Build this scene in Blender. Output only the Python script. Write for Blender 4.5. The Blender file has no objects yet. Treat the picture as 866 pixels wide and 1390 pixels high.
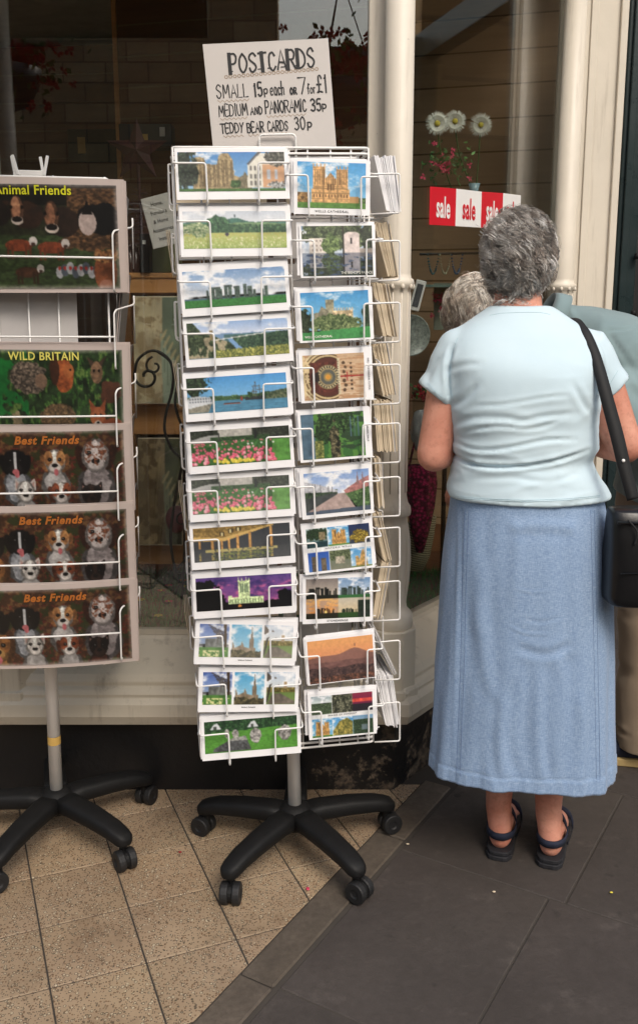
import bpy, math, random
import numpy as np
from mathutils import Vector, Matrix, noise as mnoise
from mathutils.bvhtree import BVHTree
R = math.radians
rnd = random.Random(7)
sc = bpy.context.scene
COL = sc.collection
# ------------------------------------------------------------------ camera model (used to measure the photo)
F = 1275.; PITCH = R(11); CH = 1.42
cp, sp = math.cos(PITCH), math.sin(PITCH)
def ray(px, py):
    xc = (px-433)/F; yc = (650-py)/F
    return Vector((xc, cp+yc*sp, -sp+yc*cp))
def W(px, py, Y):
    d = ray(px, py); t = Y/d.y
    return Vector((d.x*t, Y, CH+d.z*t))
def G(px, py, z=0.0):
    d = ray(px, py); t = (z-CH)/d.z
    return Vector((d.x*t, d.y*t, z))
def onplane(px, py, p0, n):
    d = ray(px, py); c = Vector((0, 0, CH))
    return c + d*((p0-c).dot(n)/d.dot(n))
# ------------------------------------------------------------------ objects
def link(o, parent=None):
    COL.objects.link(o)
    if parent: o.parent = parent
    return o
def tag(o, label=None, cat=None, group=None, kind=None):
    if label: o['label'] = label
    if cat: o['category'] = cat
    if group: o['group'] = group
    if kind: o['kind'] = kind
    return o
def empty(name, loc=(0, 0, 0), rot=(0, 0, 0), label=None, cat=None, group=None):
    o = bpy.data.objects.new(name, None); o.location = loc; o.rotation_euler = rot
    o.empty_display_size = .05
    link(o); return tag(o, label, cat, group)
def mesh_obj(name, verts, faces, mat, parent=None, smooth=False):
    me = bpy.data.meshes.new(name)
    me.from_pydata([tuple(v) for v in verts], [], faces)
    me.update()
    if smooth: me.polygons.foreach_set('use_smooth', [True]*len(me.polygons))
    if mat: me.materials.append(mat)
    o = bpy.data.objects.new(name, me)
    return link(o, parent)
class MB:
    def __init__(s): s.v = []; s.f = []
    def add(s, vs, fs):
        b = len(s.v); s.v += [Vector(v) for v in vs]; s.f += [tuple(i+b for i in f) for f in fs]; return s
    def box(s, c, d, rot=None):
        c = Vector(c); x, y, z = [k/2 for k in d]
        vs = [Vector((sx*x, sy*y, sz*z)) for sz in (-1, 1) for sy in (-1, 1) for sx in (-1, 1)]
        if rot is not None: vs = [rot @ v for v in vs]
        return s.add([v+c for v in vs], [(0,2,3,1),(4,5,7,6),(0,1,5,4),(2,6,7,3),(0,4,6,2),(1,3,7,5)])
    def bb(s, x0, x1, y0, y1, z0, z1):
        return s.box(((x0+x1)/2, (y0+y1)/2, (z0+z1)/2), (x1-x0, y1-y0, z1-z0))
    def tube(s, pts, r, seg=6, closed=False, flat=None):
        pts = [Vector(p) for p in pts]; n = len(pts)
        rr = r if isinstance(r, (list, tuple)) else [r]*n
        T = []
        for i in range(n):
            a = pts[i-1] if (i > 0 or closed) else pts[0]
            b = pts[(i+1) % n] if (i < n-1 or closed) else pts[-1]
            t = (b-a); T.append(t.normalized() if t.length > 1e-9 else Vector((0,0,1)))
        up = Vector((0, 0, 1)) if abs(T[0].z) < .9 else Vector((0, 1, 0))
        if flat is not None: up = Vector(flat)
        u = (up - T[0]*up.dot(T[0])).normalized()
        vs = []; 
        for i in range(n):
            u = (u - T[i]*u.dot(T[i]))
            u = u.normalized() if u.length > 1e-6 else T[i].orthogonal().normalized()
            w = T[i].cross(u)
            for k in range(seg):
                a = 2*math.pi*k/seg
                vs.append(pts[i] + (u*math.cos(a) + w*math.sin(a))*rr[i])
        fs = []
        for i in range(n if closed else n-1):
            j = (i+1) % n
            for k in range(seg):
                k2 = (k+1) % seg
                fs.append((i*seg+k, i*seg+k2, j*seg+k2, j*seg+k))
        if not closed:
            fs.append(tuple(range(seg-1, -1, -1))); fs.append(tuple((n-1)*seg+k for k in range(seg)))
        return s.add(vs, fs)
    def lathe(s, prof, c=(0,0,0), seg=24, M=None, cap=True):
        c = Vector(c); vs = []
        for r, z in prof:
            for k in range(seg):
                a = 2*math.pi*k/seg; v = Vector((r*math.cos(a), r*math.sin(a), z))
                if M is not None: v = M @ v
                vs.append(v+c)
        fs = []
        for i in range(len(prof)-1):
            for k in range(seg):
                k2 = (k+1) % seg; fs.append((i*seg+k, i*seg+k2, (i+1)*seg+k2, (i+1)*seg+k))
        if cap: fs.append(tuple(range(seg-1,-1,-1))); fs.append(tuple((len(prof)-1)*seg+k for k in range(seg)))
        return s.add(vs, fs)
    def extr(s, poly, z0, z1, M=None):            # polygon (x,y) extruded in z
        n = len(poly); vs = [Vector((x, y, z0)) for x, y in poly]+[Vector((x, y, z1)) for x, y in poly]
        if M is not None: vs = [M @ v for v in vs]
        return s.add(vs, [tuple(range(n-1,-1,-1)), tuple(range(n, 2*n))]+[(i, (i+1)%n, n+(i+1)%n, n+i) for i in range(n)])
    def loft(s, rings, caps=True):                # rings: lists of points, same count
        n = len(rings[0]); vs = [p for r in rings for p in r]; fs = []
        for i in range(len(rings)-1):
            for k in range(n):
                k2 = (k+1) % n; fs.append((i*n+k, i*n+k2, (i+1)*n+k2, (i+1)*n+k))
        if caps: fs.append(tuple(range(n-1,-1,-1))); fs.append(tuple((len(rings)-1)*n+k for k in range(n)))
        return s.add(vs, fs)
    def ball(s, c, r, seg=12, M=None):
        r = Vector(r) if isinstance(r, (tuple, list, Vector)) else Vector((r, r, r))
        rings = []
        for i in range(1, seg//2+1):
            t = math.pi*i/(seg//2+1)
            ring = []
            for k in range(seg):
                a = 2*math.pi*k/seg
                v = Vector((r.x*math.sin(t)*math.cos(a), r.y*math.sin(t)*math.sin(a), -r.z*math.cos(t)))
                if M is not None: v = M @ v
                ring.append(v+Vector(c))
            rings.append(ring)
        return s.loft(rings)
    def sweep(s, pts, rad, seg=14):               # capsule-like tapered limb with round ends
        pts = [Vector(p) for p in pts]
        d0 = (pts[0]-pts[1]).normalized(); d1 = (pts[-1]-pts[-2]).normalized()
        P = [pts[0]+d0*rad[0]*.95, pts[0]+d0*rad[0]*.6]+pts+[pts[-1]+d1*rad[-1]*.6, pts[-1]+d1*rad[-1]*.95]
        Q = [rad[0]*.25, rad[0]*.78]+list(rad)+[rad[-1]*.78, rad[-1]*.25]
        return s.tube(P, Q, seg)
    def build(s, name, mat, parent=None, smooth=False, bevel=0, bseg=2, world=None):
        if parent is not None and world:
            inv = parent.matrix_basis.inverted(); vs = [inv @ v for v in s.v]
        else: vs = s.v
        o = mesh_obj(name, vs, s.f, mat, parent, smooth)
        if bevel:
            m = o.modifiers.new('b', 'BEVEL'); m.width = bevel; m.segments = bseg; m.limit_method = 'ANGLE'; m.angle_limit = R(40)
            if smooth is False:
                o.data.polygons.foreach_set('use_smooth', [False]*len(o.data.polygons))
        return o
def fillet(pts, rad, n=3, closed=False):
    pts = [Vector(p) for p in pts]; out = []; N = len(pts)
    for i, p in enumerate(pts):
        if not closed and i in (0, N-1): out.append(p); continue
        a = pts[i-1]-p; b = pts[(i+1) % N]-p
        r = min(rad, a.length*.45, b.length*.45)
        A = p+a.normalized()*r; B = p+b.normalized()*r
        for k in range(n+1):
            t = k/n; out.append(A*(1-t)**2 + p*2*t*(1-t) + B*t*t)
    return out
def spline(pts, n=8, closed=False):
    pts = [Vector(p) for p in pts]; N = len(pts); out = []
    for i in range(N if closed else N-1):
        if closed: p0, p1, p2, p3 = pts[i-1], pts[i], pts[(i+1)%N], pts[(i+2)%N]
        else: p0 = pts[max(i-1,0)]; p1 = pts[i]; p2 = pts[i+1]; p3 = pts[min(i+2,N-1)]
        for k in range(n):
            t = k/n
            out.append(.5*((2*p1)+(p2-p0)*t+(2*p0-5*p1+4*p2-p3)*t*t+(3*p1-p0-3*p2+p3)*t**3))
    if not closed: out.append(pts[-1])
    return out
def ring(c, ux, uy, a, b, n=40, p=2.3):
    c = Vector(c); ux = Vector(ux); uy = Vector(uy); out = []
    for k in range(n):
        t = 2*math.pi*k/n; ct, st = math.cos(t), math.sin(t)
        out.append(c+ux*(a*math.copysign(abs(ct)**(2/p), ct))+uy*(b*math.copysign(abs(st)**(2/p), st)))
    return out
def remesh(mb, vox=.006, smooth_it=6, fac=.5):
    me = bpy.data.meshes.new('tmp'); me.from_pydata([tuple(v) for v in mb.v], [], mb.f); me.update()
    o = bpy.data.objects.new('tmp', me); COL.objects.link(o)
    m = o.modifiers.new('r', 'REMESH'); m.mode = 'VOXEL'; m.voxel_size = vox; m.use_smooth_shade = True
    if smooth_it:
        s = o.modifiers.new('s', 'SMOOTH'); s.factor = fac; s.iterations = smooth_it
    dg = bpy.context.evaluated_depsgraph_get(); dg.update()
    out = bpy.data.meshes.new_from_object(o.evaluated_get(dg))
    bpy.data.objects.remove(o); bpy.data.meshes.remove(me)
    return out
def obj_from(me, name, mat, parent=None):
    me.name = name; me.materials.clear(); me.materials.append(mat)
    me.polygons.foreach_set('use_smooth', [True]*len(me.polygons))
    return link(bpy.data.objects.new(name, me), parent)
def vco(me):
    a = np.empty(len(me.vertices)*3, np.float32); me.vertices.foreach_get('co', a); return a.reshape(-1, 3)
def vno(me):
    return np.array([n.vector[:] for n in me.vertex_normals], np.float32)
def set_vco(me, a): me.vertices.foreach_set('co', a.astype(np.float32).ravel()); me.update()
def local(me, parent):
    me.transform(parent.matrix_basis.inverted())
# ------------------------------------------------------------------ materials
def s2l(c):
    return tuple(((x/12.92) if x <= .04045 else ((x+.055)/1.055)**2.4) for x in c)
def srgb(r, g, b): return s2l((r/255, g/255, b/255))
class NT:
    def __init__(s, name):
        s.m = bpy.data.materials.new(name); s.m.use_nodes = True; s.t = s.m.node_tree; s.n = s.t.nodes; s.l = s.t.links
        s.b = s.n['Principled BSDF']; s.out = s.n['Material Output']; s.tc = s.n.new('ShaderNodeTexCoord')
    def node(s, t, **k):
        n = s.n.new(t)
        for a, b in k.items():
            if a in n.inputs: s.set(n, a, b)
            else: setattr(n, a, b)
        return n
    def set(s, n, i, v):
        if isinstance(v, bpy.types.NodeSocket): s.l.new(v, n.inputs[i])
        else:
            if isinstance(v, tuple) and len(v) == 3 and n.inputs[i].type == 'RGBA': v = (*v, 1)
            n.inputs[i].default_value = v
    def noise(s, scale, detail=4, rough=.6, vec=None, dist=0):
        n = s.n.new('ShaderNodeTexNoise'); n.inputs['Scale'].default_value = scale; n.inputs['Detail'].default_value = detail
        n.inputs['Roughness'].default_value = rough; n.inputs['Distortion'].default_value = dist
        s.l.new(vec if vec is not None else s.tc.outputs['Object'], n.inputs['Vector']); return n.outputs['Fac']
    def ramp(s, fac, stops):
        n = s.n.new('ShaderNodeValToRGB'); s.l.new(fac, n.inputs[0]); e = n.color_ramp.elements
        while len(e) < len(stops): e.new(.5)
        for i, (p, c) in enumerate(stops):
            e[i].position = p; e[i].color = (*c, 1) if isinstance(c, tuple) else (c, c, c, 1)
        return n.outputs['Color']
    def mix(s, fac, a, b, mode='MIX'):
        n = s.n.new('ShaderNodeMix'); n.data_type = 'RGBA'; n.blend_type = mode
        for i, v in ((0, fac), (6, a), (7, b)):
            if isinstance(v, bpy.types.NodeSocket): s.l.new(v, n.inputs[i])
            else: n.inputs[i].default_value = (*v, 1) if isinstance(v, tuple) else v
        return n.outputs[2]
    def math(s, op, a, b=0.):
        n = s.n.new('ShaderNodeMath'); n.operation = op
        for i, v in ((0, a), (1, b)):
            if isinstance(v, bpy.types.NodeSocket): s.l.new(v, n.inputs[i])
            else: n.inputs[i].default_value = v
        return n.outputs[0]
    def mapping(s, scale=(1,1,1), rot=(0,0,0), loc=(0,0,0), src='Object'):
        n = s.n.new('ShaderNodeMapping'); s.l.new(s.tc.outputs[src], n.inputs[0])
        n.inputs['Scale'].default_value = scale; n.inputs['Rotation'].default_value = rot; n.inputs['Location'].default_value = loc
        return n.outputs[0]
    def bump(s, h, strength=.3, dist=.002, normal=None):
        n = s.n.new('ShaderNodeBump'); n.inputs['Strength'].default_value = strength; n.inputs['Distance'].default_value = dist
        s.l.new(h, n.inputs['Height'])
        if normal is not None: s.l.new(normal, n.inputs['Normal'])
        s.l.new(n.outputs[0], s.b.inputs['Normal']); return n.outputs[0]
    def base(s, v, rough=None):
        s.set(s.b, 'Base Color', v)
        if rough is not None: s.set(s.b, 'Roughness', rough)
def simple(name, c, rough=.5, var=.12, scale=12, bump=0, bdist=.001, spec=None, metal=0, c2=None, bscale=None):
    t = NT(name); c = tuple(c)
    lo = tuple(x*(1-var) for x in c) if c2 is None else tuple(c2); hi = tuple(min(1, x*(1+var)) for x in c)
    t.base(t.ramp(t.noise(scale), [(.3, lo), (.7, hi)]), rough)
    if bump: t.bump(t.noise(bscale or scale*8, 5, .65), bump, bdist)
    if spec is not None: t.b.inputs['Specular IOR Level'].default_value = spec
    t.b.inputs['Metallic'].default_value = metal
    return t.m
M = {}
def paint_mat(name, c, dirt, rough=.45, streak=True):
    t = NT(name)
    a = t.noise(3.5, 6, .65); base = t.ramp(a, [(.3, tuple(x*.88 for x in c)), (.7, c)])
    st = t.noise(1, 6, .7, t.mapping((26, 26, 1.6)))
    base = t.mix(t.ramp(st, [(.56, 0.), (.78, .55)]), base, dirt) if streak else base
    ch = t.noise(34, 3, .5)
    base = t.mix(t.ramp(ch, [(.76, 0.), (.80, .6)]), base, tuple(x*.45 for x in dirt))
    t.base(base, t.ramp(t.noise(9), [(.3, rough*.8), (.7, rough*1.25)]))
    t.bump(t.noise(60, 5, .6), .25, .0015)
    return t.m
M['cream'] = paint_mat('cream_gloss_paint', srgb(222, 213, 198), srgb(140, 126, 106))
M['sill'] = paint_mat('weathered_cream_sill_paint', srgb(214, 205, 188), srgb(120, 108, 90))
M['green_paint'] = paint_mat('dark_green_paint', srgb(32, 46, 48), srgb(20, 26, 24), .3)
M['white_wire'] = simple('white_plastic_coated_wire', srgb(236, 234, 232), .35, .05)
M['pole'] = simple('white_enamel_pole', srgb(242, 240, 238), .3, .04)
M['card'] = simple('white_card', srgb(243, 242, 244), .45, .02)
M['card_old'] = simple('yellowed_card', srgb(214, 198, 172), .7, .06, 30)
M['card_grey'] = simple('pale_grey_card', srgb(190, 186, 184), .6, .05)
M['laminate'] = simple('grey_pink_laminate', srgb(196, 182, 176), .3, .04)
M['black_plastic'] = simple('black_moulded_plastic', (.006, .006, .0065), .62, .25, 40, .2, .0006, spec=.3)
M['rubber'] = simple('caster_rubber', (.010, .010, .011), .6, .2, 60)
M['gap'] = simple('dark_joint_mortar', (.05, .042, .035), .9)
M['ceil'] = simple('white_ceiling_paint', srgb(226, 220, 206), .8)
M['awning'] = simple('green_canvas', srgb(40, 70, 56), .8, .1, 20)
def picture_mat(name, rough, coat=0):
    t = NT(name); a = t.node('ShaderNodeAttribute', attribute_name='Col')
    t.base(a.outputs['Color'], rough)
    if coat: t.b.inputs['Coat Weight'].default_value = coat; t.b.inputs['Coat Roughness'].default_value = .12
    return t.m
M['picture'] = picture_mat('glossy_printed_picture', .4, .25)
M['picture_lam'] = picture_mat('laminated_printed_picture', .35, .5)
M['tint'] = picture_mat('varied_tint', .6)
# stallriser: black gloss paint flaking off brown/grey stone
t = NT('flaking_black_stallriser'); n1 = t.noise(5, 8, .72); n2 = t.noise(38, 5, .7)
stone = t.ramp(n2, [(.3, srgb(40, 33, 29)), (.6, srgb(104, 90, 76)), (.8, srgb(150, 134, 114))])
msk = t.math('ADD', n1, t.math('MULTIPLY', t.math('SUBTRACT', n2, .5), .5))
xs = t.node('ShaderNodeSeparateXYZ'); t.l.new(t.tc.outputs['Object'], xs.inputs[0])
msk = t.math('ADD', msk, t.math('MULTIPLY', xs.outputs['X'], .30))
mk = t.ramp(msk, [(.56, 0.), (.62, .75)])
t.base(t.mix(mk, (.008, .008, .009), stone), t.ramp(mk, [(0., .38), (.75, .85)])); t.bump(msk, .6, .006); M['riser'] = t.m
# terrazzo tile
t = NT('terrazzo_tile'); rot = t.mapping((1, 1, 1), (0, 0, 0))
base = t.ramp(t.noise(2.2, 5, .6), [(.3, srgb(150, 128, 103)), (.7, srgb(176, 154, 127))])
for sc_, lo, col in ((120, .24, srgb(52, 44, 36)), (170, .20, srgb(104, 72, 46)), (120, .17, srgb(206, 190, 162)), (230, .20, srgb(72, 62, 52))):
    v = t.node('ShaderNodeTexVoronoi'); v.inputs['Scale'].default_value = sc_; t.l.new(rot, v.inputs['Vector'])
    pick = t.node('ShaderNodeSeparateColor'); t.l.new(v.outputs['Color'], pick.inputs[0])
    f = t.math('MULTIPLY', t.math('LESS_THAN', v.outputs['Distance'], lo*2.0), t.math('GREATER_THAN', pick.outputs[0], .66))
    base = t.mix(t.math('MULTIPLY', f, .8), base, col)
obi = t.node('ShaderNodeObjectInfo')
grime = t.ramp(t.noise(1.4, 6, .7), [(.35, 0.), (.75, .35)])
base = t.mix(grime, base, srgb(88, 70, 54))
base = t.mix(t.ramp(t.noise(7, 7, .75), [(.52, 0.), (.70, .5)]), base, srgb(96, 76, 58))
t.base(base, .62); t.bump(t.noise(90, 3), .12, .001); M['terrazzo'] = t.m
# pavement slabs
t = NT('stone_paving'); a = t.noise(2.2, 8, .7); b = t.noise(45, 6, .7)
base = t.ramp(a, [(.25, srgb(54, 49, 46)), (.75, srgb(78, 71, 67))])
base = t.mix(t.ramp(b, [(.35, .35), (.65, 0.)]), base, srgb(44, 38, 34))
base = t.mix(t.ramp(t.noise(14, 2), [(.66, 0.), (.72, .5)]), base, srgb(34, 31, 29))
base = t.mix(t.ramp(t.noise(5.5, 7, .75), [(.56, 0.), (.70, .45)]), base, srgb(104, 96, 90))
vg = t.node('ShaderNodeTexVoronoi'); vg.inputs['Scale'].default_value = 6.5; t.l.new(t.tc.outputs['Object'], vg.inputs['Vector'])
pk = t.node('ShaderNodeSeparateColor'); t.l.new(vg.outputs['Color'], pk.inputs[0])
base = t.mix(t.math('MULTIPLY', t.math('MULTIPLY', t.math('LESS_THAN', vg.outputs['Distance'], .085), t.math('GREATER_THAN', pk.outputs[0], .6)), .6), base, srgb(30, 27, 26))
base = t.mix(t.ramp(t.noise(1.3, 5, .7), [(.42, 0.), (.66, .5)]), base, srgb(52, 45, 41))
t.base(base, .75); t.bump(t.math('ADD', t.math('MULTIPLY', a, 2.), b), .45, .004); M['paving'] = t.m
t = NT('edging_stone'); a = t.noise(6, 8, .7); b = t.noise(70, 6, .7)
base = t.ramp(a, [(.3, srgb(76, 68, 60)), (.7, srgb(106, 95, 84))]); base = t.mix(t.ramp(b, [(.35, .5), (.65, 0.)]), base, srgb(60, 51, 44))
t.base(base, .8); t.bump(b, .5, .003); M['edging'] = t.m
t = NT('asphalt'); t.base(t.ramp(t.noise(120, 4), [(.3, (.035,)*3), (.7, (.075,)*3)]), .85); M['asphalt'] = t.m
# glass
t = NT('window_glass'); t.n.remove(t.b)
tr = t.node('ShaderNodeBsdfTransparent'); tr.inputs[0].default_value = (.93, .95, .94, 1)
gl = t.node('ShaderNodeBsdfGlossy'); gl.inputs['Roughness'].default_value = .008
fr = t.node('ShaderNodeLayerWeight')
mx = t.node('ShaderNodeMixShader'); t.l.new(t.math('ADD', t.math('MULTIPLY', t.math('POWER', fr.outputs['Facing'], 4.), .8), .12), mx.inputs[0]); t.l.new(tr.outputs[0], mx.inputs[1]); t.l.new(gl.outputs[0], mx.inputs[2])
t.l.new(mx.outputs[0], t.out.inputs[0]); M['glass'] = t.m
def wood(name, c, c2, rough=.5, sc_=(2, 2, 14)):
    t = NT(name); t.base(t.ramp(t.noise(2, 6, .7, t.mapping(sc_)), [(.3, c), (.7, c2)]), rough); t.bump(t.noise(2, 6, .7, t.mapping(sc_)), .15, .001); return t.m
M['slat'] = wood('dark_brown_slatwall', srgb(96, 58, 34), srgb(118, 74, 46), .55, (1, 1, 20))
M['slat_warm'] = wood('warm_brown_slatwall', srgb(106, 66, 36), srgb(126, 82, 48), .55, (1, 1, 20))
M['slat_tan'] = wood('tan_slatwall', srgb(184, 152, 120), srgb(204, 170, 134), .55, (1, 1, 20))
M['groove'] = simple('slatwall_groove', srgb(120, 92, 60), .5)
M['pine'] = wood('varnished_pine', srgb(180, 124, 74), srgb(206, 152, 98), .4, (3, 3, 20))
M['iron'] = simple('black_wrought_iron', (.02, .018, .016), .45, .3, 60, .3)
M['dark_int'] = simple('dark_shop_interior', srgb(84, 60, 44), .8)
# brick/ashlar facade
t = NT('ashlar_stone_facade'); br = t.node('ShaderNodeTexBrick'); t.l.new(t.mapping((1, 1, 1), (R(90), 0, 0)), br.inputs['Vector'])
br.inputs['Scale'].default_value = 1; br.inputs['Brick Width'].default_value = .62; br.inputs['Row Height'].default_value = .28; br.inputs['Mortar Size'].default_value = .012
br.inputs['Color1'].default_value = (*srgb(196, 166, 122), 1); br.inputs['Color2'].default_value = (*srgb(160, 130, 92), 1); br.inputs['Mortar'].default_value = (*srgb(110, 92, 70), 1)
t.base(t.mix(t.ramp(t.noise(3, 6, .7), [(.3, .45), (.7, 0.)]), br.outputs['Color'], srgb(96, 78, 58)), .85); M['ashlar'] = t.m
M['slate'] = simple('roof_slate', (.08, .08, .09), .6, .3, 8)
# fabrics
def cloth(name, c, c2, weave=900, bump=.25, rough=.85, sheen=.2, low=6):
    t = NT(name); n = t.noise(low, 5, .6); base = t.ramp(n, [(.3, c2), (.7, c)])
    a = t.noise(1, 2, .5, t.mapping((weave, weave, weave*.15))); b = t.noise(1, 2, .5, t.mapping((weave*.15, weave*.15, weave)))
    h = t.math('ADD', a, b)
    base = t.mix(t.ramp(h, [(.8/2, .30), (1.2/2+.1, 0.)]), base, tuple(x*.55 for x in c2))
    t.base(base, rough); t.bump(h, bump, .0008); t.b.inputs['Sheen Weight'].default_value = sheen
    return t.m
M['tee'] = cloth('pale_aqua_jersey', srgb(204, 223, 232), srgb(196, 217, 228), 700, .12, .9, .15)
M['teal_shirt'] = cloth('grey_teal_cotton', srgb(130, 151, 154), srgb(116, 137, 141), 500, .15)
M['khaki'] = cloth('khaki_cotton', srgb(156, 139, 119), srgb(138, 121, 102), 500, .2)
t = NT('blue_denim_chambray')
a = t.noise(1, 3, .6, t.mapping((900, 900, 90))); b = t.noise(1, 3, .6, t.mapping((110, 110, 800))); lowf = t.noise(5, 5, .6)
h = t.math('MULTIPLY', t.math('ADD', a, b), .5)
base = t.ramp(h, [(.34, srgb(108, 134, 172)), (.50, srgb(138, 163, 196)), (.66, srgb(174, 194, 218))])
base = t.mix(t.ramp(lowf, [(.35, .22), (.7, 0.)]), base, srgb(112, 138, 176))
t.base(base, .9); t.bump(h, .25, .0008); t.b.inputs['Sheen Weight'].default_value = .15; M['denim'] = t.m
M['stitch'] = simple('denim_seam_thread', srgb(104, 126, 162), .9)
M['tee_seam'] = simple('aqua_seam_thread', srgb(168, 194, 204), .9)
t = NT('skin'); n = t.noise(9, 5, .6)
t.base(t.mix(t.ramp(t.noise(75, 5, .7), [(.5, 0.), (.72, .40)]), t.ramp(n, [(.3, srgb(196, 124, 102)), (.7, srgb(224, 164, 142))]), srgb(150, 88, 66)), .5)
t.b.inputs['Subsurface Weight'].default_value = .12; t.b.inputs['Subsurface Radius'].default_value = (.02, .008, .004); t.b.inputs['Subsurface Scale'].default_value = .3
t.bump(t.noise(260, 3), .12, .0006); M['skin'] = t.m
def hair_mat(name, cols):
    t = NT(name); a = t.node('ShaderNodeAttribute', attribute_name='Col'); t.base(a.outputs['Color'], .38); t.b.inputs['Specular IOR Level'].default_value = .5
    return t.m
M['hair'] = hair_mat('grey_hair', None)
M['leather'] = simple('black_leather', (.006, .006, .007), .33, .2, 20, .25, .0012, bscale=180)
M['webbing'] = simple('black_webbing', (.007, .007, .008), .7, .2, 20, .4, .001, bscale=500)
M['sandal'] = simple('black_sandal_rubber', (.016, .016, .02), .65, .25, 30, .2)
M['navy'] = simple('navy_sandal_strap', srgb(30, 36, 56), .8, .2, 80, .3)
M['tan_sole'] = simple('tan_rubber_sole', srgb(176, 152, 104), .7, .1, 40)
M['paper'] = simple('paper_sign', srgb(206, 200, 196), .7, .03)
M['ink'] = simple('black_marker_ink', (.02, .02, .022), .6)
M['brown_ink'] = simple('brown_pencil', srgb(168, 146, 124), .8)
M['red_vinyl'] = simple('red_vinyl', srgb(206, 26, 44), .4, .04)
M['white_vinyl'] = simple('white_vinyl', srgb(236, 234, 232), .4, .03)
M['gold'] = simple('gold_label', srgb(196, 160, 88), .5)
def leafmat(name, a, b): return simple(name, a, .6, .3, 30, c2=b)
M['leaf'] = leafmat('green_leaf', srgb(70, 110, 50), srgb(40, 70, 34))
M['red_flower'] = leafmat('crimson_petals', srgb(170, 24, 40), srgb(110, 10, 26))
M['pink_flower'] = leafmat('pink_petals', srgb(214, 80, 110), srgb(170, 40, 70))
M['white_petal'] = simple('white_petals', srgb(232, 232, 220), .6)
M['yellow'] = simple('yellow_flower_centre', srgb(206, 190, 70), .7)
M['grass'] = leafmat('display_grass', srgb(84, 134, 70), srgb(48, 92, 52))
M['pane'] = simple('dark_window_pane', (.02, .025, .03), .1)
import bmesh
def struct(o): return tag(o, kind='structure')
# ================================================================= ground
struct(MB().bb(-60, 60, -60, 60, -.2, -.124).build('ground', M['asphalt']))
struct(MB().bb(-30, 30, -7.2, -3.0, -.123, -.12).build('road', M['asphalt']))
struct(MB().bb(-30, 30, -3.0, -2.85, -.123, -.004).build('kerb', M['edging']))
struct(MB().bb(-30, 30, -9.2, -7.2, -.123, -.002).build('far_pavement', M['paving']))
struct(MB().bb(-30, 30, -2.85, 12, -.123, -.0025).build('pavement_base', M['gap']))
E_ = Vector((.51, .86, 0)).normalized(); N_ = Vector((E_.y, -E_.x, 0)); O_ = Vector((-.037, 1.817, 0))
def ground_cells(name, cells, mat, z, planes, tint=True, bev=.0012, thick=.008):
    bm = bmesh.new(); cl = bm.loops.layers.float_color.new('Col'); 
    for quad in cells:
        vs = [bm.verts.new((x, y, z)) for x, y in quad]; f = bm.faces.new(vs)
        k = 1+.24*(rnd.random()-.5)
        for l in f.loops: l[cl] = (k, k*(1+.02*(rnd.random()-.5)), k*(1+.06*(rnd.random()-.5)), 1)
    for co, no in planes:
        bmesh.ops.bisect_plane(bm, geom=bm.verts[:]+bm.edges[:]+bm.faces[:], plane_co=co, plane_no=no, clear_outer=True)
    ext = bmesh.ops.extrude_face_region(bm, geom=bm.faces[:])
    bmesh.ops.translate(bm, verts=[v for v in ext['geom'] if isinstance(v, bmesh.types.BMVert)], vec=(0, 0, -thick))
    bmesh.ops.recalc_face_normals(bm, faces=bm.faces[:])
    me = bpy.data.meshes.new(name); bm.to_mesh(me); bm.free(); me.materials.append(mat)
    o = link(bpy.data.objects.new(name, me)); 
    m = o.modifiers.new('b', 'BEVEL'); m.width = bev; m.segments = 1; m.limit_method = 'ANGLE'
    return struct(o)
for k in ('terrazzo', 'paving', 'edging'):     # per-slab tint attribute multiplies the base colour
    m = M[k]; nt = m.node_tree; b = nt.nodes['Principled BSDF']; src = b.inputs['Base Color'].links[0].from_socket
    a = nt.nodes.new('ShaderNodeAttribute'); a.attribute_name = 'Col'
    x = nt.nodes.new('ShaderNodeMix'); x.data_type = 'RGBA'; x.blend_type = 'MULTIPLY'; x.inputs[0].default_value = 1
    nt.links.new(src, x.inputs[6]); nt.links.new(a.outputs['Color'], x.inputs[7]); nt.links.new(x.outputs[2], b.inputs['Base Color'])
U_ = Vector((.927, .375, 0)); V_ = Vector((-.375, .927, 0)); S_ = .203; g_ = .0019
cells = []
for i in range(-22, 12):
    for j in range(-12, 12):
        u0, u1 = .532+i*S_+g_, .532+(i+1)*S_-g_; v0, v1 = 1.81+j*S_+g_, 1.81+(j+1)*S_-g_
        cells.append([((U_*u+V_*v).x, (U_*u+V_*v).y) for u, v in ((u0, v0), (u1, v0), (u1, v1), (u0, v1))])
ground_cells('tiled_floor', cells, M['terrazzo'], 0, [(O_-N_*.090, N_), (Vector((0, 2.56, 0)), Vector((0, 1, 0)))])
def en(e0, e1, n0, n1): return [((O_+E_*e+N_*n).x, (O_+E_*e+N_*n).y) for e, n in ((e0, n0), (e0, n1), (e1, n1), (e1, n0))]
cells = []; e = -3.
while e < .85:
    L = rnd.uniform(.45, .7); cells.append(en(e+.002, min(e+L, .84)-.002, -.086, -.003)); e += L
ground_cells('edging_strip', cells, M['edging'], .004, [], bev=.004)
c1 = Vector((.383, 2.124, 0))-O_; e0 = c1.dot(E_)
cells = []; brks = {0: [.44, 1.25], -1: [.40, .98], 1: [.7, 1.5]}
for k in range(-5, 6):
    ea, eb = e0+k*.58, e0+(k+1)*.58
    ns = [.006]+brks.get(k, [rnd.uniform(.4, .8), 1.4])+[2.1, 2.9, 3.6, 4.6]
    for a, b in zip(ns[:-1], ns[1:]): cells.append(en(ea+.0022, eb-.0022, a+.0022, b-.0022))
ground_cells('paving_slabs', cells, M['paving'], 0, [], bev=.002)
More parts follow.
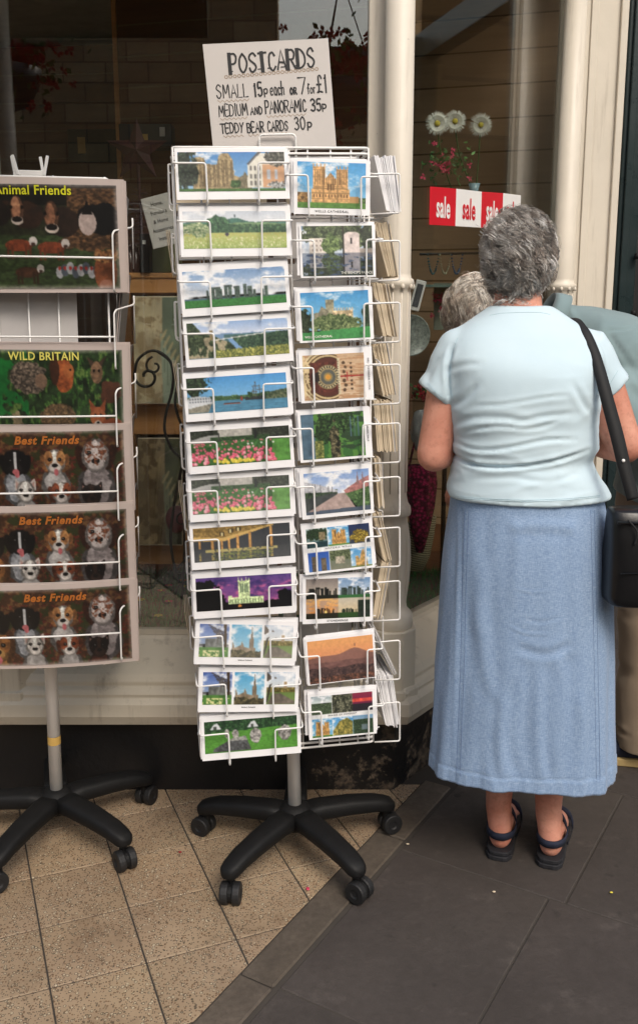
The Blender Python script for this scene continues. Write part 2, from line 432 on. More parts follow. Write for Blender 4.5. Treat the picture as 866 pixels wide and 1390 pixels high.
# ================================================================= shop building
GC = Vector((.173, 2.62, 0)); DD = Vector((.604, .797, 0)).normalized()      # glass corner and splay direction
GE = GC+DD*1.20                                                              # end of the splayed glass
PATH = [Vector((-4.2, 2.62, 0)), GC, GE]
def offs(d):                     # the path moved outwards (towards the street) by d, mitred
    n0 = Vector((0, -1, 0)); n1 = Vector((DD.y, -DD.x, 0)); m = (n0+n1).normalized(); k = d/m.dot(n0)
    return [PATH[0]+n0*d, GC+m*k, GE+n1*d]
def along(name, prof, mat, parent, bevel=0):
    rings = []
    for d, z in prof: rings.append(offs(d))
    n = len(prof); vs = []; fs = []
    for j in range(3):
        for i in range(n): vs.append(rings[i][j]+Vector((0, 0, prof[i][1])))
    for j in range(2):
        for i in range(n):
            i2 = (i+1) % n; fs.append((j*n+i, j*n+i2, (j+1)*n+i2, (j+1)*n+i))
    fs += [tuple(range(n-1, -1, -1)), tuple(2*n+i for i in range(n))]
    mb = MB(); mb.add(vs, fs); return mb.build(name, mat, parent, bevel=bevel)
shop = empty('gift_shop', (0, 2.6, 0), label='cream painted shop front with a wide display window, splayed side window and black stallriser', cat='shop')
shop.location = (0, 0, 0)
along('stallriser', [(.09, -.01), (.09, .222), (-.02, .222), (-.02, -.01)], M['riser'], shop)
along('sill', [(-.02, .446), (.006, .446), (.012, .436), (.118, .372), (.130, .352), (.128, .340), (.142, .334), (.148, .322), (.146, .312), (.160, .296), (.163, .262), (.150, .232), (.10, .2235), (-.02, .2235)], M['sill'], shop, bevel=.003)
along('glazing_bead', [(-.018, .447), (.004, .447), (.004, .462), (-.018, .462)], M['sill'], shop)
along('head_rail', [(-.03, 2.60), (.03, 2.60), (.05, 2.64), (.05, 2.72), (-.03, 2.72)], M['cream'], shop)
# glass panes
mb = MB(); mb.bb(-.93, .150, 2.622, 2.628, .45, 2.61); mb.build('window_pane', M['glass'], shop)
mb = MB(); mb.bb(-4.2, -1.02, 2.622, 2.628, .45, 2.61); mb.build('window_pane', M['glass'], shop)
q = Matrix.Rotation(math.atan2(DD.y, DD.x), 3, 'Z'); mid = GC+DD*.60
mb = MB(); mb.box((mid.x, mid.y, 1.53), (1.10, .006, 2.16), q); mb.build('window_pane', M['glass'], shop)
# jambs beside the colonnettes
def jamb(x0, x1, y0, y1):
    MB().bb(x0, x1, y0, y1, .462, 2.60).build('window_jamb', M['cream'], shop, bevel=.004)
jamb(.128, .180, 2.60, 2.65); jamb(-1.03, -.86, 2.60, 2.66); 
MB().box((GC.x+DD.x*.045+.01, GC.y+DD.y*.045+.02, 1.53), (.05, .05, 2.13), q).build('window_jamb', M['cream'], shop, bevel=.004)
MB().box((GE.x-DD.x*.03, GE.y-DD.y*.03, 1.53), (.05, .06, 2.13), q).build('window_jamb', M['cream'], shop, bevel=.006)
def colonnette(cx, cy, r, plinth=True, z0=.28):
    c = (cx, cy, 0)
    z = lambda y: W(545, y, cy).z
    prof = [(r*1.5, .50), (r*1.62, .505), (r*1.62, .535), (r*1.45, .545), (r*1.18, .555), (r*1.10, .57), (r*1.16, .60), (r*1.24, .65), (r*1.26, .70), (r*1.22, .76), (r*1.12, .80), (r*1.06, .82),
            (r*1.30, .826), (r*1.34, .836), (r*1.30, .848), (r*1.10, .86), (r, .88), (r*.98, 1.42), (r*1.02, 1.44), (r*1.22, 1.447), (r*1.26, 1.455), (r*1.22, 1.463), (r*1.04, 1.468), (r, 1.48), (r*.96, 2.62)]
    o = MB().lathe(prof, c, 32).build('colonnette', M['cream'], shop, smooth=True)
    # leaf relief on the swelling and a row of small drops under the upper ring
    mb = MB()
    for k in range(10):
        a = 2*math.pi*k/10; d = Vector((math.cos(a), math.sin(a), 0))
        pts = [Vector(c)+d*(r*rr)+Vector((0, 0, zz)) for rr, zz in ((1.10, .58), (1.20, .63), (1.27, .69), (1.24, .75), (1.12, .80))]
        mb.tube(pts, [.001, .004, .0055, .004, .001], 6)
        mb.ball(Vector(c)+d*(r*1.17)+Vector((0, 0, 1.445)), (.006, .006, .010), 6)
        mb.tube([Vector(c)+d*(r*.97)+Vector((0, 0, 1.43)), Vector(c)+d*(r*.97)+Vector((0, 0, .89))], .0026, 4)
    mb.build('leaf_relief', M['cream'], o, smooth=True)
    if plinth:
        w = r*1.85; k = .42; poly = [(w, -w*k), (w, w*k), (w*k, w), (-w*k, w), (-w, w*k), (-w, -w*k), (-w*k, -w), (w*k, -w)]
        mb = MB().extr([(x*.98+cx, y*.98+cy) for x, y in poly], .30, .502); mb.extr([(x*1.12+cx, y*1.12+cy) for x, y in poly], .27, .33)
        mb.build('plinth', M['sill'], shop, bevel=.004)
colonnette(.205, 2.545, .0375)
colonnette(-.868, 2.545, .0375)
colonnette(.862, 3.40, .038, True)
# flat pilaster and entrance
px0, px1 = .905, 1.055
MB().bb(px0, px1, 3.44, 3.56, .30, 2.62).build('pilaster', M['cream'], shop, bevel=.006)
MB().bb(px0+.02, px0+.045, 3.432, 3.4395, .4, 2.62).build('pilaster_bead', M['cream'], shop, bevel=.003)
MB().bb(px1-.03, px1-.005, 3.425, 3.4395, .4, 2.62).build('pilaster_bead', M['cream'], shop, bevel=.003)
MB().bb(px0-.09, px1+.015, 3.40, 3.58, -.01, .30).build('pilaster_plinth', M['sill'], shop, bevel=.008)
MB().bb(1.06, 1.135, 3.45, 3.54, -.01, 2.5).build('door_frame', M['green_paint'], shop, bevel=.005)
MB().bb(1.075, 1.10, 3.436, 3.449, -.01, 2.5).build('door_frame', M['green_paint'], shop, bevel=.003)
MB().bb(2.05, 2.13, 3.45, 3.54, -.01, 2.5).build('door_frame', M['green_paint'], shop, bevel=.005)
MB().bb(1.06, 2.13, 3.452, 3.538, 2.503, 2.62).build('door_head', M['green_paint'], shop, bevel=.005)
for z in (.95, 1.35, 1.55): MB().tube([(1.13, 3.43, z), (1.13, 3.43, z+.02)], .01, 8).build('hinge', M['black_plastic'], shop, smooth=True)
MB().bb(2.14, 4.2, 2.9, 3.6, -.01, 2.62).build('side_pier', M['ashlar'], shop)
MB().bb(-5.5, -4.21, 2.5, 3.2, -.01, 2.72).build('side_pier', M['ashlar'], shop)
# fascia, upper wall, soffit, interior box
MB().bb(-5.5, .22, 2.46, 2.62, 2.725, 3.25).build('fascia', M['green_paint'], shop, bevel=.01)
MB().bb(-5.5, .26, 2.40, 2.60, 3.253, 3.32).build('cornice', M['cream'], shop, bevel=.01)
MB().bb(-5.5, .2, 2.55, 3.0, 3.323, 7.0).build('upper_wall', M['ashlar'], shop)
MB().extr([(.13, 2.66), (.17, 2.66), (.93, 3.66), (.13, 3.66)], 2.722, 2.80).build('bay_roof', M['cream'], shop)
MB().bb(-4.1, .9, 2.68, 3.60, 2.76, 2.79).build('interior_ceiling', M['ceil'], shop)
MB().bb(-4.1, .98, 3.66, 7.1, 2.76, 2.79).build('interior_ceiling', M['ceil'], shop)
aw = empty('added_shade_awning', (0, 0, 0), label='green canvas awning added out of view overhead to shade the left part of the shop front', cat='awning')  # unseen canopy, added to darken the left rack, sill and tiles
MB().add([(-4.2, 2.45, 2.72), (-.42, 2.45, 2.72), (-.42, 1.45, 2.52), (-4.2, 1.45, 2.52), (-4.2, 2.45, 2.73), (-.42, 2.45, 2.73), (-.42, 1.45, 2.53), (-4.2, 1.45, 2.53)], [(3,2,1,0),(4,5,6,7),(0,1,5,4),(1,2,6,5),(2,3,7,6),(3,0,4,7)]).build('canvas', M['awning'], aw)
MB().bb(-4.2, -.42, 1.435, 1.448, 2.38, 2.53).build('valance', M['awning'], aw)
for x in (-.44, -2.3, -4.18): MB().tube([(x, 2.45, 2.45), (x, 1.47, 2.50)], .012, 8).build('awning_arm', M['iron'], aw)
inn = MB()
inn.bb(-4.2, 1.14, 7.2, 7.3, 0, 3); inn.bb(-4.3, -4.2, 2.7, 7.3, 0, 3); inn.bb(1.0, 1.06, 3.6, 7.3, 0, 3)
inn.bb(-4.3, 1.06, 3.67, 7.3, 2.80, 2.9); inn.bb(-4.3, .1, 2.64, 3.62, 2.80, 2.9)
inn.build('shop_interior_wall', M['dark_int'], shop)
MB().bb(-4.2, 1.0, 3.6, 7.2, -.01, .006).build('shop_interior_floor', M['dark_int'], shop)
MB().bb(1.061, 1.14, 3.60, 9, -.01, 5).build('passage_wall', M['ashlar'], shop)
MB().bb(2.45, 2.8, 3.61, 10, -.01, 4.2).build('passage_wall', M['ashlar'], shop)
# raised display platform (follows the glass)
n1 = Vector((DD.y, -DD.x, 0))
plat = [(-4.1, 2.65), (GC.x, 2.65), (GE.x-.03, GE.y+.02), (.80, 4.2), (-4.1, 4.2)]
MB().extr(plat, .0, .43).build('display_platform', M['slat'], shop)
# slatwall display backs
def slatwall(name, A, B, z0, z1, pitch, mat, zoff, label, groove='groove', cat='display panel'):
    A = Vector(A); B = Vector(B); d = (B-A); L = d.length; an = math.atan2(d.y, d.x)
    root = empty(name, (A.x, A.y, z0), (0, 0, an), label, cat)
    b = MB(); g = MB(); z = z0+zoff
    b.bb(0, L, .004, .03, 0, z1-z0)
    zz = 0; k = 0; y = zoff
    prev = 0
    while y < z1-z0:
        b.bb(0.0005, L-.0005, -.006, .004, prev+.0, y-.0035); g.bb(0, L, -.0045, .0035, y-.0035, y+.0035); prev = y+.0035; y += pitch
    b.bb(0.0005, L-.0005, -.006, .004, prev, z1-z0)
    b.build('board', mat, root); g.build('slot_strip', M[groove], root)
    MB().bb(-.02, -.001, -.01, .03, 0, z1-z0).build('edge_trim', M['pine'], root)
    return root
slatwall('slatwall_panel', W(166, 200, 4.05), W(512, 200, 3.78), .9, 2.7, .118, M['slat'], .05, 'dark brown slotted display board behind the left window, above the postcards sign')
slatwall('slatwall_panel', W(552, 200, 4.10), W(790, 200, 3.90), .43, 2.7, .128, M['slat_tan'], .03, 'tan slotted display board behind the splayed right window, with the daisies in front')
slatwall('slatwall_panel', W(-60, 200, 5.3), W(180, 200, 5.2), .43, 2.7, .14, M['slat'], .03, 'very dark slotted board deep in the shop, left of the brown panel')
# ================================================================= street behind the viewer (seen reflected)
fb = empty('stone_building', (0, -9.3, 0), label='honey coloured stone building across the street, seen only as a reflection in the glass', cat='building')
wallmb = MB(); winx = [-9, -6, -3, 0, 3, 6, 9]
fr = lambda *a: wallmb.bb(a[0], a[1], a[2]+9.3, a[3]+9.3, a[4], a[5])
winx = [-9.5, -7.8, -6.1, 3.4, 6, 9]
xs_ = [-14]+[v for x in winx[:3] for v in (x-.55, x+.55)]+[-.6, -.6]+[v for x in winx[3:] for v in (x-.55, x+.55)]+[14]
for i in range(0, len(xs_), 2): fr(xs_[i], xs_[i+1], -9.9, -9.3, 0, 6.6 if xs_[i+1] < -.5 else 4.75)
for x in winx:
    for z0, z1 in ((0, .9), (2.7, 4.0), (5.8, 6.6))[:3 if x < 0 else 2]: fr(x-.55, x+.55, -9.9, -9.3, z0, z1)
wallmb.build('wall', M['ashlar'], fb)
for x in winx:
    for z0, z1 in ((.9, 2.7), (4.0, 5.8))[:2 if x < 0 else 1]:
        w = MB().bb(x-.55, x+.55, .08, .14, z0, z0+.06); w.bb(x-.55, x+.55, .08, .14, z1-.06, z1); w.bb(x-.55, x-.49, .08, .14, z0, z1); w.bb(x+.49, x+.55, .08, .14, z0, z1); w.bb(x-.49, x+.49, .09, .13, (z0+z1)/2-.03, (z0+z1)/2+.03); w.bb(x-.02, x+.02, .095, .125, z0, z1)
        w = MB.build(w, 'window', M['cream'], fb); w.location.y = -.2
        g = MB().bb(x-.5, x+.5, -.20, -.19, z0+.02, z1-.02); g.build('pane', M['pane'], w)
MB().bb(-14.3, -.5, -.7, .3, 6.6, 6.8).build('roof', M['slate'], fb); MB().bb(-.49, 14.3, -.7, .3, 4.752, 4.9).build('roof', M['slate'], fb)
for x in winx[3:]: MB().bb(x-.55, x+.55, -.6, 0, 4.0, 4.75).build('wall', M['ashlar'], fb)
# ================================================================= small procedural pictures (vertex-coloured grids)
def vnoise(X, Y, seed, oct=4, pers=.55):
    out = np.zeros_like(X); amp = 1; tot = 0
    for o in range(oct):
        rs = np.random.RandomState(seed*31+o); P = rs.rand(64, 64)
        xi = np.floor(X).astype(int); yi = np.floor(Y).astype(int); fx = X-xi; fy = Y-yi
        fx = fx*fx*(3-2*fx); fy = fy*fy*(3-2*fy)
        g = lambda a, b: P[a % 64, b % 64]
        v = (g(xi, yi)*(1-fx)+g(xi+1, yi)*fx)*(1-fy)+(g(xi, yi+1)*(1-fx)+g(xi+1, yi+1)*fx)*fy
        out += v*amp; tot += amp; amp *= pers; X = X*2.03+7.3; Y = Y*2.03+3.1
    return out/tot
class Cv:
    def __init__(s, W_, H_, asp):
        s.W, s.H, s.a = W_, H_, asp
        x = (np.arange(W_))/(W_-1); y = (np.arange(H_))/(H_-1); s.X, s.Y = np.meshgrid(x, y); s.c = np.zeros((H_, W_, 3))
    def n(s, k, seed=1, oct=4, ky=None): return vnoise(s.X*s.a*k, s.Y*(ky or k), seed, oct)
    def put(s, m, col, tex=None, amt=.5):
        m = np.clip(m.astype(float), 0, 1)[..., None]; col = np.array(col, float)/255
        c = np.broadcast_to(col, s.c.shape)
        if tex is not None: c = c*(1+amt*2*(tex[..., None]-.5))
        s.c = s.c*(1-m)+c*m; return s
    def grad(s, y0, y1, c0, c1, m=None):
        t = np.clip((s.Y-y0)/(y1-y0), 0, 1)[..., None]; c = np.array(c0)/255*(1-t)+np.array(c1)/255*t
        mm = (((s.Y >= y0) & (s.Y <= y1)) if m is None else m).astype(float)[..., None]
        s.c = s.c*(1-mm)+c*mm; return s
    def poly(s, pts):
        m = np.zeros(s.X.shape, bool); n = len(pts)
        for i in range(n):
            (x0, y0), (x1, y1) = pts[i], pts[(i+1) % n]
            if y0 == y1: continue
            c = ((y0 > s.Y) != (y1 > s.Y)) & (s.X < (x1-x0)*(s.Y-y0)/(y1-y0)+x0); m ^= c
        return m
    def rect(s, x0, y0, x1, y1): return (s.X >= x0) & (s.X <= x1) & (s.Y >= y0) & (s.Y <= y1)
    def ell(s, cx, cy, rx, ry, rot=0):
        dx = (s.X-cx)*s.a; dy = s.Y-cy
        if rot: dx, dy = dx*math.cos(rot)+dy*math.sin(rot), -dx*math.sin(rot)+dy*math.cos(rot)
        return (dx/(rx*s.a))**2+(dy/ry)**2 < 1
    def blob(s, cx, cy, rx, ry, seed=1, k=9, amt=.9):
        d = ((s.X-cx)/rx)**2+((s.Y-cy)/ry)**2; return d+amt*2*(s.n(k, seed)-.5) < .85
    def line(s, x0, y0, x1, y1, w):
        ax, ay = x0*s.a, y0; bx, by = x1*s.a, y1; px, py = s.X*s.a, s.Y
        L2 = (bx-ax)**2+(by-ay)**2+1e-9; t = np.clip(((px-ax)*(bx-ax)+(py-ay)*(by-ay))/L2, 0, 1)
        return np.hypot(px-ax-t*(bx-ax), py-ay-t*(by-ay)) < w
    def foliage(s, m, dark, light, seed=2, k=22):
        t = s.n(k, seed, 3)*.55+s.n(k*2.6, seed+5, 3)*.45; s.put(m, dark); s.put(m*np.clip((t-.40)*4.5, 0, 1), light); s.put(m*np.clip((t-.58)*6, 0, 1), [min(255, c*1.3+18) for c in light]); s.put(m*np.clip((.40-t)*6, 0, 1), [c*.5 for c in dark]); return s
    def speck(s, m, col, k=30, th=.72, seed=3): return s.put(m & (s.n(k, seed, 2) > th), col)
    def paste(s, o, x0, y0, x1, y1):
        i0, i1 = int(round(x0*(s.W-1))), int(round(x1*(s.W-1))); j0, j1 = int(round(y0*(s.H-1))), int(round(y1*(s.H-1)))
        xi = np.clip(np.linspace(0, o.W-1, i1-i0+1).astype(int), 0, o.W-1); yi = np.clip(np.linspace(0, o.H-1, j1-j0+1).astype(int), 0, o.H-1)
        s.c[j0:j1+1, i0:i1+1] = o.c[np.ix_(yi, xi)]
        return s
SKY = (104, 160, 212); SKYL = (190, 212, 232)
def sky_(c, a=SKY, b=SKYL, h=1., clouds=.55):
    c.grad(0, h, a, b)
    if clouds: c.put((np.clip(c.n(3, 11, 5, 6)-clouds, 0, 1)*5), (240, 242, 246))
    return c
def cath_front(c, x0, x1, y0, y1, col=(206, 160, 98), dk=(112, 78, 46)):
    w = x1-x0; h = y1-y0; X = lambda t: x0+w*t; Y = lambda t: y0+h*t
    m = c.rect(X(.06), Y(0.04), X(.34), Y(1)) | c.rect(X(.66), Y(.10), X(.94), Y(1)) | c.poly([(X(.3), Y(1)), (X(.3), Y(.42)), (X(.5), Y(.2)), (X(.7), Y(.42)), (X(.7), Y(1))]) | c.rect(X(0), Y(.62), X(1), Y(1))
    for t in (.06, .15, .25, .34, .66, .75, .85, .94): m |= c.rect(X(t)-.008, Y(-.03 if t < .5 else .03), X(t)+.008, Y(1))
    c.put(m, col, c.n(24, 5, 3), .35)
    for t in np.linspace(.10, .90, 15): c.put(m & c.rect(X(t), Y(.14), X(t)+.010, Y(.52)), dk)
    for yy in (.12, .30, .54, .60, .72, .86): c.put(m & c.rect(x0, Y(yy), x1, Y(yy+.018)), [k*.75 for k in col])
    for t in (.42, .49, .56): c.put(c.rect(X(t), Y(.48), X(t+.04), Y(.66)), dk)
    for t in np.linspace(.05, .92, 12): c.put(m & c.rect(X(t), Y(.76), X(t+.03), Y(.84)), dk)
    c.put(m & c.rect(X(.30), y0, X(.335), y1), [k*.62 for k in col]); c.put(m & c.rect(X(.66), Y(.1), X(.69), y1), [k*.7 for k in col])
    return c
def pic_cathedral_house(c):
    sky_(c, (70, 136, 206), (150, 194, 230)); m = c.poly([(.13,.95),(.13,.18),(.17,.12),(.24,.14),(.26,.3),(.36,.32),(.38,.1),(.41,.04),(.47,.02),(.51,.2),(.52,.6),(.66,.72),(.66,.95)])
    c.put(m, (168, 146, 104), c.n(26, 4, 3), .45)
    for k in range(24): c.put(m & c.rect(.15+k*.016, .2, .155+k*.016, .9), (96, 78, 54))
    c.put(c.poly([(.56,.95),(.56,.66),(.6,.6),(.62,.5),(.64,.6),(.68,.7),(.68,.95)]), (120, 110, 84), c.n(30, 5), .5)
    c.put(c.poly([(.64,.92),(.65,.3),(.76,.02),(1,.02),(1,.92)]), (226, 222, 208)); c.put(c.poly([(.79,.92),(.79,.32),(1,.34),(1,.92)]), (214, 160, 116))
    c.put(c.poly([(.64,.32),(.75,.0),(.78,0),(.66,.33)]), (90, 92, 96))
    for x in (.67, .71, .75): 
        for y in (.36, .56, .74): c.put(c.rect(x, y, x+.018, y+.12), (120, 118, 112))
    for x in (.83, .9): c.put(c.rect(x, .45, x+.03, .7), (190, 196, 206))
    c.foliage(c.blob(.06, .45, .13, .6, 3), (22, 34, 26), (58, 74, 56)); c.foliage(c.blob(.93, .1, .12, .3, 5, 16), (50, 52, 44), (110, 108, 98), 6)
    c.foliage(c.blob(.53, .82, .05, .12, 7), (38, 70, 30), (62, 100, 48)); c.foliage(c.blob(.93, .86, .09, .12, 9, 20), (80, 82, 80), (196, 196, 196), 8)
    return c.put(c.Y > .93, (66, 110, 48), c.n(20, 6), .3)
def pic_tor(c):
    sky_(c, (196, 206, 220), (226, 228, 232), .4, .5)
    c.put(c.Y > .30-.14*np.exp(-((c.X-.5)/.11)**2)-.02*np.sin(c.X*9), (58, 112, 96), c.n(12, 2), .35); c.put(c.rect(.495, .08, .506, .17), (70, 90, 100))
    c.put((c.Y > .3) & (c.Y > .34-.1*np.exp(-((c.X-.66)/.15)**2)), (110, 146, 96), c.n(14, 3), .3)
    c.foliage((c.Y > .36+.12*(c.n(4, 5)-.5)) & (c.Y < .62), (38, 74, 56), (70, 110, 66), 4, 18); c.foliage(c.blob(.33, .42, .12, .3, 4) & (c.Y < .6), (34, 70, 50), (60, 106, 64))
    c.grad(.58, 1, (196, 190, 96), (140, 168, 74)); c.put((c.Y > .58) & (c.n(30, 8, 3, 60) > .56), (176, 196, 110)); c.put((c.Y > .7) & (c.n(34, 9, 2) > .68), (226, 222, 176))
    c.foliage(c.blob(.13, .5, .14, .22, 8, 14), (96, 134, 84), (196, 200, 150), 9); return c.put(c.ell(.42, .62, .018, .05), (60, 56, 70))
def henge(c, y, s, col, x0=.22, x1=.84):
    for a, b, h in ((0,.03,.7),(.05,.13,.8),(.14,.2,.95),(.19,.25,.8),(.28,.33,.95),(.34,.4,.95),(.44,.5,.8),(.5,.53,.85),(.58,.64,1.05),(.65,.72,.9),(.73,.78,.6),(.88,.91,.6),(.92,.97,.85)):
        c.put(c.rect(x0+(x1-x0)*a, y-s*h, x0+(x1-x0)*b, y), col, c.n(30, 7, 3), .7)
    for a, b, h in ((.04,.22,.95),(.28,.41,1.05),(.43,.53,.95)): c.put(c.rect(x0+(x1-x0)*a, y-s*h, x0+(x1-x0)*b, y-s*h+s*.17), col, c.n(30, 9, 3), .6)
def pic_henge(c):
    sky_(c, (110, 150, 200), (222, 228, 238), .7, .44); c.put((c.Y > .76) & (c.Y < .82), (70, 104, 130)); c.put(c.Y > .80-.03*c.X, (56, 128, 58), c.n(30, 3, 3, 60), .3)
    henge(c, .80, .36, (74, 92, 84)); return c
def pic_gorge(c):
    sky_(c, (140, 176, 226), (214, 220, 238), .4, .5); c.put(c.Y > .34+.06*(c.n(5, 2)-.5), (110, 146, 186)); c.put((c.Y > .36) & (c.X > .36), (70, 112, 116), c.n(8, 4), .3)
    c.foliage((c.Y > .42-.22*np.clip(c.X-.6, 0, 1)+.05*(c.n(9, 3)-.5)) & (c.X > .44), (38, 66, 52), (62, 92, 62), 3)
    c.put(c.poly([(.38,.45),(.44,.48),(.5,.68),(.62,.98),(.5,.98),(.46,.72)]), (112, 156, 206))
    m = c.poly([(0,.0),(.06,0),(.14,.28),(.24,.36),(.34,.5),(.42,.6),(.46,.8),(.46,1),(0,1)]); c.foliage(m, (36, 52, 34), (76, 92, 58), 6); c.put(m & (c.n(9, 8, 3, 4) > .56) & (c.Y > .42), (170, 156, 122), c.n(40, 3), .4)
    for i in range(20):
        x = .24+i*.026; c.put(c.line(x, .50-.02*i/3+.01, x+.03, .50-.02*(i+1)/3+.01, .012), (226, 224, 216))
    c.put(c.rect(.22, .22, .25, .5), (140, 120, 80)); return c.foliage((c.Y > .82-.1*c.X+.08*(c.n(14, 4)-.5)) & (c.X > .25), (80, 98, 46), (176, 170, 76), 9, 30)
def pic_harbour(c):
    c.grad(0, 1, (66, 148, 218), (150, 200, 232)); c.foliage((c.Y > .58-.06*c.n(8, 3)-.14*np.clip(c.X-.66, 0, 1)*2) & (c.Y < .72), (46, 84, 52), (80, 110, 66))
    c.put(c.Y > .68, (72, 134, 168), c.n(10, 5, 3, 50), .2); c.put(c.poly([(0,.6),(.04,.5),(.22,.56),(.26,.74),(0,.86)]), (212, 216, 220))
    for i in range(9):
        for y in (.58, .66): c.put(c.rect(.02+i*.026, y, .032+i*.026, y+.04), (96, 104, 116))
    c.foliage(c.blob(.06, .18, .16, .36, 3, 14), (22, 36, 26), (58, 78, 50)); c.put(c.poly([(0,.86),(.24,.74),(.2,.98),(0,1)]), (140, 136, 120), c.n(30, 2), .4)
    c.put(c.rect(.36, .75, .52, .79), (60, 40, 36)); c.put(c.rect(.35, .78, .53, .80), (170, 80, 60)); c.put(c.rect(.575, .62, .785, .72), (44, 50, 54))
    for x, y in ((.68,.2),(.72,.3),(.66,.36)): c.put(c.rect(x, y, x+.005, .68), (76, 70, 66)); c.put(c.line(x-.03, y+.14, x+.035, y+.13, .008), (90, 84, 76)); c.put(c.line(x, y, x-.04, .66, .004), (96, 94, 90))
    c.foliage(c.blob(.62, .56, .03, .1, 8), (30, 60, 36), (60, 90, 48)); c.foliage(c.poly([(.78,.72),(.8,.58),(.86,.5),(1,.44),(1,.72)]), (66, 88, 62), (110, 116, 84), 4)
    c.put(c.rect(.53, .6, .545, .72), (150, 60, 50)); return c
def pic_tulips(c):
    c.put(c.Y > -1, (150, 150, 148), c.n(6, 2), .2); c.put(c.rect(.12, 0, .9, .12), (206, 204, 206)); c.foliage(c.Y < .26-.12*np.sin(c.X*6), (30, 36, 30), (56, 62, 50), 3)
    c.put(c.rect(.28, .0, .62, .24), (178, 174, 166), c.n(14, 4), .25); c.foliage(c.rect(.2, .2, .8, .34), (30, 56, 32), (60, 90, 50), 5)
    c.put(c.rect(.64, .04, .67, .3), (30, 34, 34)); c.put(c.rect(.28, .08, .29, .34), (60, 60, 60))
    c.put(c.Y > .34, (56, 104, 48), c.n(24, 6), .5); c.put((c.Y > .36) & (c.X > .82), (86, 148, 60), c.n(10, 2), .3)
    rs = np.random.RandomState(4)
    for i in range(230):
        y = .32+.64*rs.rand()**.9; x = rs.rand()*.84; 
        if y < .36-.0*x: s = .010
        s = .007+.020*(y-.3)
        if y > .46 and y < .52: continue
        col = (222, 84, 112) if rs.rand() > .25 else (236, 150, 164)
        if y > .86 and .2 < x < .62: col = (226, 200, 60)
        if .42 < y < .47 and x > .5: col = (230, 226, 224)
        c.put(c.ell(x, y, s, s*2.6), col); c.put(c.ell(x-s*.3, y-s, s*.4, s*1.2), [min(255, k+40) for k in col])
    return c
def pic_baths(c):
    c.grad(0, 1, (56, 60, 66), (84, 86, 88)); c.put(c.poly([(0,0),(.62,0),(.8,.02),(.3,.36),(0,.30)]), (150, 120, 64), c.n(20, 4), .5); c.put(c.poly([(0,.26),(.3,.32),(.8,.0),(.84,.03),(.32,.42),(0,.38)]), (216, 176, 100))
    for x, y in ((.27,.14),(.36,.06),(.44,.02)): c.put(c.rect(x, y, x+.05, y+.13), (70, 56, 40)); c.put(c.rect(x+.015, y+.03, x+.035, y+.12), (226, 210, 150))
    for x, y, h in ((.05,.34,.62),(.18,.38,.68),(.28,.38,.68),(.35,.34,.68),(.44,.26,.68),(.57,.18,.68),(.79,.06,.68)):
        w = .012+.016*(1-y); c.put(c.rect(x, y, x+w, h), (206, 150, 84), c.n(20, 5), .4); c.put(c.rect(x, .74, x+w, .98) & (c.n(12, 3, 2, 60) > .4), (170, 150, 90))
    c.put(c.rect(.12, .66, .86, .73) & (c.n(16, 6) > .36), (190, 176, 110)); return c.put(c.rect(.2, .74, .8, 1) & (c.n(14, 7, 3, 50) > .55), (130, 140, 80))
def pic_abbey_night(c):
    c.grad(0, 1, (92, 62, 140), (168, 78, 146)); c.put(np.clip(c.n(4, 3, 4, 12)-.5, 0, 1)*6*(c.Y > .15), (196, 92, 150)); c.put(np.clip(.5-c.n(5, 4, 4, 10), 0, 1)*4, (58, 44, 110))
    c.put(c.Y > .78+.1*(c.n(8, 5)-.5), (14, 12, 16)); c.put(c.poly([(0,1),(0,.1),(.1,.14),(.2,.4),(.3,.72),(.34,1)]) | c.blob(.08, .6, .2, .5, 4), (12, 12, 14)); c.put(c.blob(.95, .8, .12, .34, 6), (14, 14, 20))
    m = c.rect(.44, .14, .56, .72) | c.rect(.36, .64, .7, .84) | c.rect(.33, .58, .37, .84); 
    for x in (.44, .475, .52, .55): m |= c.poly([(x-.006,.16),(x+.004,.02),(x+.014,.16)])
    c.put(m, (206, 226, 164), c.n(30, 4, 3), .5)
    for x in (.46, .48, .51, .53): c.put(c.rect(x, .22, x+.010, .5), (96, 120, 96))
    for i in range(12): c.put(c.rect(.345+i*.03, .7, .352+i*.03, .82), (60, 96, 60))
    c.put(c.ell(.45, .9, .02, .04), (220, 140, 60)); return c
def spire(c):
    sky_(c, (64, 160, 214), (170, 212, 232), 1, .52); m = c.poly([(.6,.7),(.64,.3),(.675,.02),(.71,.3),(.75,.7)]) | c.rect(.6, .42, .75, .9); c.put(m, (120, 104, 84), c.n(10, 3), .4)
    c.put(c.poly([(0,.9),(.04,.5),(.1,.7),(.3,.62),(.36,.5),(.42,.66),(.6,.7),(.8,.68),(.8,.9)]), (150, 130, 104), c.n(12, 4), .5)
    c.foliage(c.Y > .78+.14*(c.n(6, 5)-.5), (52, 50, 36), (98, 88, 58), 4, 14); return c
def park_a(c):
    sky_(c, (60, 90, 170), (150, 176, 220), .6, .56); c.put(c.rect(.2, .42, .8, .7), (120, 124, 120), c.n(10, 3), .5); c.put(c.poly([(.58,.6),(.62,.2),(.66,.6)]), (110, 108, 104))
    c.put(c.line(.86, 0, .9, .9, .05), (66, 50, 36)); 
    for k in range(7): c.put(c.line(.86, .25+.04*k, .3+.05*k, .02+.06*k, .013), (66, 56, 50))
    c.put(c.Y > .68, (76, 130, 52), c.n(14, 4), .3); return c.put((c.Y > .78) & (c.n(14, 6, 2) > .52), (226, 222, 150))
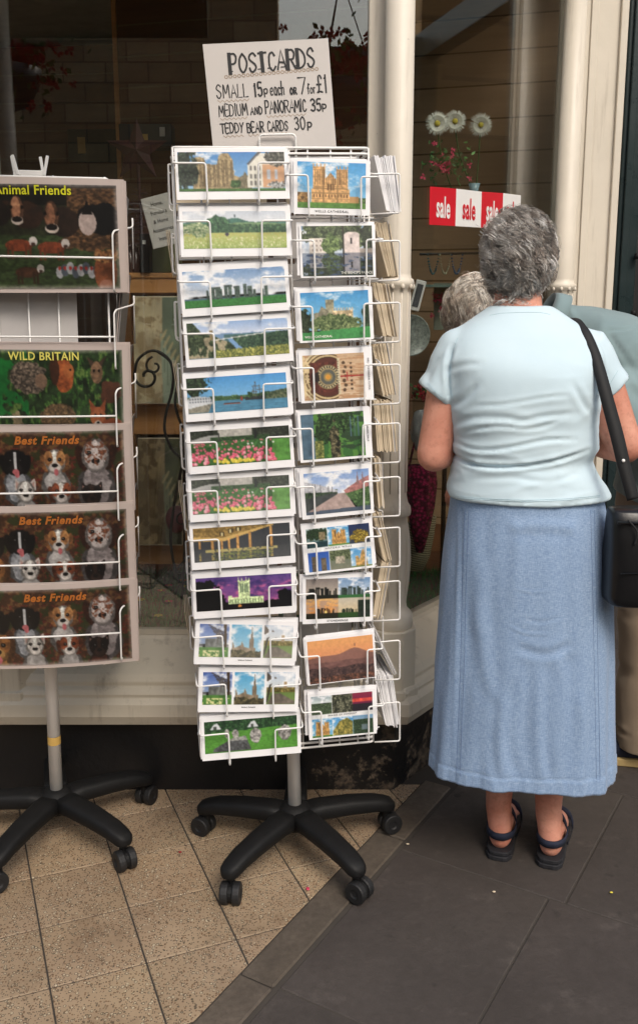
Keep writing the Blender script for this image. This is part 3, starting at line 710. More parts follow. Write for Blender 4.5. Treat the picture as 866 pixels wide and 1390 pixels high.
def park_b(c):
    sky_(c, (176, 196, 220), (224, 222, 216), .6, .5); c.put(c.n(5, 6) > .6-.3*(.3-c.Y), (96, 84, 74)); c.foliage((c.Y > .46) & (c.Y < .66), (96, 90, 44), (156, 136, 66), 4, 14)
    c.put(c.rect(.6, .3, .68, .5), (176, 150, 110)); c.put(c.Y > .62, (110, 140, 66)); c.put(c.poly([(0,1),(.2,.66),(.45,.64),(1,.9),(1,1)]), (110, 100, 88), c.n(8, 3), .3); return c.put(c.line(0, .9, .1, .4, .03), (60, 56, 46))
def pic_trip(c, fade=0):
    c.put(c.Y > -1, (242, 242, 244))
    for i, f in enumerate((park_a, spire, park_b)):
        s = Cv(54, 60, .95); f(s)
        if fade: s.c = s.c*(1-fade)+.93*fade
        c.paste(s, i*.345, 0, i*.345+.31, 1)
    return c
def pic_stones(c):
    c.foliage(c.Y < .42-.1*c.X+.06*(c.n(6, 3)-.5), (26, 54, 34), (52, 92, 50), 3); m = c.Y >= .38-.1*c.X; c.put(m, (84, 152, 52), c.n(16, 4, 3, 40), .25)
    for x in (.06, .46): c.put(c.poly([(x,.26),(x+.04,.1),(x+.08,.06),(x+.12,.26)]), (206, 210, 214)); c.put(c.rect(x+.04, .16, x+.07, .26), (70, 76, 70))
    for x, y, rx, ry in ((.24,.42,.02,.13),(.33,.44,.03,.12),(.55,.54,.05,.2),(.86,.52,.06,.22)): c.put(c.blob(x, y, rx*1.3, ry*1.2, 4, 6, .4), (150, 146, 142), c.n(18, 5, 4), .8)
    m = c.poly([(.08,.98),(.1,.86),(.3,.56),(.44,.52),(.5,.98)]); c.put(m, (78, 80, 82), c.n(20, 7, 4), .6); c.put(m & (c.Y < .66), (150, 150, 146), c.n(20, 7, 4), .5); return c
def pic_wells_front(c):
    sky_(c, (66, 158, 226), (130, 196, 236), .9, .53); c.foliage(c.rect(0, .66, .18, .9), (120, 90, 56), (196, 146, 84), 4); c.foliage(c.rect(.8, .76, 1, .9), (50, 80, 40), (80, 110, 60)); c.put(c.rect(.76, .74, .9, .88), (200, 150, 90))
    cath_front(c, .2, .76, .06, .9, (222, 168, 104)); return c.put(c.Y > .88, (92, 142, 60), c.n(20, 3), .25)
def pic_palace(c):
    sky_(c, (130, 160, 200), (210, 220, 230), .6, .5); c.foliage(c.blob(.5, .1, .55, .42, 3, 8), (46, 62, 40), (96, 112, 70)); c.put(c.rect(.1, .24, .38, .56), (226, 214, 202), c.n(12, 3), .2)
    for i in range(4):
        for j in range(3): c.put(c.rect(.14+i*.06, .28+j*.09, .155+i*.06, .32+j*.09), (120, 104, 96))
    c.foliage(c.blob(.4, .38, .12, .24, 5), (70, 96, 50), (126, 150, 84)); c.put(c.rect(.6, .18, .82, .56) | c.ell(.71, .18, .11, .06), (226, 208, 202), c.n(14, 4), .2); c.put(c.rect(.69, .24, .71, .36), (40, 34, 36))
    c.put(c.rect(.57, .0, .6, .56), (50, 46, 40)); c.foliage(c.blob(.95, .2, .14, .4, 6), (30, 40, 28), (66, 80, 50)); c.put(c.rect(.1, .46, 1, .56) & (c.X > .82), (170, 156, 146), c.n(10, 5), .3)
    m = c.Y > .55; refl = c.c[::-1].copy(); H = c.H; k = int(.55*H); n_ = H-k; c.c[k:] = c.c[k-n_:k][::-1]*np.array([.62, .66, .72]); c.put(m & (c.n(8, 5, 3, 40) > .62), (56, 76, 110)); return c
def pic_wells_side(c):
    sky_(c, (56, 148, 214), (140, 200, 232), .8, .6); c.put(c.rect(.36, .16, .48, .5), (150, 144, 116), c.n(20, 3), .4); c.put(c.poly([(.18,.62),(.18,.44),(.26,.42),(.3,.3),(.4,.4),(.42,.62)]), (134, 128, 106), c.n(20, 4), .5)
    m = c.rect(.46, .4, .76, .62)
    for x in np.linspace(.46, .74, 8): m |= c.rect(x, .34, x+.018, .5)
    c.put(m, (206, 180, 136), c.n(24, 5), .5); c.foliage(c.blob(.5, .68, .42, .22, 6, 8), (60, 84, 46), (126, 140, 86), 4, 26); c.foliage(c.blob(.02, .6, .12, .3, 7), (30, 44, 28), (58, 72, 46)); c.foliage(c.blob(.97, .6, .1, .3, 9), (40, 60, 40), (60, 90, 56))
    return c.put(c.Y > .84-.08*c.X, (64, 150, 76), c.n(24, 4), .2)
def pic_clock(c):
    c.grad(0, 1, (206, 170, 132), (214, 184, 150)); c.put(c.n(3, 4, 3, 50) > .55, (190, 142, 100))
    cx, cy = .40, .5; d = np.hypot((c.X-cx)*c.a, (c.Y-cy))
    for r, col in ((.62, (226, 206, 160)), (.585, (120, 88, 52)), (.56, (214, 190, 140)), (.52, (96, 68, 40)), (.49, (206, 180, 130)), (.45, (80, 50, 34)), (.42, (92, 44, 34))): c.put((d < r) & (c.X < .56), col)
    c.put((c.X > .12) & (c.X < .56) & (abs(c.Y-.5) < .34), (96, 44, 34), c.n(20, 3), .5)
    for r, col in ((.27, (150, 130, 90)), (.25, (60, 58, 50)), (.20, (160, 140, 96)), (.17, (90, 92, 84)), (.10, (150, 130, 80)), (.06, (220, 150, 50))): c.put(d < r, col)
    an = np.arctan2(c.Y-cy, (c.X-cx)*c.a); c.put((d < .245) & (d > .205) & (np.sin(an*24) > 0), (210, 190, 140)); c.put(c.blob(.2, .5, .08, .14, 5, 12), (40, 30, 28))
    c.put(c.rect(.555, .1, .60, .9), (210, 196, 160)); c.put(c.rect(.562, .14, .57, .86) & (np.sin(c.Y*120) > 0), (60, 46, 36))
    for i in range(7): c.put(c.blob(.66+.02*(i % 2), .2+i*.1, .03, .04, i, 14), (90, 64, 44)); c.put(c.blob(.78, .22+i*.095, .025, .03, i+3, 14), (84, 60, 44))
    c.put(c.rect(.6, .485, 1, .515), (170, 44, 40)); c.put(c.rect(.7, .4, .72, .6), (176, 40, 40)); c.put((c.X < .1) & (c.n(12, 6) > .5), (226, 200, 150)); return c
def pic_forest(c):
    c.grad(0, 1, (60, 96, 60), (54, 110, 48)); c.put(c.n(4, 3, 4, 2) > .5, (84, 140, 56)); c.put(c.n(3, 5, 4, 9) > .6, (44, 70, 44)); c.put(c.poly([(0,0),(.2,0),(.2,.5),(.28,1),(0,1)]), (84, 114, 136), c.n(5, 4), .25)
    c.foliage(c.blob(.36, .35, .16, .36, 3, 10), (22, 44, 22), (56, 84, 40)); c.foliage(c.blob(.62, .22, .3, .3, 5, 9), (24, 46, 26), (66, 100, 48)); c.foliage(c.blob(.52, .7, .09, .5, 6, 12), (28, 32, 22), (110, 100, 70), 5)
    for x in (.78, .84, .9): c.put(c.rect(x, .1, x+.012, .55), (80, 110, 130))
    return c.foliage(c.rect(.2, .6, .34, 1), (90, 104, 50), (140, 140, 70), 7)
def pic_street(c):
    sky_(c, (110, 150, 214), (206, 214, 232), .6, .5); c.foliage(c.rect(0, .44, .5, .66), (40, 60, 42), (70, 90, 60)); c.put(c.poly([(0,.2),(.2,.28),(.5,.46),(.5,.5),(0,.46)]), (190, 190, 196), c.n(20, 3), .3)
    for x in (.16, .24, .36, .42): c.put(c.rect(x, .2+x*.4, x+.01, .5), (60, 62, 70))
    c.put(c.poly([(.6,.48),(.8,.3),(1,.16),(1,.6),(.62,.56)]), (176, 110, 104), c.n(20, 4), .35); c.put(c.poly([(0,1),(.0,.92),(.5,.54),(.62,.54),(.8,1)]), (176, 150, 142), c.n(12, 5), .2)
    c.put(c.poly([(0,.62),(.4,.52),(.5,.55),(0,.95)]), (60, 66, 66), c.n(14, 5), .3); c.foliage(c.poly([(.62,.56),(.8,.5),(1,.42),(1,1),(.84,1)]), (50, 84, 44), (90, 124, 66)); c.put(c.Y > .93-.04*c.X, (70, 84, 104))
    for x in (.8, .88): c.put(c.poly([(x,.34),(x+.02,.04),(x+.04,.34)]), (140, 100, 96))
    return c
def six(c, fs, asp=1.2):
    c.put(c.Y > -1, (240, 240, 240))
    for i, f in enumerate(fs):
        s = Cv(44, 38, asp); f(s); x = (i % 3)*.338; y = (i//3)*.56; c.paste(s, x, y, x+.325, y+.44)
    return c
def night_v(c): c.grad(0, 1, (34, 50, 96), (50, 60, 80)); c.foliage(c.blob(.5, .65, .5, .35, 4, 6), (80, 66, 20), (206, 170, 60)); return c
def towers(c): c.grad(0, 1, (40, 84, 180), (70, 120, 200)); c.put(c.rect(.14, .2, .42, 1) | c.rect(.6, .3, .85, 1), (110, 96, 78), c.n(14, 3), .4); return c
def garden(c): c.grad(0, 1, (90, 110, 90), (130, 130, 110)); c.foliage(c.Y < .5, (60, 74, 50), (120, 130, 90)); c.put(c.rect(.25, .3, .7, .7), (170, 160, 140), c.n(10, 4), .5); return c
def ruin(c): sky_(c, (66, 150, 216), (170, 206, 230)); c.put(c.poly([(.2,.9),(.2,.4),(.35,.4),(.4,.6),(.5,.2),(.62,.05),(.7,.3),(.8,.9)]), (206, 160, 90), c.n(10, 3), .5); c.put(c.Y > .9, (120, 140, 70)); return c
def front_(c): sky_(c, (60, 150, 214), (120, 190, 226)); cath_front(c, .15, .85, .12, .92, (214, 160, 84)); c.put(c.Y > .9, (90, 140, 60)); return c
def lake(c): c.grad(0, 1, (170, 190, 190), (60, 90, 90)); c.foliage(c.blob(.5, .3, .6, .35, 4), (26, 44, 28), (50, 76, 44)); c.put(c.rect(.6, .2, .9, .6), (140, 124, 90), c.n(10, 3), .4); c.put(c.Y > .7, (30, 60, 66), c.n(5, 3, 2, 20), .3); return c
def hills(c): sky_(c, (150, 170, 180), (210, 220, 216), .4); c.foliage(c.Y > .4+.1*(c.n(4, 3)-.5), (50, 66, 46), (84, 104, 70)); return c
def crag(c): c.foliage(c.Y > -1, (40, 44, 34), (120, 120, 96), 5, 10); return c
def redsun(c): c.grad(0, 1, (150, 40, 70), (90, 24, 60)); c.put((c.Y > .3) & (c.Y < .5), (220, 70, 60), c.n(6, 3), .4); c.put(c.Y > .6, (40, 34, 44)); return c
def cliff(c): sky_(c, (66, 150, 216), (150, 200, 226)); c.foliage(c.poly([(0,1),(0,.7),(.3,.2),(.7,.05),(1,.3),(1,1)]), (110, 110, 50), (176, 156, 70), 4, 10); return c
def gardens(c): c.grad(0, .4, (110, 160, 200), (160, 180, 200)); c.foliage(c.Y > .2, (36, 56, 40), (66, 90, 60)); c.put(c.rect(.4, .5, .7, .8), (110, 130, 136)); return c
def pic_six_a(c): return six(c, (lake, front_, night_v, towers, garden, ruin))
def pic_six_b(c): return six(c, (hills, crag, redsun, front_, cliff, gardens))
def h1(c): c.grad(0, 1, (130, 120, 116), (206, 190, 170)); henge(c, .85, .4, (20, 22, 20), .05, .98); c.put(c.Y > .82, (24, 28, 20)); return c
def h2(c): sky_(c, (110, 150, 196), (196, 206, 220)); henge(c, .85, .4, (50, 66, 60), .05, .98); c.put(c.Y > .84, (50, 110, 56)); return c
def h3(c): c.grad(0, 1, (230, 180, 110), (226, 130, 60)); c.put(c.n(4, 3, 3, 9) > .55, (190, 150, 120)); henge(c, .72, .25, (30, 26, 24), .3, .9); c.put(c.Y > .7, (36, 34, 22)); c.put(c.ell(.62, .66, .04, .06), (255, 220, 120)); return c
def h4(c): c.grad(0, 1, (200, 190, 170), (226, 196, 140)); henge(c, .72, .2, (40, 50, 40), .1, .6); c.put(c.Y > .7, (44, 80, 34)); c.put(c.rect(.62, .1, 1, .95), (36, 50, 40), c.n(8, 3), .4); return c
def pic_four(c):
    c.put(c.Y > -1, (236, 236, 236))
    for i, f in enumerate((h1, h2, h3, h4)):
        s = Cv(62, 44, 1.4); f(s); x = (i % 2)*.505; y = (i//2)*.505; c.paste(s, x, y, x+.495, y+.495)
    return c
def pic_sunset(c):
    c.grad(0, .55, (240, 166, 96), (226, 140, 96)); c.put(c.Y > .42-.2*np.exp(-((c.X-.72)/.2)**2)-.04*np.sin(c.X*6), (146, 100, 88)); c.put(c.rect(.715, .15, .73, .22), (140, 90, 80)); c.put(c.Y > .52+.06*(c.n(5, 3)-.5), (122, 84, 78), c.n(10, 4, 4, 20), .2)
    c.foliage((c.Y > .66+.1*(c.n(6, 5)-.5)), (66, 50, 52), (92, 66, 60), 4); c.foliage(c.rect(0, .86, 1, 1), (60, 46, 44), (130, 80, 60), 6); return c
# ---- animals on the large laminated cards
def dog(c, cx, cy, s, face, patch, ear, body, prick=False, tongue=True, seed=3):
    s *= 1.16
    a = c.a; rx = s/a
    c.put(c.blob(cx, cy+s*1.9, rx*1.2, s*1.55, seed, 9, .3), [k*.50 for k in body], c.n(40, seed, 3), .3); c.put(c.blob(cx, cy+s*1.8, rx*.85, s*1.35, seed+3, 12, .45), [k*.92 for k in body], c.n(26, seed, 3), .3)
    if prick:
        for q in (-1, 1): c.put(c.poly([(cx+q*rx*.9, cy-s*.1), (cx+q*rx*.85, cy-s*1.25), (cx+q*rx*.2, cy-s*.6)]), ear); c.put(c.poly([(cx+q*rx*.8, cy-s*.3), (cx+q*rx*.78, cy-s*.95), (cx+q*rx*.4, cy-s*.6)]), (200, 150, 140))
    else:
        for q in (-1, 1): c.put(c.ell(cx+q*rx*.80, cy+s*.12, rx*.30, s*.78, q*.25), [k*.8 for k in ear], c.n(40, seed+2, 3), .5)
    c.put(c.blob(cx, cy, rx*.86, s*1.08, seed+1, 14, .22), [k*.60 for k in face], c.n(40, seed, 3), .3); c.put(c.blob(cx, cy-s*.05, rx*.68, s*.90, seed+2, 16, .25), face, c.n(50, seed+4, 3), .35); c.put(c.ell(cx, cy-s*.45, rx*.16, s*.5), [min(255, k*1.15+10) for k in face], c.n(50, seed), .3)
    if patch: c.put((c.ell(cx-rx*.48, cy-s*.28, rx*.34, s*.62) | c.ell(cx+rx*.48, cy-s*.28, rx*.34, s*.62)), patch, c.n(30, seed+1, 3), .4)
    c.put(c.ell(cx, cy+s*.50, rx*.50, s*.44), [k*.72 for k in face]); c.put(c.ell(cx, cy+s*.44, rx*.44, s*.38), [min(255, k+10) for k in face], c.n(40, seed), .25); 
    for q in (-1, 1): c.put(c.ell(cx+q*rx*.38, cy-s*.18, rx*.16, s*.14), (14, 9, 8)); c.put(c.ell(cx+q*rx*.36, cy-s*.21, rx*.04, s*.04), (220, 220, 220))
    c.put(c.ell(cx, cy+s*.30, rx*.24, s*.17), (16, 12, 12))
    if tongue: c.put(c.ell(cx+rx*.08, cy+s*.86, rx*.18, s*.28), (220, 110, 116))
def pic_best_friends(c):
    c.put(c.Y > -1, (84, 52, 30)); t = c.n(26, 3, 4); c.put(t > .5, (108, 62, 40)); c.put(t > .6, (128, 92, 52)); c.put(c.n(9, 7, 3) > .6, (66, 70, 32)); c.speck(c.Y > .2, (124, 44, 32), 34, .68)
    dog(c, .17, .42, .15, (24, 22, 24), (16, 16, 18), (18, 18, 20), (60, 56, 58), seed=2)
    dog(c, .36, .38, .14, (30, 28, 30), (14, 14, 16), (14, 14, 16), (178, 182, 190), seed=3); c.put(c.rect(.352, .25, .368, .46), (220, 220, 222)); c.put(c.ell(.36, .49, .020, .035), (220, 112, 118))
    dog(c, .59, .37, .13, (226, 214, 204), (190, 130, 76), (170, 112, 62), (214, 208, 204), seed=4)
    dog(c, .83, .31, .18, (196, 184, 180), None, (92, 44, 24), (178, 166, 166), tongue=False, seed=5); c.speck(c.ell(.83, .27, .07, .16), (150, 90, 60), 40, .58)
    dog(c, .03, .74, .15, (90, 58, 34), (40, 28, 20), (44, 30, 22), (96, 62, 36), prick=True, tongue=False, seed=6)
    dog(c, .18, .76, .17, (196, 140, 74), (160, 104, 50), (120, 74, 36), (176, 122, 62), seed=7)
    dog(c, .41, .74, .12, (222, 214, 206), None, (206, 196, 188), (206, 200, 196), prick=True, tongue=False, seed=8)
    dog(c, .62, .76, .12, (220, 210, 202), (150, 78, 44), (134, 66, 36), (206, 200, 196), tongue=False, seed=9)
    dog(c, .80, .80, .12, (60, 36, 26), (30, 20, 18), (44, 26, 20), (96, 50, 34), prick=True, tongue=False, seed=10); vig(c); return c
def vig(c):
    e = np.minimum(np.minimum(c.X, 1-c.X)*c.a, np.minimum(c.Y, 1-c.Y)); m = np.clip(1-e/.045, 0, 1)
    return c.put(m*(.75+.5*(c.n(20, 3)-.5)), (206, 194, 190))
def cow(c, cx, cy, s, face, patch, seed):
    rx = s/c.a
    c.put(c.blob(cx+rx*.9, cy+s*.5, rx*1.3, s*1.2, seed, 8, .3), patch, c.n(20, seed), .3)
    for q in (-1, 1): c.put(c.ell(cx+q*rx*1.05, cy-s*.45, rx*.5, s*.24, q*.3), patch)
    c.put(c.blob(cx, cy, rx*.60, s*1.2, seed, 10, .2), [k*.6 for k in face], c.n(26, seed, 3), .4); c.put(c.blob(cx-rx*.08, cy, rx*.40, s*1.1, seed+2, 12, .3), face, c.n(26, seed, 3), .35); c.put(c.ell(cx, cy+s*.9, rx*.5, s*.36), (226, 206, 190)); c.put(c.ell(cx, cy+s*.8, rx*.42, s*.24), (36, 28, 28))
    for q in (-1, 1): c.put(c.ell(cx+q*rx*.46, cy-s*.2, rx*.13, s*.14), (14, 10, 10))
def small_cow(c, cx, cy, s, col):
    rx = s/c.a
    c.put(c.ell(cx, cy, rx*1.2, s*.52), col, c.n(26, 4), .3)
    for q in (-.95, -.6, .6, .95): c.put(c.rect(cx+q*rx-.006, cy, cx+q*rx+.006, cy+s*1.15), [k*.8 for k in col])
    c.put(c.ell(cx+rx*1.25, cy-s*.35, rx*.36, s*.42), (226, 214, 204)); c.put(c.ell(cx+rx*1.25, cy-s*.1, rx*.18, s*.16), (90, 60, 50))
def pic_animal_friends(c):
    c.put(c.Y > -1, (52, 56, 34), c.n(20, 2, 4), .6); c.put((c.Y > .48), (66, 84, 46), c.n(26, 3, 4, 50), .5); c.put(c.Y < .2, (26, 24, 20), c.n(9, 3), .4)
    c.put(c.rect(.72, .03, 1, .38) | c.blob(.88, .5, .2, .16, 3), (104, 74, 48), c.n(34, 5, 3, 60), .8)
    cow(c, .44, .24, .115, (176, 120, 88), (70, 44, 32), 4); cow(c, .63, .30, .13, (170, 116, 84), (56, 38, 30), 5); cow(c, .27, .22, .11, (80, 52, 36), (40, 28, 24), 6)
    c.put(c.blob(.9, .32, .13, .17, 5, 8, .4), (20, 18, 20)); c.put(c.ell(.83, .36, .05, .12), (206, 180, 170)); c.put(c.poly([(.80,.28),(.83,.14),(.86,.28)]), (20, 18, 20))
    small_cow(c, .44, .58, .11, (150, 72, 40)); small_cow(c, .62, .60, .11, (150, 72, 40)); small_cow(c, .22, .52, .11, (96, 66, 46)); small_cow(c, .48, .84, .10, (92, 58, 38)); small_cow(c, .18, .86, .1, (70, 60, 54))
    for i in range(8): c.put(c.ell(.66+.03*i, .84-.02*(i % 3), .022, .06), (90, 98, 110) if i % 2 else (176, 176, 180)); c.put(c.ell(.66+.03*i, .80, .008, .02), (190, 60, 50))
    c.put(c.ell(.92, .84, .065, .2), (150, 86, 50), c.n(26, 5), .3); c.foliage(c.blob(.92, .68, .08, .07, 4, 16), (160, 104, 60), (206, 156, 96)); c.put(c.ell(.92, .97, .04, .06), (180, 120, 96)); c.put(c.poly([(.02,.5),(.3,.5),(.3,1),(.02,1)]) & (c.n(6, 5) > .56), (40, 120, 50)); vig(c); return c
def pic_wild(c):
    c.put(c.Y > -1, (46, 70, 36), c.n(14, 2, 4), .7); t = c.n(30, 5, 4, 12); c.put(t > .55, (66, 112, 46)); c.put(t > .66, (110, 140, 66)); c.put((c.X > .2) & (c.X < .45) & (c.n(6, 3) > .5), (30, 128, 54))
    c.put(c.blob(.46, .3, .11, .19, 4, 14, .5), (112, 98, 84), c.n(60, 5, 3), .9); c.put(c.ell(.53, .33, .035, .08), (150, 120, 96))
    c.put(c.blob(.66, .28, .06, .2, 6, 8, .3), (178, 92, 44), c.n(30, 4), .4); c.put(c.ell(.69, .22, .03, .08), (196, 110, 56)); c.put(c.ell(.70, .21, .006, .014), (10, 10, 10)); c.put(c.blob(.61, .22, .03, .2, 7, 8, .5), (90, 50, 30)); c.put(c.poly([(.68,.16),(.685,.06),(.70,.15)]), (190, 100, 50))
    c.put(c.ell(.85, .24, .035, .12), (140, 108, 80), c.n(30, 6), .3); c.put(c.blob(.93, .46, .08, .12, 4), (110, 66, 44)); 
    for q in (-1, 1): c.put(c.poly([(.85+q*.03,.18),(.85+q*.06,.06),(.85+q*.012,.13)]), (90, 70, 54)); c.put(c.ell(.85+q*.015, .22, .006, .016), (10, 10, 10))
    c.put(c.blob(.62, .72, .11, .17, 8, 12, .3), (120, 96, 66), c.n(60, 7, 3), .7); c.put(c.ell(.85, .72, .045, .11), (196, 112, 66)); c.put(c.blob(.93, .86, .08, .14, 5, 8, .3), (170, 90, 50)); c.put(c.ell(.85, .86, .03, .1), (220, 206, 190))
    for q in (-1, 1): c.put(c.poly([(.85+q*.04,.68),(.85+q*.05,.52),(.85+q*.01,.62)]), (180, 96, 54)); c.put(c.ell(.85+q*.016, .70, .006, .014), (10, 10, 10))
    c.put(c.ell(.85, .79, .008, .02), (10, 10, 10)); c.put(c.blob(.38, .8, .04, .2, 5), (150, 134, 100), c.n(20, 3), .5); c.put(c.blob(.12, .4, .1, .25, 9, 12, .5), (90, 80, 70), c.n(40, 3), .8); vig(c); return c
PICMESH = {}
def pic_mesh(key, fn, w, h, nx, fade=0, bend=0, texmat='picture', bw=1, **kw):
    """grid mesh of size w x h in the local XZ plane, centred, facing -Y; colours stored per vertex"""
    if key in PICMESH: return PICMESH[key]
    asp = w/h; ny = max(8, int(nx/asp)); c = Cv(nx, ny, asp); fn(c, **kw)
    rs_ = np.random.RandomState(len(key)); c.c = c.c*(1+(.15 if texmat == 'picture' else .34)*(vnoise(c.X*asp*nx*.16, c.Y*nx*.16, 77, 3, .8)[..., None]-.5))
    if texmat == 'picture': g = c.c.mean(-1, keepdims=True); c.c = g+(c.c-g)*.86
    if texmat == 'picture_lam': c.c = c.c*(1+.4*(vnoise(c.X*asp*6, c.Y*6, 31, 4)[..., None]-.5)); g = c.c.mean(-1, keepdims=True); c.c = (g+(c.c-g)*.78)*.80; c.c = np.where(c.c < .5, c.c*(.7+.6*c.c), c.c)
    k1 = np.pad(c.c, ((1, 1), (1, 1), (0, 0)), 'edge'); c.c = (c.c*2+k1[:-2, 1:-1]+k1[2:, 1:-1]+k1[1:-1, :-2]+k1[1:-1, 2:])/6
    if fade: c.c = c.c*(1-fade)+.9*fade
    c.c = np.clip(c.c, 0, 1)
    x = (c.X-.5)*w; z = (.5-c.Y)*h; y = -bend*(1-(x/(bw/2))**2) if bend else np.zeros_like(x)
    co = np.stack([x, y, z], -1).reshape(-1, 3).astype(np.float32)
    idx = np.arange(nx*ny).reshape(ny, nx); a = idx[:-1, :-1].ravel(); b = idx[:-1, 1:].ravel(); d = idx[1:, 1:].ravel(); e = idx[1:, :-1].ravel()
    f = np.stack([a, e, d, b], 1)
    me = bpy.data.meshes.new(key); me.vertices.add(len(co)); me.vertices.foreach_set('co', co.ravel())
    me.loops.add(f.size); me.loops.foreach_set('vertex_index', f.ravel().astype(np.int32)); me.polygons.add(len(f)); me.polygons.foreach_set('loop_start', np.arange(0, f.size, 4, dtype=np.int32))
    try: me.polygons.foreach_set('loop_total', np.full(len(f), 4, np.int32))
    except Exception: pass
    me.update(calc_edges=True); me.polygons.foreach_set('use_smooth', [True]*len(f))
    lin = np.where(c.c <= .04045, c.c/12.92, ((c.c+.055)/1.055)**2.4)
    at = me.color_attributes.new('Col', 'FLOAT_COLOR', 'POINT'); at.data.foreach_set('color', np.concatenate([lin.reshape(-1, 3), np.ones((nx*ny, 1))], 1).astype(np.float32).ravel())
    me.materials.append(M[texmat]); PICMESH[key] = me; return me
def text(name, s, size, mat, parent=None, M_=None, offset=0, shear=0, sx=1, space=1, depth=.0002, align='CENTER', name_part=None):
    cu = bpy.data.curves.new('t', 'FONT'); cu.body = s; cu.size = size; cu.offset = offset; cu.shear = shear; cu.space_character = space; cu.align_x = align; cu.align_y = 'CENTER'; cu.extrude = depth; cu.resolution_u = 3
    o = bpy.data.objects.new('t', cu); COL.objects.link(o); dg = bpy.context.evaluated_depsgraph_get(); dg.update()
    me = bpy.data.meshes.new_from_object(o.evaluated_get(dg)); bpy.data.objects.remove(o)
    me.materials.clear(); me.materials.append(mat); me.transform(Matrix.Diagonal((sx, 1, 1, 1)))
    me.transform(Matrix.Rotation(R(90), 4, 'X'))           # now in XZ plane facing -Y
    if M_ is not None: me.transform(M_)
    me.name = name; return link(bpy.data.objects.new(name, me), parent)
# --- hand lettering: stroke glyphs in a 0..w by 0..1 box
GL = {'P': (.55, [[(0,0),(0,1)],[(0,1),(.35,1),(.5,.86),(.5,.64),(.35,.5),(0,.5)]]), 'O': (.62, [[(.3,1),(.08,.8),(.02,.5),(.08,.2),(.3,0),(.5,.2),(.57,.5),(.5,.8),(.3,1)]]),
 'S': (.55, [[(.48,.85),(.3,1),(.1,.92),(.05,.72),(.25,.55),(.42,.42),(.48,.22),(.3,0),(.1,.04),(.02,.2)]]), 'T': (.6, [[(0,1),(.58,1)],[(.29,1),(.29,0)]]), 'C': (.55, [[(.5,.82),(.3,1),(.1,.85),(.03,.5),(.1,.15),(.3,0),(.5,.18)]]),
 'A': (.62, [[(0,0),(.3,1),(.6,0)],[(.12,.36),(.48,.36)]]), 'R': (.58, [[(0,0),(0,1)],[(0,1),(.35,1),(.48,.86),(.48,.66),(.35,.52),(0,.52)],[(.2,.52),(.54,0)]]), 'D': (.6, [[(0,0),(0,1)],[(0,1),(.25,1),(.48,.8),(.54,.5),(.48,.2),(.25,0),(0,0)]]),
 'M': (.72, [[(0,0),(.08,1),(.34,.3),(.6,1),(.68,0)]]), 'L': (.5, [[(0,1),(0,0),(.45,.02)]]), 'E': (.5, [[(.46,1),(0,1),(0,0),(.46,0)],[(0,.52),(.38,.52)]]), 'N': (.58, [[(0,0),(0,1),(.5,0),(.5,1)]]), 'I': (.16, [[(.05,0),(.05,1)]]),
 'U': (.58, [[(0,1),(0,.25),(.12,.03),(.25,0),(.4,.05),(.5,.25),(.5,1)]]), 'B': (.55, [[(0,0),(0,1)],[(0,1),(.3,1),(.42,.88),(.42,.66),(.3,.54),(0,.54)],[(.3,.54),(.46,.4),(.48,.18),(.34,0),(0,0)]]), 'Y': (.56, [[(0,1),(.27,.5)],[(.54,1),(.27,.5),(.2,0)]]),
 '1': (.3, [[(0,.82),(.12,1),(.12,0)]]), '5': (.5, [[(.44,1),(.08,1),(.05,.58),(.28,.62),(.44,.45),(.42,.15),(.22,0),(.02,.1)]]), '7': (.5, [[(0,1),(.46,1),(.18,0)]]), '3': (.5, [[(.02,.88),(.2,1),(.4,.88),(.38,.66),(.16,.55),(.42,.42),(.44,.14),(.22,0),(0,.12)]]), '0': (.55, [[(.25,1),(.05,.8),(.02,.5),(.06,.18),(.25,0),(.45,.18),(.5,.5),(.45,.82),(.25,1)]]),
 '£': (.6, [[(.5,.82),(.38,1),(.22,.86),(.22,.2),(.05,0),(.3,.08),(.52,.02)],[(.06,.5),(.42,.5)]]),
 'a': (.5, [[(.4,.5),(.2,.6),(.03,.4),(.03,.15),(.2,0),(.38,.2),(.4,.55),(.4,.1),(.48,0)]]), 'c': (.42, [[(.36,.5),(.2,.58),(.04,.4),(.04,.15),(.2,0),(.36,.1)]]), 'e': (.46, [[(.04,.3),(.38,.34),(.32,.54),(.18,.58),(.04,.4),(.04,.14),(.2,0),(.4,.1)]]), 'h': (.46, [[(.02,1),(.02,0)],[(.02,.35),(.18,.56),(.34,.5),(.38,.3),(.38,0)]]),
 'f': (.36, [[(.36,.92),(.24,1),(.14,.86),(.14,0)],[(0,.55),(.3,.55)]]), 'o': (.46, [[(.2,.56),(.04,.4),(.04,.15),(.2,0),(.38,.15),(.38,.4),(.2,.56)]]), 'r': (.36, [[(.03,.56),(.03,0)],[(.03,.34),(.16,.55),(.32,.5)]]),
 'p': (.5, [[(.02,-.1),(.02,.62)],[(.02,.6),(.28,.62),(.4,.5),(.38,.3),(.22,.2),(.02,.24)]]), 'ᴏ': (.5, [[(.2,.62),(.04,.45),(.04,.18),(.2,0),(.4,.16),(.4,.45),(.2,.62)]]), 'ʀ': (.48, [[(.02,0),(.02,.62)],[(.02,.62),(.26,.62),(.36,.5),(.26,.36),(.02,.34)],[(.16,.34),(.42,0)]]),
 'ᴀ': (.48, [[(0,0),(.22,.62),(.44,0)],[(.08,.22),(.36,.22)]]), 'ɴ': (.46, [[(0,0),(0,.62),(.38,0),(.38,.62)]]), 'ᴅ': (.48, [[(0,0),(0,.62),(.2,.62),(.4,.45),(.4,.18),(.2,0),(0,0)]]), ' ': (.35, [])}
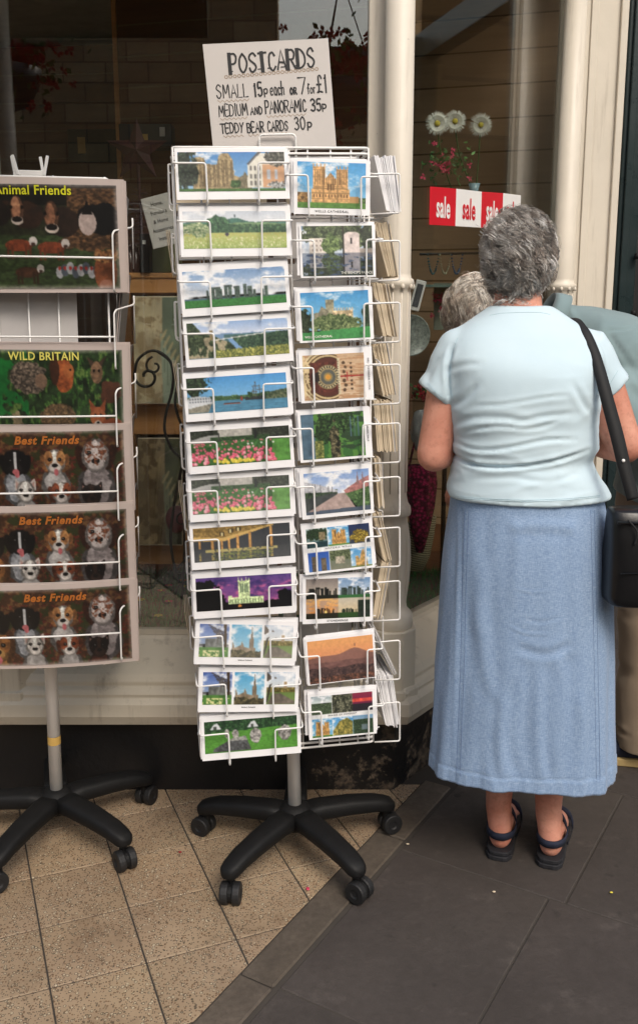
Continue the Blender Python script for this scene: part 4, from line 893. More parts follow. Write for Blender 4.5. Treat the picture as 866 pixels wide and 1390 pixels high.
def strokes(mb, s, x, y, h, wpx, slope=0, tight=.2, jit=.02, rs=random.Random(5), wide=1, bold=None):
    """flat marker ribbons in XZ plane at y=0, returns end x"""
    for ch in s:
        w_, lines = GL[ch]; k = 1+rs.uniform(-.05, .05)
        for ln in lines:
            P = [Vector((x+px*h*wide+rs.uniform(-jit, jit)*h, 0, y+slope*(x)+py*h*k+rs.uniform(-jit, jit)*h)) for px, py in ln]
            P = spline(P, 4) if len(P) > 3 else P
            ribbon(mb, P, wpx*rs.uniform(.85, 1.15) if bold is None else (bold if len(ln) == 2 and ln[0][0] == ln[1][0] else wpx))
        x += (w_+tight)*h*wide
    return x
_rk = [0]
def ribbon(mb, P, w):
    _rk[0] += 1; yo = -.00003*(_rk[0] % 7); L = []; 
    for i, p in enumerate(P):
        t = (P[min(i+1, len(P)-1)]-P[max(i-1, 0)]); t = t.normalized() if t.length > 0 else Vector((1, 0, 0)); nrm = Vector((-t.z, 0, t.x)); e = t*(w*.4) if i == len(P)-1 else (-t*(w*.4) if i == 0 else Vector())
        L += [p+e+nrm*w/2+Vector((0, yo, 0)), p+e-nrm*w/2+Vector((0, yo, 0))]
    mb.add(L, [(2*i, 2*i+1, 2*i+3, 2*i+2) for i in range(len(P)-1)])
# ================================================================= rotating card racks
def rack_root(name, loc, rz, ry, label):
    root = empty(name, loc, (0, ry, rz), label, 'card rack')
    root.matrix_basis = Matrix.Translation(loc) @ Matrix.Rotation(rz, 4, 'Z') @ Matrix.Rotation(ry, 4, 'Y')
    return root
def five_star(root, a0, hub_z=.14):
    base = empty('star_base', (0, 0, 0)); base.parent = root
    mb = MB(); mb.lathe([(.045, .075), (.05, .09), (.046, .118), (.032, .129), (.024, .134)], (0, 0, 0), 24); mb.build('hub', M['black_plastic'], base, smooth=True, bevel=.002)
    for k in range(5):
        a = a0+k*2*math.pi/5; d = Vector((math.cos(a), math.sin(a), 0)); s = Vector((-d.y, d.x, 0)); rings = []
        for t, r, z, w, h in ((0,.02,.100,.034,.024),(.2,.07,.104,.031,.023),(.5,.15,.100,.029,.022),(.8,.22,.092,.027,.020),(.93,.252,.083,.025,.019),(1,.268,.079,.020,.016),(1.05,.276,.077,.009,.008)):
            c = d*r+Vector((0, 0, z)); up = Vector((0, 0, 1))
            rings.append([c+s*(w*math.copysign(abs(math.cos(q))**.6, math.cos(q)))+up*(h*math.copysign(abs(math.sin(q))**.6, math.sin(q))) for q in [2*math.pi*j/16 for j in range(16)]])
        arm = MB().loft(rings).build('arm', M['black_plastic'], base, smooth=True)
        cst = MB(); e = d*.252; ca = a+rnd.uniform(-.9, .9); cd = Vector((math.cos(ca), math.sin(ca), 0)); cs = Vector((-cd.y, cd.x, 0)); c = e+cd*.012+Vector((0, 0, .0275))
        Q = Matrix((cs, cd, Vector((0, 0, 1)))).transposed() @ Matrix.Rotation(R(90), 3, 'Y')
        cst.lathe([(.007, .02), (.009, .03), (.009, .062), (.006, .064)], (e.x, e.y, .012), 10)
        cst.lathe([(.0215, -.005), (.0215, .005)], c, 18, Q)
        c_o = cst.build('caster', M['black_plastic'], base, smooth=False)
        for sg in (-1, 1):
            w_ = MB().lathe([(.018, -.0095), (.0250, -.0095), (.0272, -.007), (.0272, .007), (.0250, .0095), (.012, .0095), (.008, .007)], c+cs*sg*.0145, 22, Q if sg > 0 else Q @ Matrix.Rotation(math.pi, 3, 'X'))
            # caster is already third level, so wheels are joined as parts of the base
            w_.build('wheel', M['rubber'], base, smooth=False, bevel=.0012)
    return base
WR = .0021
def wire(mb, pts, r=WR, fr=.006): mb.tube(fillet(pts, fr, 3), r, 6)
# ---------------------------------------------------------------- middle rack
C2 = Vector((-.06, 2.225, 0)); rack = rack_root('postcard_rack', C2, R(9), R(-1.1), 'tall white wire rotating postcard rack in the middle, on a black five-armed base')
RM = rack.matrix_basis; RI = RM.inverted()
def lp(px, py, ly, m=RM):            # pixel -> local point on the rack plane y=ly
    p0 = m @ Vector((0, ly, 0)); n = (m.to_3x3() @ Vector((0, -1, 0)))
    return m.inverted() @ onplane(px, py, p0, n)
five_star(rack, R(90-9))
MB().lathe([(.0165, .12), (.0165, 1.56), (.012, 1.57)], (0, 0, 0), 20).build('pole', M['pole'], rack, smooth=True)
FY = -.150
PAN = [((239,205),(388,203),(241,268),(389,268)),((243,282),(391,281),(248,347),(395,345)),((243,366),(387,358),(250,427),(396,417)),((249,434),(393,425),(255,498),(398,489)),
 ((248,510),(393,499),(253,571),(396,562)),((255,583),(396,572),(259,641),(398,632)),((255,649),(396,641),(260,706),(399,697)),((257,713),(397,704),(261,773),(401,762)),
 ((262,783),(398,774),(264,837),(402,829)),((265,843),(400,845),(267,900),(402,902)),((269,908),(405,907),(271,966),(405,965)),((273,977),(405,965),(277,1031),(409,1021))]
STD = [((397,218),(501,221),(399,288),(503,291)),((406,305),(507,303),(408,377),(510,376)),((403,395),(501,391),(409,465),(507,459)),((404,477),(505,470),(408,548),(508,543)),
 ((405,561),(502,553),(407,627),(504,620)),((406,638),(501,629),(411,706),(507,697)),((407,713),(506,703),(412,783),(511,771)),((410,783),(505,777),(411,847),(505,845)),
 ((412,864),(509,853),(416,935),(512,923)),((415,943),(511,931),(418,1005),(514,998))]
PI_ = [('pan_cathedral', pic_cathedral_house, 'panoramic postcard of an old cathedral beside a white house, top of the left column', 0),
 ('pan_tor', pic_tor, 'panoramic postcard of a yellow-green meadow below a pointed hill with a tower', .08),
 ('pan_henge', pic_henge, 'panoramic postcard of a standing stone circle on grass under pale sky', .02),
 ('pan_gorge', pic_gorge, 'panoramic postcard of a river gorge with a suspension bridge', .05),
 ('pan_harbour', pic_harbour, 'panoramic postcard of a blue harbour with a masted ship', 0),
 ('pan_tulips', pic_tulips, 'panoramic postcard of pink tulips, upper and brighter of the two tulip cards', 0),
 ('pan_tulips_pale', pic_tulips, 'panoramic postcard of pink tulips, lower and paler of the two tulip cards', .18),
 ('pan_baths', pic_baths, 'panoramic postcard of golden columns standing in dark water', 0),
 ('pan_night', pic_abbey_night, 'panoramic postcard of a floodlit abbey under a purple night sky', 0),
 ('pan_trip_pale', pic_trip, 'washed-out postcard with three views of a spire, upper of the two three-view cards', .2),
 ('pan_trip', pic_trip, 'postcard with three views of a spire in deep colours, lower of the two three-view cards', 0),
 ('pan_stones', pic_stones, 'panoramic postcard of grey boulders on bright green grass, lowest of the left column', 0)]
SI_ = [('std_front', pic_wells_front, 'postcard of an orange stone cathedral front on blue sky, top of the right column', (.05,.05,.04,.12), 0),
 ('std_palace', pic_palace, 'postcard of a pale turreted palace reflected in its moat', (.03,.03,.03,.03), 0),
 ('std_side', pic_wells_side, 'postcard of a grey towered cathedral above a green lawn', (.04,.04,.05,.04), 0),
 ('std_clock', pic_clock, 'postcard of a round astronomical clock printed sideways', (.05,.11,.08,.04), 0),
 ('std_forest', pic_forest, 'postcard of dark green woodland printed sideways', (.04,.09,.06,.05), 0),
 ('std_street', pic_street, 'postcard of a cobbled street between old terraces', (.06,.03,.08,.08), .06),
 ('std_six_a', pic_six_a, 'postcard of six small city views with a night scene at upper right', (.06,.04,.07,.05), 0),
 ('std_four', pic_four, 'postcard of four views of a stone circle at sunset and dusk', (.05,.03,.06,.1), 0),
 ('std_sunset', pic_sunset, 'postcard of an orange sunset over misty hills', (.03,.02,.06,.02), 0),
 ('std_six_b', pic_six_b, 'postcard of six country views with a red sky, lowest of the right column', (.05,.05,.06,.04), 0)]
CARDMESH = {}
def card_mesh(w, h, t=.0009, mat='card'):
    k = (round(w, 4), round(h, 4), t, mat)
    if k not in CARDMESH:
        mb = MB().box((0, t/2, 0), (w, t, h)); me = bpy.data.meshes.new('card'); me.from_pydata([tuple(v) for v in mb.v], [], mb.f); me.materials.append(M[mat]); CARDMESH[k] = me
    return CARDMESH[k]
def put_card(me, mat4, name='postcard', label='', group=None, cat='postcard'):
    o = bpy.data.objects.new(name, me); link(o); o.matrix_basis = mat4; return tag(o, label, cat, group)
def pocket(mb_parent, cx, cz, w, h, il, ir, over, dz, zdrop, zr=0.):
    """two bent wire arms holding a card against the rack"""
    root = mb_parent; mb = MB()
    for s, ins in ((-1, il), (1, ir)):
        x0 = cx+s*(w/2+over); x1 = cx+s*(w/2-ins); zh = cz+dz+s*zr; zb = cz-h/2-.007+s*zr
        wire(mb, [(x0, -.112, zh+.006), (x0, FY-.008, zh), (x0-s*.002, FY-.020, zh-.001), (x1, FY-.019, zh-.001), (x1-s*.001, FY-.021, zb), (x1, FY-.010, zb-.004), (x1, -.112, zb+.002)])
    mb.tube([(cx-w/2-over, -.112, cz-h/2-.004), (cx+w/2+over, -.112, cz-h/2-.004)], .0016, 5)
    return mb
pockets = []
SHORT = dict(pan_cathedral='white house', pan_tor='pointed hill', pan_henge='large stone circle', pan_gorge='gorge', pan_harbour='harbour', pan_tulips='upper tulips', pan_tulips_pale='lower tulips', pan_baths='golden columns', pan_night='purple night', pan_trip_pale='washed-out three-view', pan_trip='deep-coloured three-view', pan_stones='boulders',
 std_front='orange cathedral front', std_palace='moated palace', std_side='grey cathedral and lawn', std_clock='clock', std_forest='woodland', std_street='street', std_six_a='six city views', std_four='four stone circle views', std_sunset='sunset', std_six_b='six country views')
def do_card(q, info, W0, H0, marg, il, ir, over, fade, bottom_text=None, idx=0):
    short = SHORT[info[0]]
    P = [lp(*p, FY) for p in q]; c = sum(P, Vector())/4; ang = math.atan2(((P[1]+P[3])-(P[0]+P[2])).z, ((P[1]+P[3])-(P[0]+P[2])).x)
    lean = R(rnd.uniform(3.5, 7)); Mt = RM @ Matrix.Translation((c.x, FY, c.z)) @ Matrix.Rotation(-lean, 4, 'X') @ Matrix.Rotation(-ang, 4, 'Y')
    o = put_card(card_mesh(W0, H0), Mt, label=info[2])
    l, r, t, b = marg; pw = W0*(1-l-r); ph = H0*(1-t-b); me = pic_mesh(info[0], info[1], pw, ph, 150 if W0 > .2 else 124, fade=fade)
    p = link(bpy.data.objects.new('picture', me), o); p.location = (W0*(l-r)/2, -.0006, H0*(b-t)/2)
    for k in range(rnd.choice((3, 4))):        # the cards behind it
        off = .0028*(k+1); dx = rnd.uniform(-.004, .0045)+(.004 if W0 < .2 else 0)*-1*(k % 2); dz = rnd.uniform(.0, .004)+.0012*k
        m2 = RM @ Matrix.Translation((c.x+dx, FY+off, c.z+dz)) @ Matrix.Rotation(-lean, 4, 'X') @ Matrix.Rotation(-ang+R(rnd.uniform(-1.1, 1.1)), 4, 'Y')
        put_card(card_mesh(W0, H0), m2, label='white card edge packed behind the '+short+' card', group='cards packed behind the '+short+' card')
    pk = pocket(rack, c.x, c.z, W0, H0, il, ir, over, H0*.20, 0, math.sin(ang)*W0*.4)
    pk.build('wire_pocket', M['white_wire'], rack, smooth=True)
    return o, c, ang
PW, PH, SW, SH = .233, .104, .164, .113
pc = []
for i, (q, inf) in enumerate(zip(PAN, PI_)):
    mg = (.03, .035, .10, .16) if i not in (9, 10) else (.04, .035, .09, .17)
    if i in (0,): mg = (.025, .02, .07, .16)
    o, c, a = do_card(q, inf, PW, PH, mg, .062, .062, .004, inf[3]); pc.append(c)
    if i in (9, 10): text('lettering', 'Salisbury Cathedral', .0042, M['ink'], o, Matrix.Translation((0, -.0008, -PH*.39)))
for i, (q, inf) in enumerate(zip(STD, SI_)):
    o, c, a = do_card(q, inf, SW, SH, inf[3], .028, .022, .016, inf[4]); pc.append(c)
    if i == 0: text('lettering', 'WELLS CATHEDRAL', .0068, M['ink'], o, Matrix.Translation((0, -.0008, -SH*.44)), space=1.25)
    if i == 1: text('lettering', "THE BISHOP'S PALACE", .0078, M['white_petal'], o, Matrix.Translation((SW*.46, -.0012, -SH*.42)), align='RIGHT', sx=.9)
    if i == 2: text('lettering', "WELLS CATHEDRAL", .0068, M['white_petal'], o, Matrix.Translation((-SW*.43, -.0012, -SH*.40)), align='LEFT', offset=.0001)
    if i == 3: text('lettering', "WELLS CATHEDRAL CLOCK", .0052, M['ink'], o, Matrix.Translation((SW*.445, -.0012, 0)) @ Matrix.Rotation(R(90), 4, 'Y'), space=1.1)
    if i == 4: text('lettering', "GARDEN WALK", .0052, M['ink'], o, Matrix.Translation((SW*.455, -.0012, 0)) @ Matrix.Rotation(R(90), 4, 'Y'), space=1.1)
    if i == 6: text('lettering', "HISTORIC WELLS", .0062, M['ink'], o, Matrix.Translation((0, -.0012, -SH*.0)), space=1.35)
    if i == 7: text('lettering', "STONEHENGE", .0068, M['ink'], o, Matrix.Translation((0, -.0012, -SH*.45)), space=1.2)
    if i == 9: text('lettering', "IMAGES OF SOMERSET", .006, M['ink'], o, Matrix.Translation((0, -.0012, -SH*.0)), space=1.2)
zt = max(c.z for c in pc)+.058; zb = min(c.z for c in pc)-.062
XL = min(c.x for c in pc)-PW/2-.002; XR = max(c.x for c in pc)+SW/2-.004; XM = (XL+PW+XR-SW)/2+.004
fr_ = MB(); YB = .15
for x in (XL+.004, XL+.06, XL+.12, XL+.18, XM, XM+.04, XM+.09, XM+.135, XR):
    for y in (-.112, YB-.03): fr_.tube([(x, y, zb), (x, y, zt)], .0022, 6)
for y in (-.06, .0, .06): 
    for x in (XL+.004, XR): fr_.tube([(x, y, zb), (x, y, zt)], .0022, 6)
for z in (zt, zt-.012, (zt+zb)/2, zb, zb+.012): fr_.tube(fillet([(XL+.004, -.114, z), (XR, -.114, z), (XR, YB-.028, z), (XL+.004, YB-.028, z)], .012, 4, True), .0030, 6, closed=True)
for z in (zt-.006, zb+.006):
    fr_.tube([(XL, 0, z), (XR, 0, z)], .004, 6); fr_.tube([(0, -.112, z), (0, YB-.03, z)], .004, 6)
fr_.build('wire_frame', M['white_wire'], rack, smooth=True)
# side pockets (edge-on packs) on the right face
SIDE = [(508,537,212,525,545,287,'card'),(508,530,302,527,541,373,'card_old'),(505,528,385,520,540,455,'card_old'),(505,529,468,520,540,535,'card_old'),(508,535,545,513,541,612,'card_old'),
 (508,518,622,514,523,688,'card_old'),(505,518,697,520,532,760,'card_old'),(517,532,764,505,519,838,'card_old'),(503,509,848,535,541,915,'card'),(508,534,917,524,543,985,'card')]
WY = [238,328,411,494,573,645,713,785,865,948]
RT = ['beside the top cathedral card', 'beside the moated palace card', 'beside the green lawn card', 'beside the clock card', 'beside the woodland card', 'beside the street card', 'beside the six city views card', 'beside the four stone circle views', 'beside the sunset card', 'beside the lowest card']
for j, (a0, a1, yt, b0, b1, yb_, mt) in enumerate(SIDE):
    SY = -.095; A0, A1, B0, B1 = [lp(x, y, SY) for x, y in ((a0, yt), (a1, yt), (b0, yb_), (b1, yb_))]
    th = (A1.x-A0.x+B1.x-B0.x)/2; n = max(4, min(12, int(th/.0024))); tk = max(.0011, th/n*.8)
    for i in range(n):
        t = (i+.5)/n+rnd.uniform(-.12, .12)/n; T = A0.lerp(A1, t); B = B0.lerp(B1, t); dz = rnd.uniform(-.0035, .003); T.z += dz; B.z += dz
        d = (T-B); h = d.length; c = (T+B)/2; ang = math.atan2(d.x, d.z); dep = .15+rnd.uniform(-.004, .004)
        mt2 = mt if not (mt == 'card_old' and i == n-2) else 'card_grey'
        if mt == 'card' and j == 8 and i % 2: mt2 = 'card_grey'
        me = card_mesh(.1501, round(h, 2)+.0001*0, round(tk, 4), mt2)
        Mt = RM @ Matrix.Translation((c.x, c.y+dep/2+rnd.uniform(-.002, .003), c.z)) @ Matrix.Rotation(ang, 4, 'Y') @ Matrix.Rotation(R(90), 4, 'Z')
        put_card(me, Mt, label=('white' if mt == 'card' else 'cream')+' card seen edge-on in the side pocket '+RT[j], group='edge-on cards '+RT[j])
    wz = lp(542, WY[j], SY).z; xo = lp(542, WY[j], SY-.02).x; mb = MB()
    for y in (SY-.022, SY+.16):
        dd = lp(542, WY[j]+52, SY).z
        wire(mb, [(XR, y+.015, wz+.004), (XR+.008, y, wz), (xo, y, wz+.001), (xo, y, dd), (XR+.004, y+.01, dd-.002)])
    mb.build('side_wire_pocket', M['white_wire'], rack, smooth=True)
for j in range(8):                                   # pocket loops of the left and rear faces
    z = zt-.07-j*.145; mb = MB()
    for y in (-.08, .06): wire(mb, [(XL, y, z+.04), (XL-.006, y, z+.04), (XL-.007, y, z-.04), (XL, y, z-.045)])
    mb.tube([(XL-.008, -.08, z), (XL-.008, .06, z)], .0018, 5); mb.build('side_wire_pocket', M['white_wire'], rack, smooth=True)
    for k in range(3):
        put_card(card_mesh(.13, .1, .0012, 'card_old'), RM @ Matrix.Translation((XL-.004-.0035*k, -.01, z)) @ Matrix.Rotation(R(-6), 4, 'Y') @ Matrix.Rotation(R(90), 4, 'Z'), label='cream card seen edge-on on the shaded left side of the postcard rack', group='edge-on cards on the left side of the rack') if j % 2 else None
for j in range(11):
    for x, w_ in (((XL+PW/2), PW), (XR-SW/2, SW)):
        put_card(card_mesh(w_-.02, .1, .012, 'card_grey' if j % 3 else 'card_old'), RM @ Matrix.Translation((x, YB-.045, zt-.06-j*.113)) @ Matrix.Rotation(R(4), 4, 'X'), name='postcard_pack', label='pack of cards on the far side of the rack, seen through gaps', group='packs on the far side of the rack', cat='postcard pack')
# ---------------------------------------------------------------- hand-lettered sign on top
sg = [lp(*p, -.02) for p in ((281,63),(450,49),(452,203),(285,208))]; sc0 = sum(sg, Vector())/4; sw, sh = .278, .268
sw = ((sg[1]-sg[0]).length+(sg[2]-sg[3]).length)/2; sh = ((sg[3]-sg[0]).length+(sg[2]-sg[1]).length)/2
sa = math.atan2((sg[1]-sg[0]).z+(sg[2]-sg[3]).z, (sg[1]-sg[0]).x+(sg[2]-sg[3]).x)
sroot = empty('postcards_price_sign', (0, 0, 0), label='white hand-lettered card sign reading POSTCARDS with prices, on top of the wire rack', cat='sign')
sroot.matrix_basis = RM @ Matrix.Translation((sc0.x, -.02, sc0.z)) @ Matrix.Rotation(-sa, 4, 'Y')
MB().box((0, .0015, 0), (sw, .003, sh)).build('sign_board', M['paper'], sroot)
tx = MB(); k = sw/170.; X0 = -sw/2; Z0 = sh/2      # 1 photo px = k metres
def line_(s_, x0, x1, y, h, w, slope=0, tight=.16):
    nat = sum(GL[c_][0]+tight for c_ in s_)-tight
    strokes(tx, s_, X0+x0*k, Z0-y*k, h*k, w*k, slope, tight=tight, wide=(x1-x0)/(nat*h))
nat = sum(GL[c_][0]+.14 for c_ in 'POSTCARDS')-.14
strokes(tx, 'POSTCARDS', X0+33*k, Z0-37*k, 24*k, 2.6*k, .03, tight=.14, bold=5.0*k, wide=116/(nat*24))
for a_ in [x_ for x_ in (33, 72.5, 86, 104, 121)]: ribbon(tx, [Vector((X0+(a_-1.5)*k, 0, Z0-37.2*k+a_*k*.035)), Vector((X0+(a_+3.5)*k, 0, Z0-37*k+a_*k*.035))], 1.3*k)
line_('SMALL', 12, 55, 69, 17, 1.4); line_('15', 63, 74, 69, 17.5, 2.2); line_('p', 76.5, 82, 69, 14, 1.7); line_('each', 85, 104, 69, 17, 1.6); line_('ᴏʀ', 112, 121.5, 69, 13, 1.9); line_('7', 124, 135, 69, 20, 2.0); line_('for', 136, 147, 69, 13, 1.5); line_('£1', 149, 164, 69, 23, 2.2)
line_('MEDIUM', 13, 51.5, 92, 14.5, 1.5); line_('ᴀɴᴅ', 56, 72, 92, 15, 1.6); line_('PANORAMIC', 76, 132.5, 92, 16, 1.6, 0, .12); line_('35', 139, 153, 92, 15, 2.1); line_('p', 154.5, 161, 92, 13, 1.8)
line_('TEDDY', 13, 44, 114, 12.5, 1.6); line_('BEAR', 49, 72, 115, 12.5, 1.8); line_('CARDS', 77, 105, 115, 12.5, 1.8); line_('30', 114.5, 129, 115, 16, 1.9); line_('p', 132, 139, 115, 14, 1.9)
o = tx.build('lettering', M['ink'], sroot); o.location.y = -.0006
dx = MB()
for i in range(22): 
    cx = 27+i*5.9; cz = 42.5-i*.2
    ribbon(dx, [Vector((X0+(cx+2.2*math.cos(a))*k, 0, Z0-(cz+2.0*math.sin(a))*k)) for a in [j*math.pi/3 for j in range(7)]], 1.0*k)
for x0_, x1_, y in ((13, 55, 73), (14, 50, 96), (77, 132, 96), (16, 43, 118.5), (50, 72, 119), (78, 104, 119)):
    n_ = int((x1_-x0_)/3); ribbon(dx, [Vector((X0+(x0_+i*3)*k, 0, Z0-(y+(1.3 if i % 2 else -1.3))*k)) for i in range(n_+1)], .8*k)
o = dx.build('decorative_underline', M['brown_ink'], sroot); o.location.y = -.0004
hk = MB(); za = lp(352, 203, -.03).z; 
hk.tube(fillet([(lp(352, 203, -.03).x, -.03, za-.05), (lp(352, 183, -.03).x, -.03, lp(352, 183, -.03).z), (lp(401, 182, -.03).x, -.03, lp(401, 182, -.03).z), (lp(402, 203, -.03).x, -.03, za-.05)], .01, 4), .0026, 6)
hk.build('sign_clip', M['white_wire'], rack, smooth=True)
# ---------------------------------------------------------------- left rack with large laminated cards
C1 = Vector((-.70, 2.30, 0)); rack1 = rack_root('placemat_rack', C1, R(7), R(.55), 'white wire rack of large animal picture cards at the left edge')
R1 = rack1.matrix_basis; five_star(rack1, R(36-7))
MB().lathe([(.0165, .12), (.0165, 1.60), (.012, 1.61)], (0, 0, 0), 20).build('pole', M['pole'], rack1, smooth=True)
MB().lathe([(.0170, .262), (.0170, .285)], (0, 0, 0), 20, cap=False).build('pole_label', M['gold'], rack1, smooth=True)
l1 = lambda px, py, ly=-.15: lp(px, py, ly, R1)
BIG = [('big_animal', pic_animal_friends, 242, .246, 'large laminated picture card titled Animal Friends with cows and a highland calf'),
       ('big_wild', pic_wild, 466, .236, 'large laminated picture card titled Wild Britain with a hedgehog, squirrel and fox'),
       ('big_best', pic_best_friends, 577, .214, 'large laminated dog card titled Best Friends, upper of the three dog cards'),
       ('big_best', pic_best_friends, 686, .214, 'large laminated dog card titled Best Friends, middle of the three dog cards'),
       ('big_best', pic_best_friends, 791, .214, 'large laminated dog card titled Best Friends, lowest card on its rack')]
BW = .412; bend = .018
def bent_slab(w, h, t, bend):
    n = 20; vs = []; 
    for i in range(n+1):
        u = i/n*2-1; x = u*w/2; y = -bend*(1-u*u)
        vs += [(x, y, -h/2), (x, y, h/2), (x, y+t, -h/2), (x, y+t, h/2)]
    fs = []
    for i in range(n):
        a = i*4; b = a+4; fs += [(a, b, b+1, a+1), (a+3, b+3, b+2, a+2), (a+1, b+1, b+3, a+3), (a+2, b+2, b, a)]
    fs += [(0, 1, 3, 2), (n*4+2, n*4+3, n*4+1, n*4)]
    me = bpy.data.meshes.new('slab'); me.from_pydata(vs, [], fs); me.materials.append(M['laminate']); return me
slabs = {}; SB = ['Animal Friends card', 'Wild Britain card', 'upper dog card', 'middle dog card', 'lowest dog card']
cxl = .012
for i, (key, fn, ytop, hh, lab) in enumerate(BIG):
    z = l1(73, ytop, -.166).z; cz = z-hh/2; tilt = R(3.2)
    sl = slabs.setdefault(hh, bent_slab(BW, hh, .0022, bend))
    m0 = R1 @ Matrix.Translation((cxl+(.014, .014, .013, .014, .016)[i], -.150, cz)) @ Matrix.Rotation(tilt, 4, 'X') @ Matrix.Rotation(R((-.6, .4, -.1, -.2, -.5)[i]), 4, 'Y')
    o = put_card(sl, m0, name='picture_card', label=lab, cat='picture card')
    pm = pic_mesh(key, fn, BW-.028, hh-.022, 250, texmat='picture_lam', bend=bend, bw=BW)
    p = link(bpy.data.objects.new('picture', pm), o); p.location = (0, -.0012, -.002)
    def bendtext(tx_, size, x, zz, mat, **kw):
        t_ = text('title', tx_, size, mat, o, None, **kw); me = t_.data
        a = vco(me); a[:, 0] += x; a[:, 2] += zz; u = a[:, 0]/(BW/2); a[:, 1] += -bend*(1-u*u)-.0022; set_vco(me, a); return t_
    if i == 0: M.setdefault('lime', simple('lime_title_print', srgb(206, 204, 40), .4)); bendtext('Animal Friends', .028, .014, hh/2-.026, M['lime'], offset=.0005, sx=.92, space=1.05)
    elif i == 1: M.setdefault('pale_yellow', simple('yellow_title_print', srgb(216, 206, 104), .4)); bendtext('WILD BRITAIN', .026, .020, hh/2-.028, M['pale_yellow'], offset=.0004, sx=.86, space=1.08)
    else: M.setdefault('orange', simple('orange_title_print', srgb(176, 104, 44), .4)); bendtext('Best Friends', .026, .018, hh/2-.034, M['orange'], offset=.0008, sx=.98, shear=.25, space=1.12)
    st = MB().box((BW/2-.018, -.0012, hh/2-.008), (.015, .0006, .006)).build('price_sticker', M['card_grey'], o)
    for k in range(3):
        m2 = R1 @ Matrix.Translation((cxl+(.014, .014, .013, .014, .016)[i]+rnd.uniform(-.001, .004)+.0015*k, -.150+.0045*(k+1), cz+rnd.uniform(-.002, .004))) @ Matrix.Rotation(tilt, 4, 'X') @ Matrix.Rotation(R(rnd.uniform(-.5, .5)), 4, 'Y')
        put_card(sl, m2, name='picture_card', label='laminated card edge behind the '+SB[i], group='cards packed behind the '+SB[i], cat='picture card')
for k, y in enumerate((349, 457, 565, 668, 765, 862)):
    z = l1(73, y, -.176).z; mb = MB(); xr = l1(177+(y-349)*.02, y, -.12).x+.006; xi = l1(154+(y-349)*.02, y, -.172).x
    for s in (-1, 1):
        wire(mb, [(s*xr, -.10, z+.092), (s*(xr+.001), -.105, z+.072), (s*(xi+.004), -.165, z+.060), (s*xi, -.172, z+.052), (s*xi, -.174, z-.072), (s*xi, -.10, z-.078)], WR*1.05, .008)
        mb.tube([(s*xr, -.10, z+.092), (s*(xr-.003), -.06, z-.02)], .0014, 5)
    mb.tube([(u*xi, -.176-.010*(1-u*u), z) for u in np.linspace(-1, 1, 13)], .0023, 6)
    mb.build('wire_pocket', M['white_wire'], rack1, smooth=True)
fz0 = l1(73, 905).z-.005; fz1 = l1(73, 236).z; mb = MB()
for x in (-.19, -.125, -.06, .008, .075, .188):
    for y in (-.115, .12): mb.tube([(x, y, fz0), (x, y, fz1)], .0024, 6)
for z in (fz0, fz0+.012, (fz0+fz1)/2, fz1-.004): mb.tube(fillet([(-.195, -.118, z), (.193, -.118, z), (.193, .123, z), (-.195, .123, z)], .012, 4, True), .003, 6, closed=True)
for z in (fz0+.006, fz1-.01): mb.tube([(-.17, 0, z), (.17, 0, z)], .004, 6); mb.tube([(0, -.11, z), (0, .12, z)], .004, 6)
for u in np.linspace(-.15, .15, 6): mb.ball((u, -.12, fz0-.002), (.004, .004, .006), 6)
mb.build('wire_frame', M['white_wire'], rack1, smooth=True)
MB().box((-.025, -.105, (fz0+fz1)/2), (.28, .003, fz1-fz0-.03)).build('back_panel', M['card_grey'], rack1)
for k, y in enumerate((320, 430, 530, 630, 730, 830)):
    for i in range(3):
        z = l1(178, y, -.1).z
        me = bpy.data.meshes.get('edge_slab%d' % (i % 2))
        if me is None:
            b = MB().box((0, 0, 0), (.0024, .20, .20)); me = bpy.data.meshes.new('edge_slab%d' % (i % 2)); me.from_pydata([tuple(v) for v in b.v], [], b.f); me.materials.append(M['laminate'] if i % 2 else simple('blue_grey_print', srgb(150, 146, 144), .4))
        put_card(me, R1 @ Matrix.Translation((.204+.0045*i, -.005, z)) @ Matrix.Rotation(R(5+i), 4, 'Y'), name='picture_card', label='laminated card seen edge-on in the side pockets of the left rack', group='edge-on laminated cards on the left rack', cat='picture card')
cb = MB(); p = l1(15, 240, -.02); q = l1(66, 240, -.02); zc = p.z; zp = l1(40, 213, -.02).z
cb.bb(p.x+.006, q.x-.008, -.022, .0, zc+.000, zc+.016)
cb.build('sign_clip', M['white_wire'], rack1, bevel=.002)
for x, t in ((p.x+.004, -8), (p.x+.012, -14), (q.x-.016, -8), (q.x-.004, 12)):
    MB().box((x, -.022 if t < -9 or t > 9 else .0, (zc+zp)/2+.004), (.007, .004, zp-zc), Matrix.Rotation(R(t), 3, 'Y')).build('clip_prong', M['white_wire'], rack1, bevel=.001)
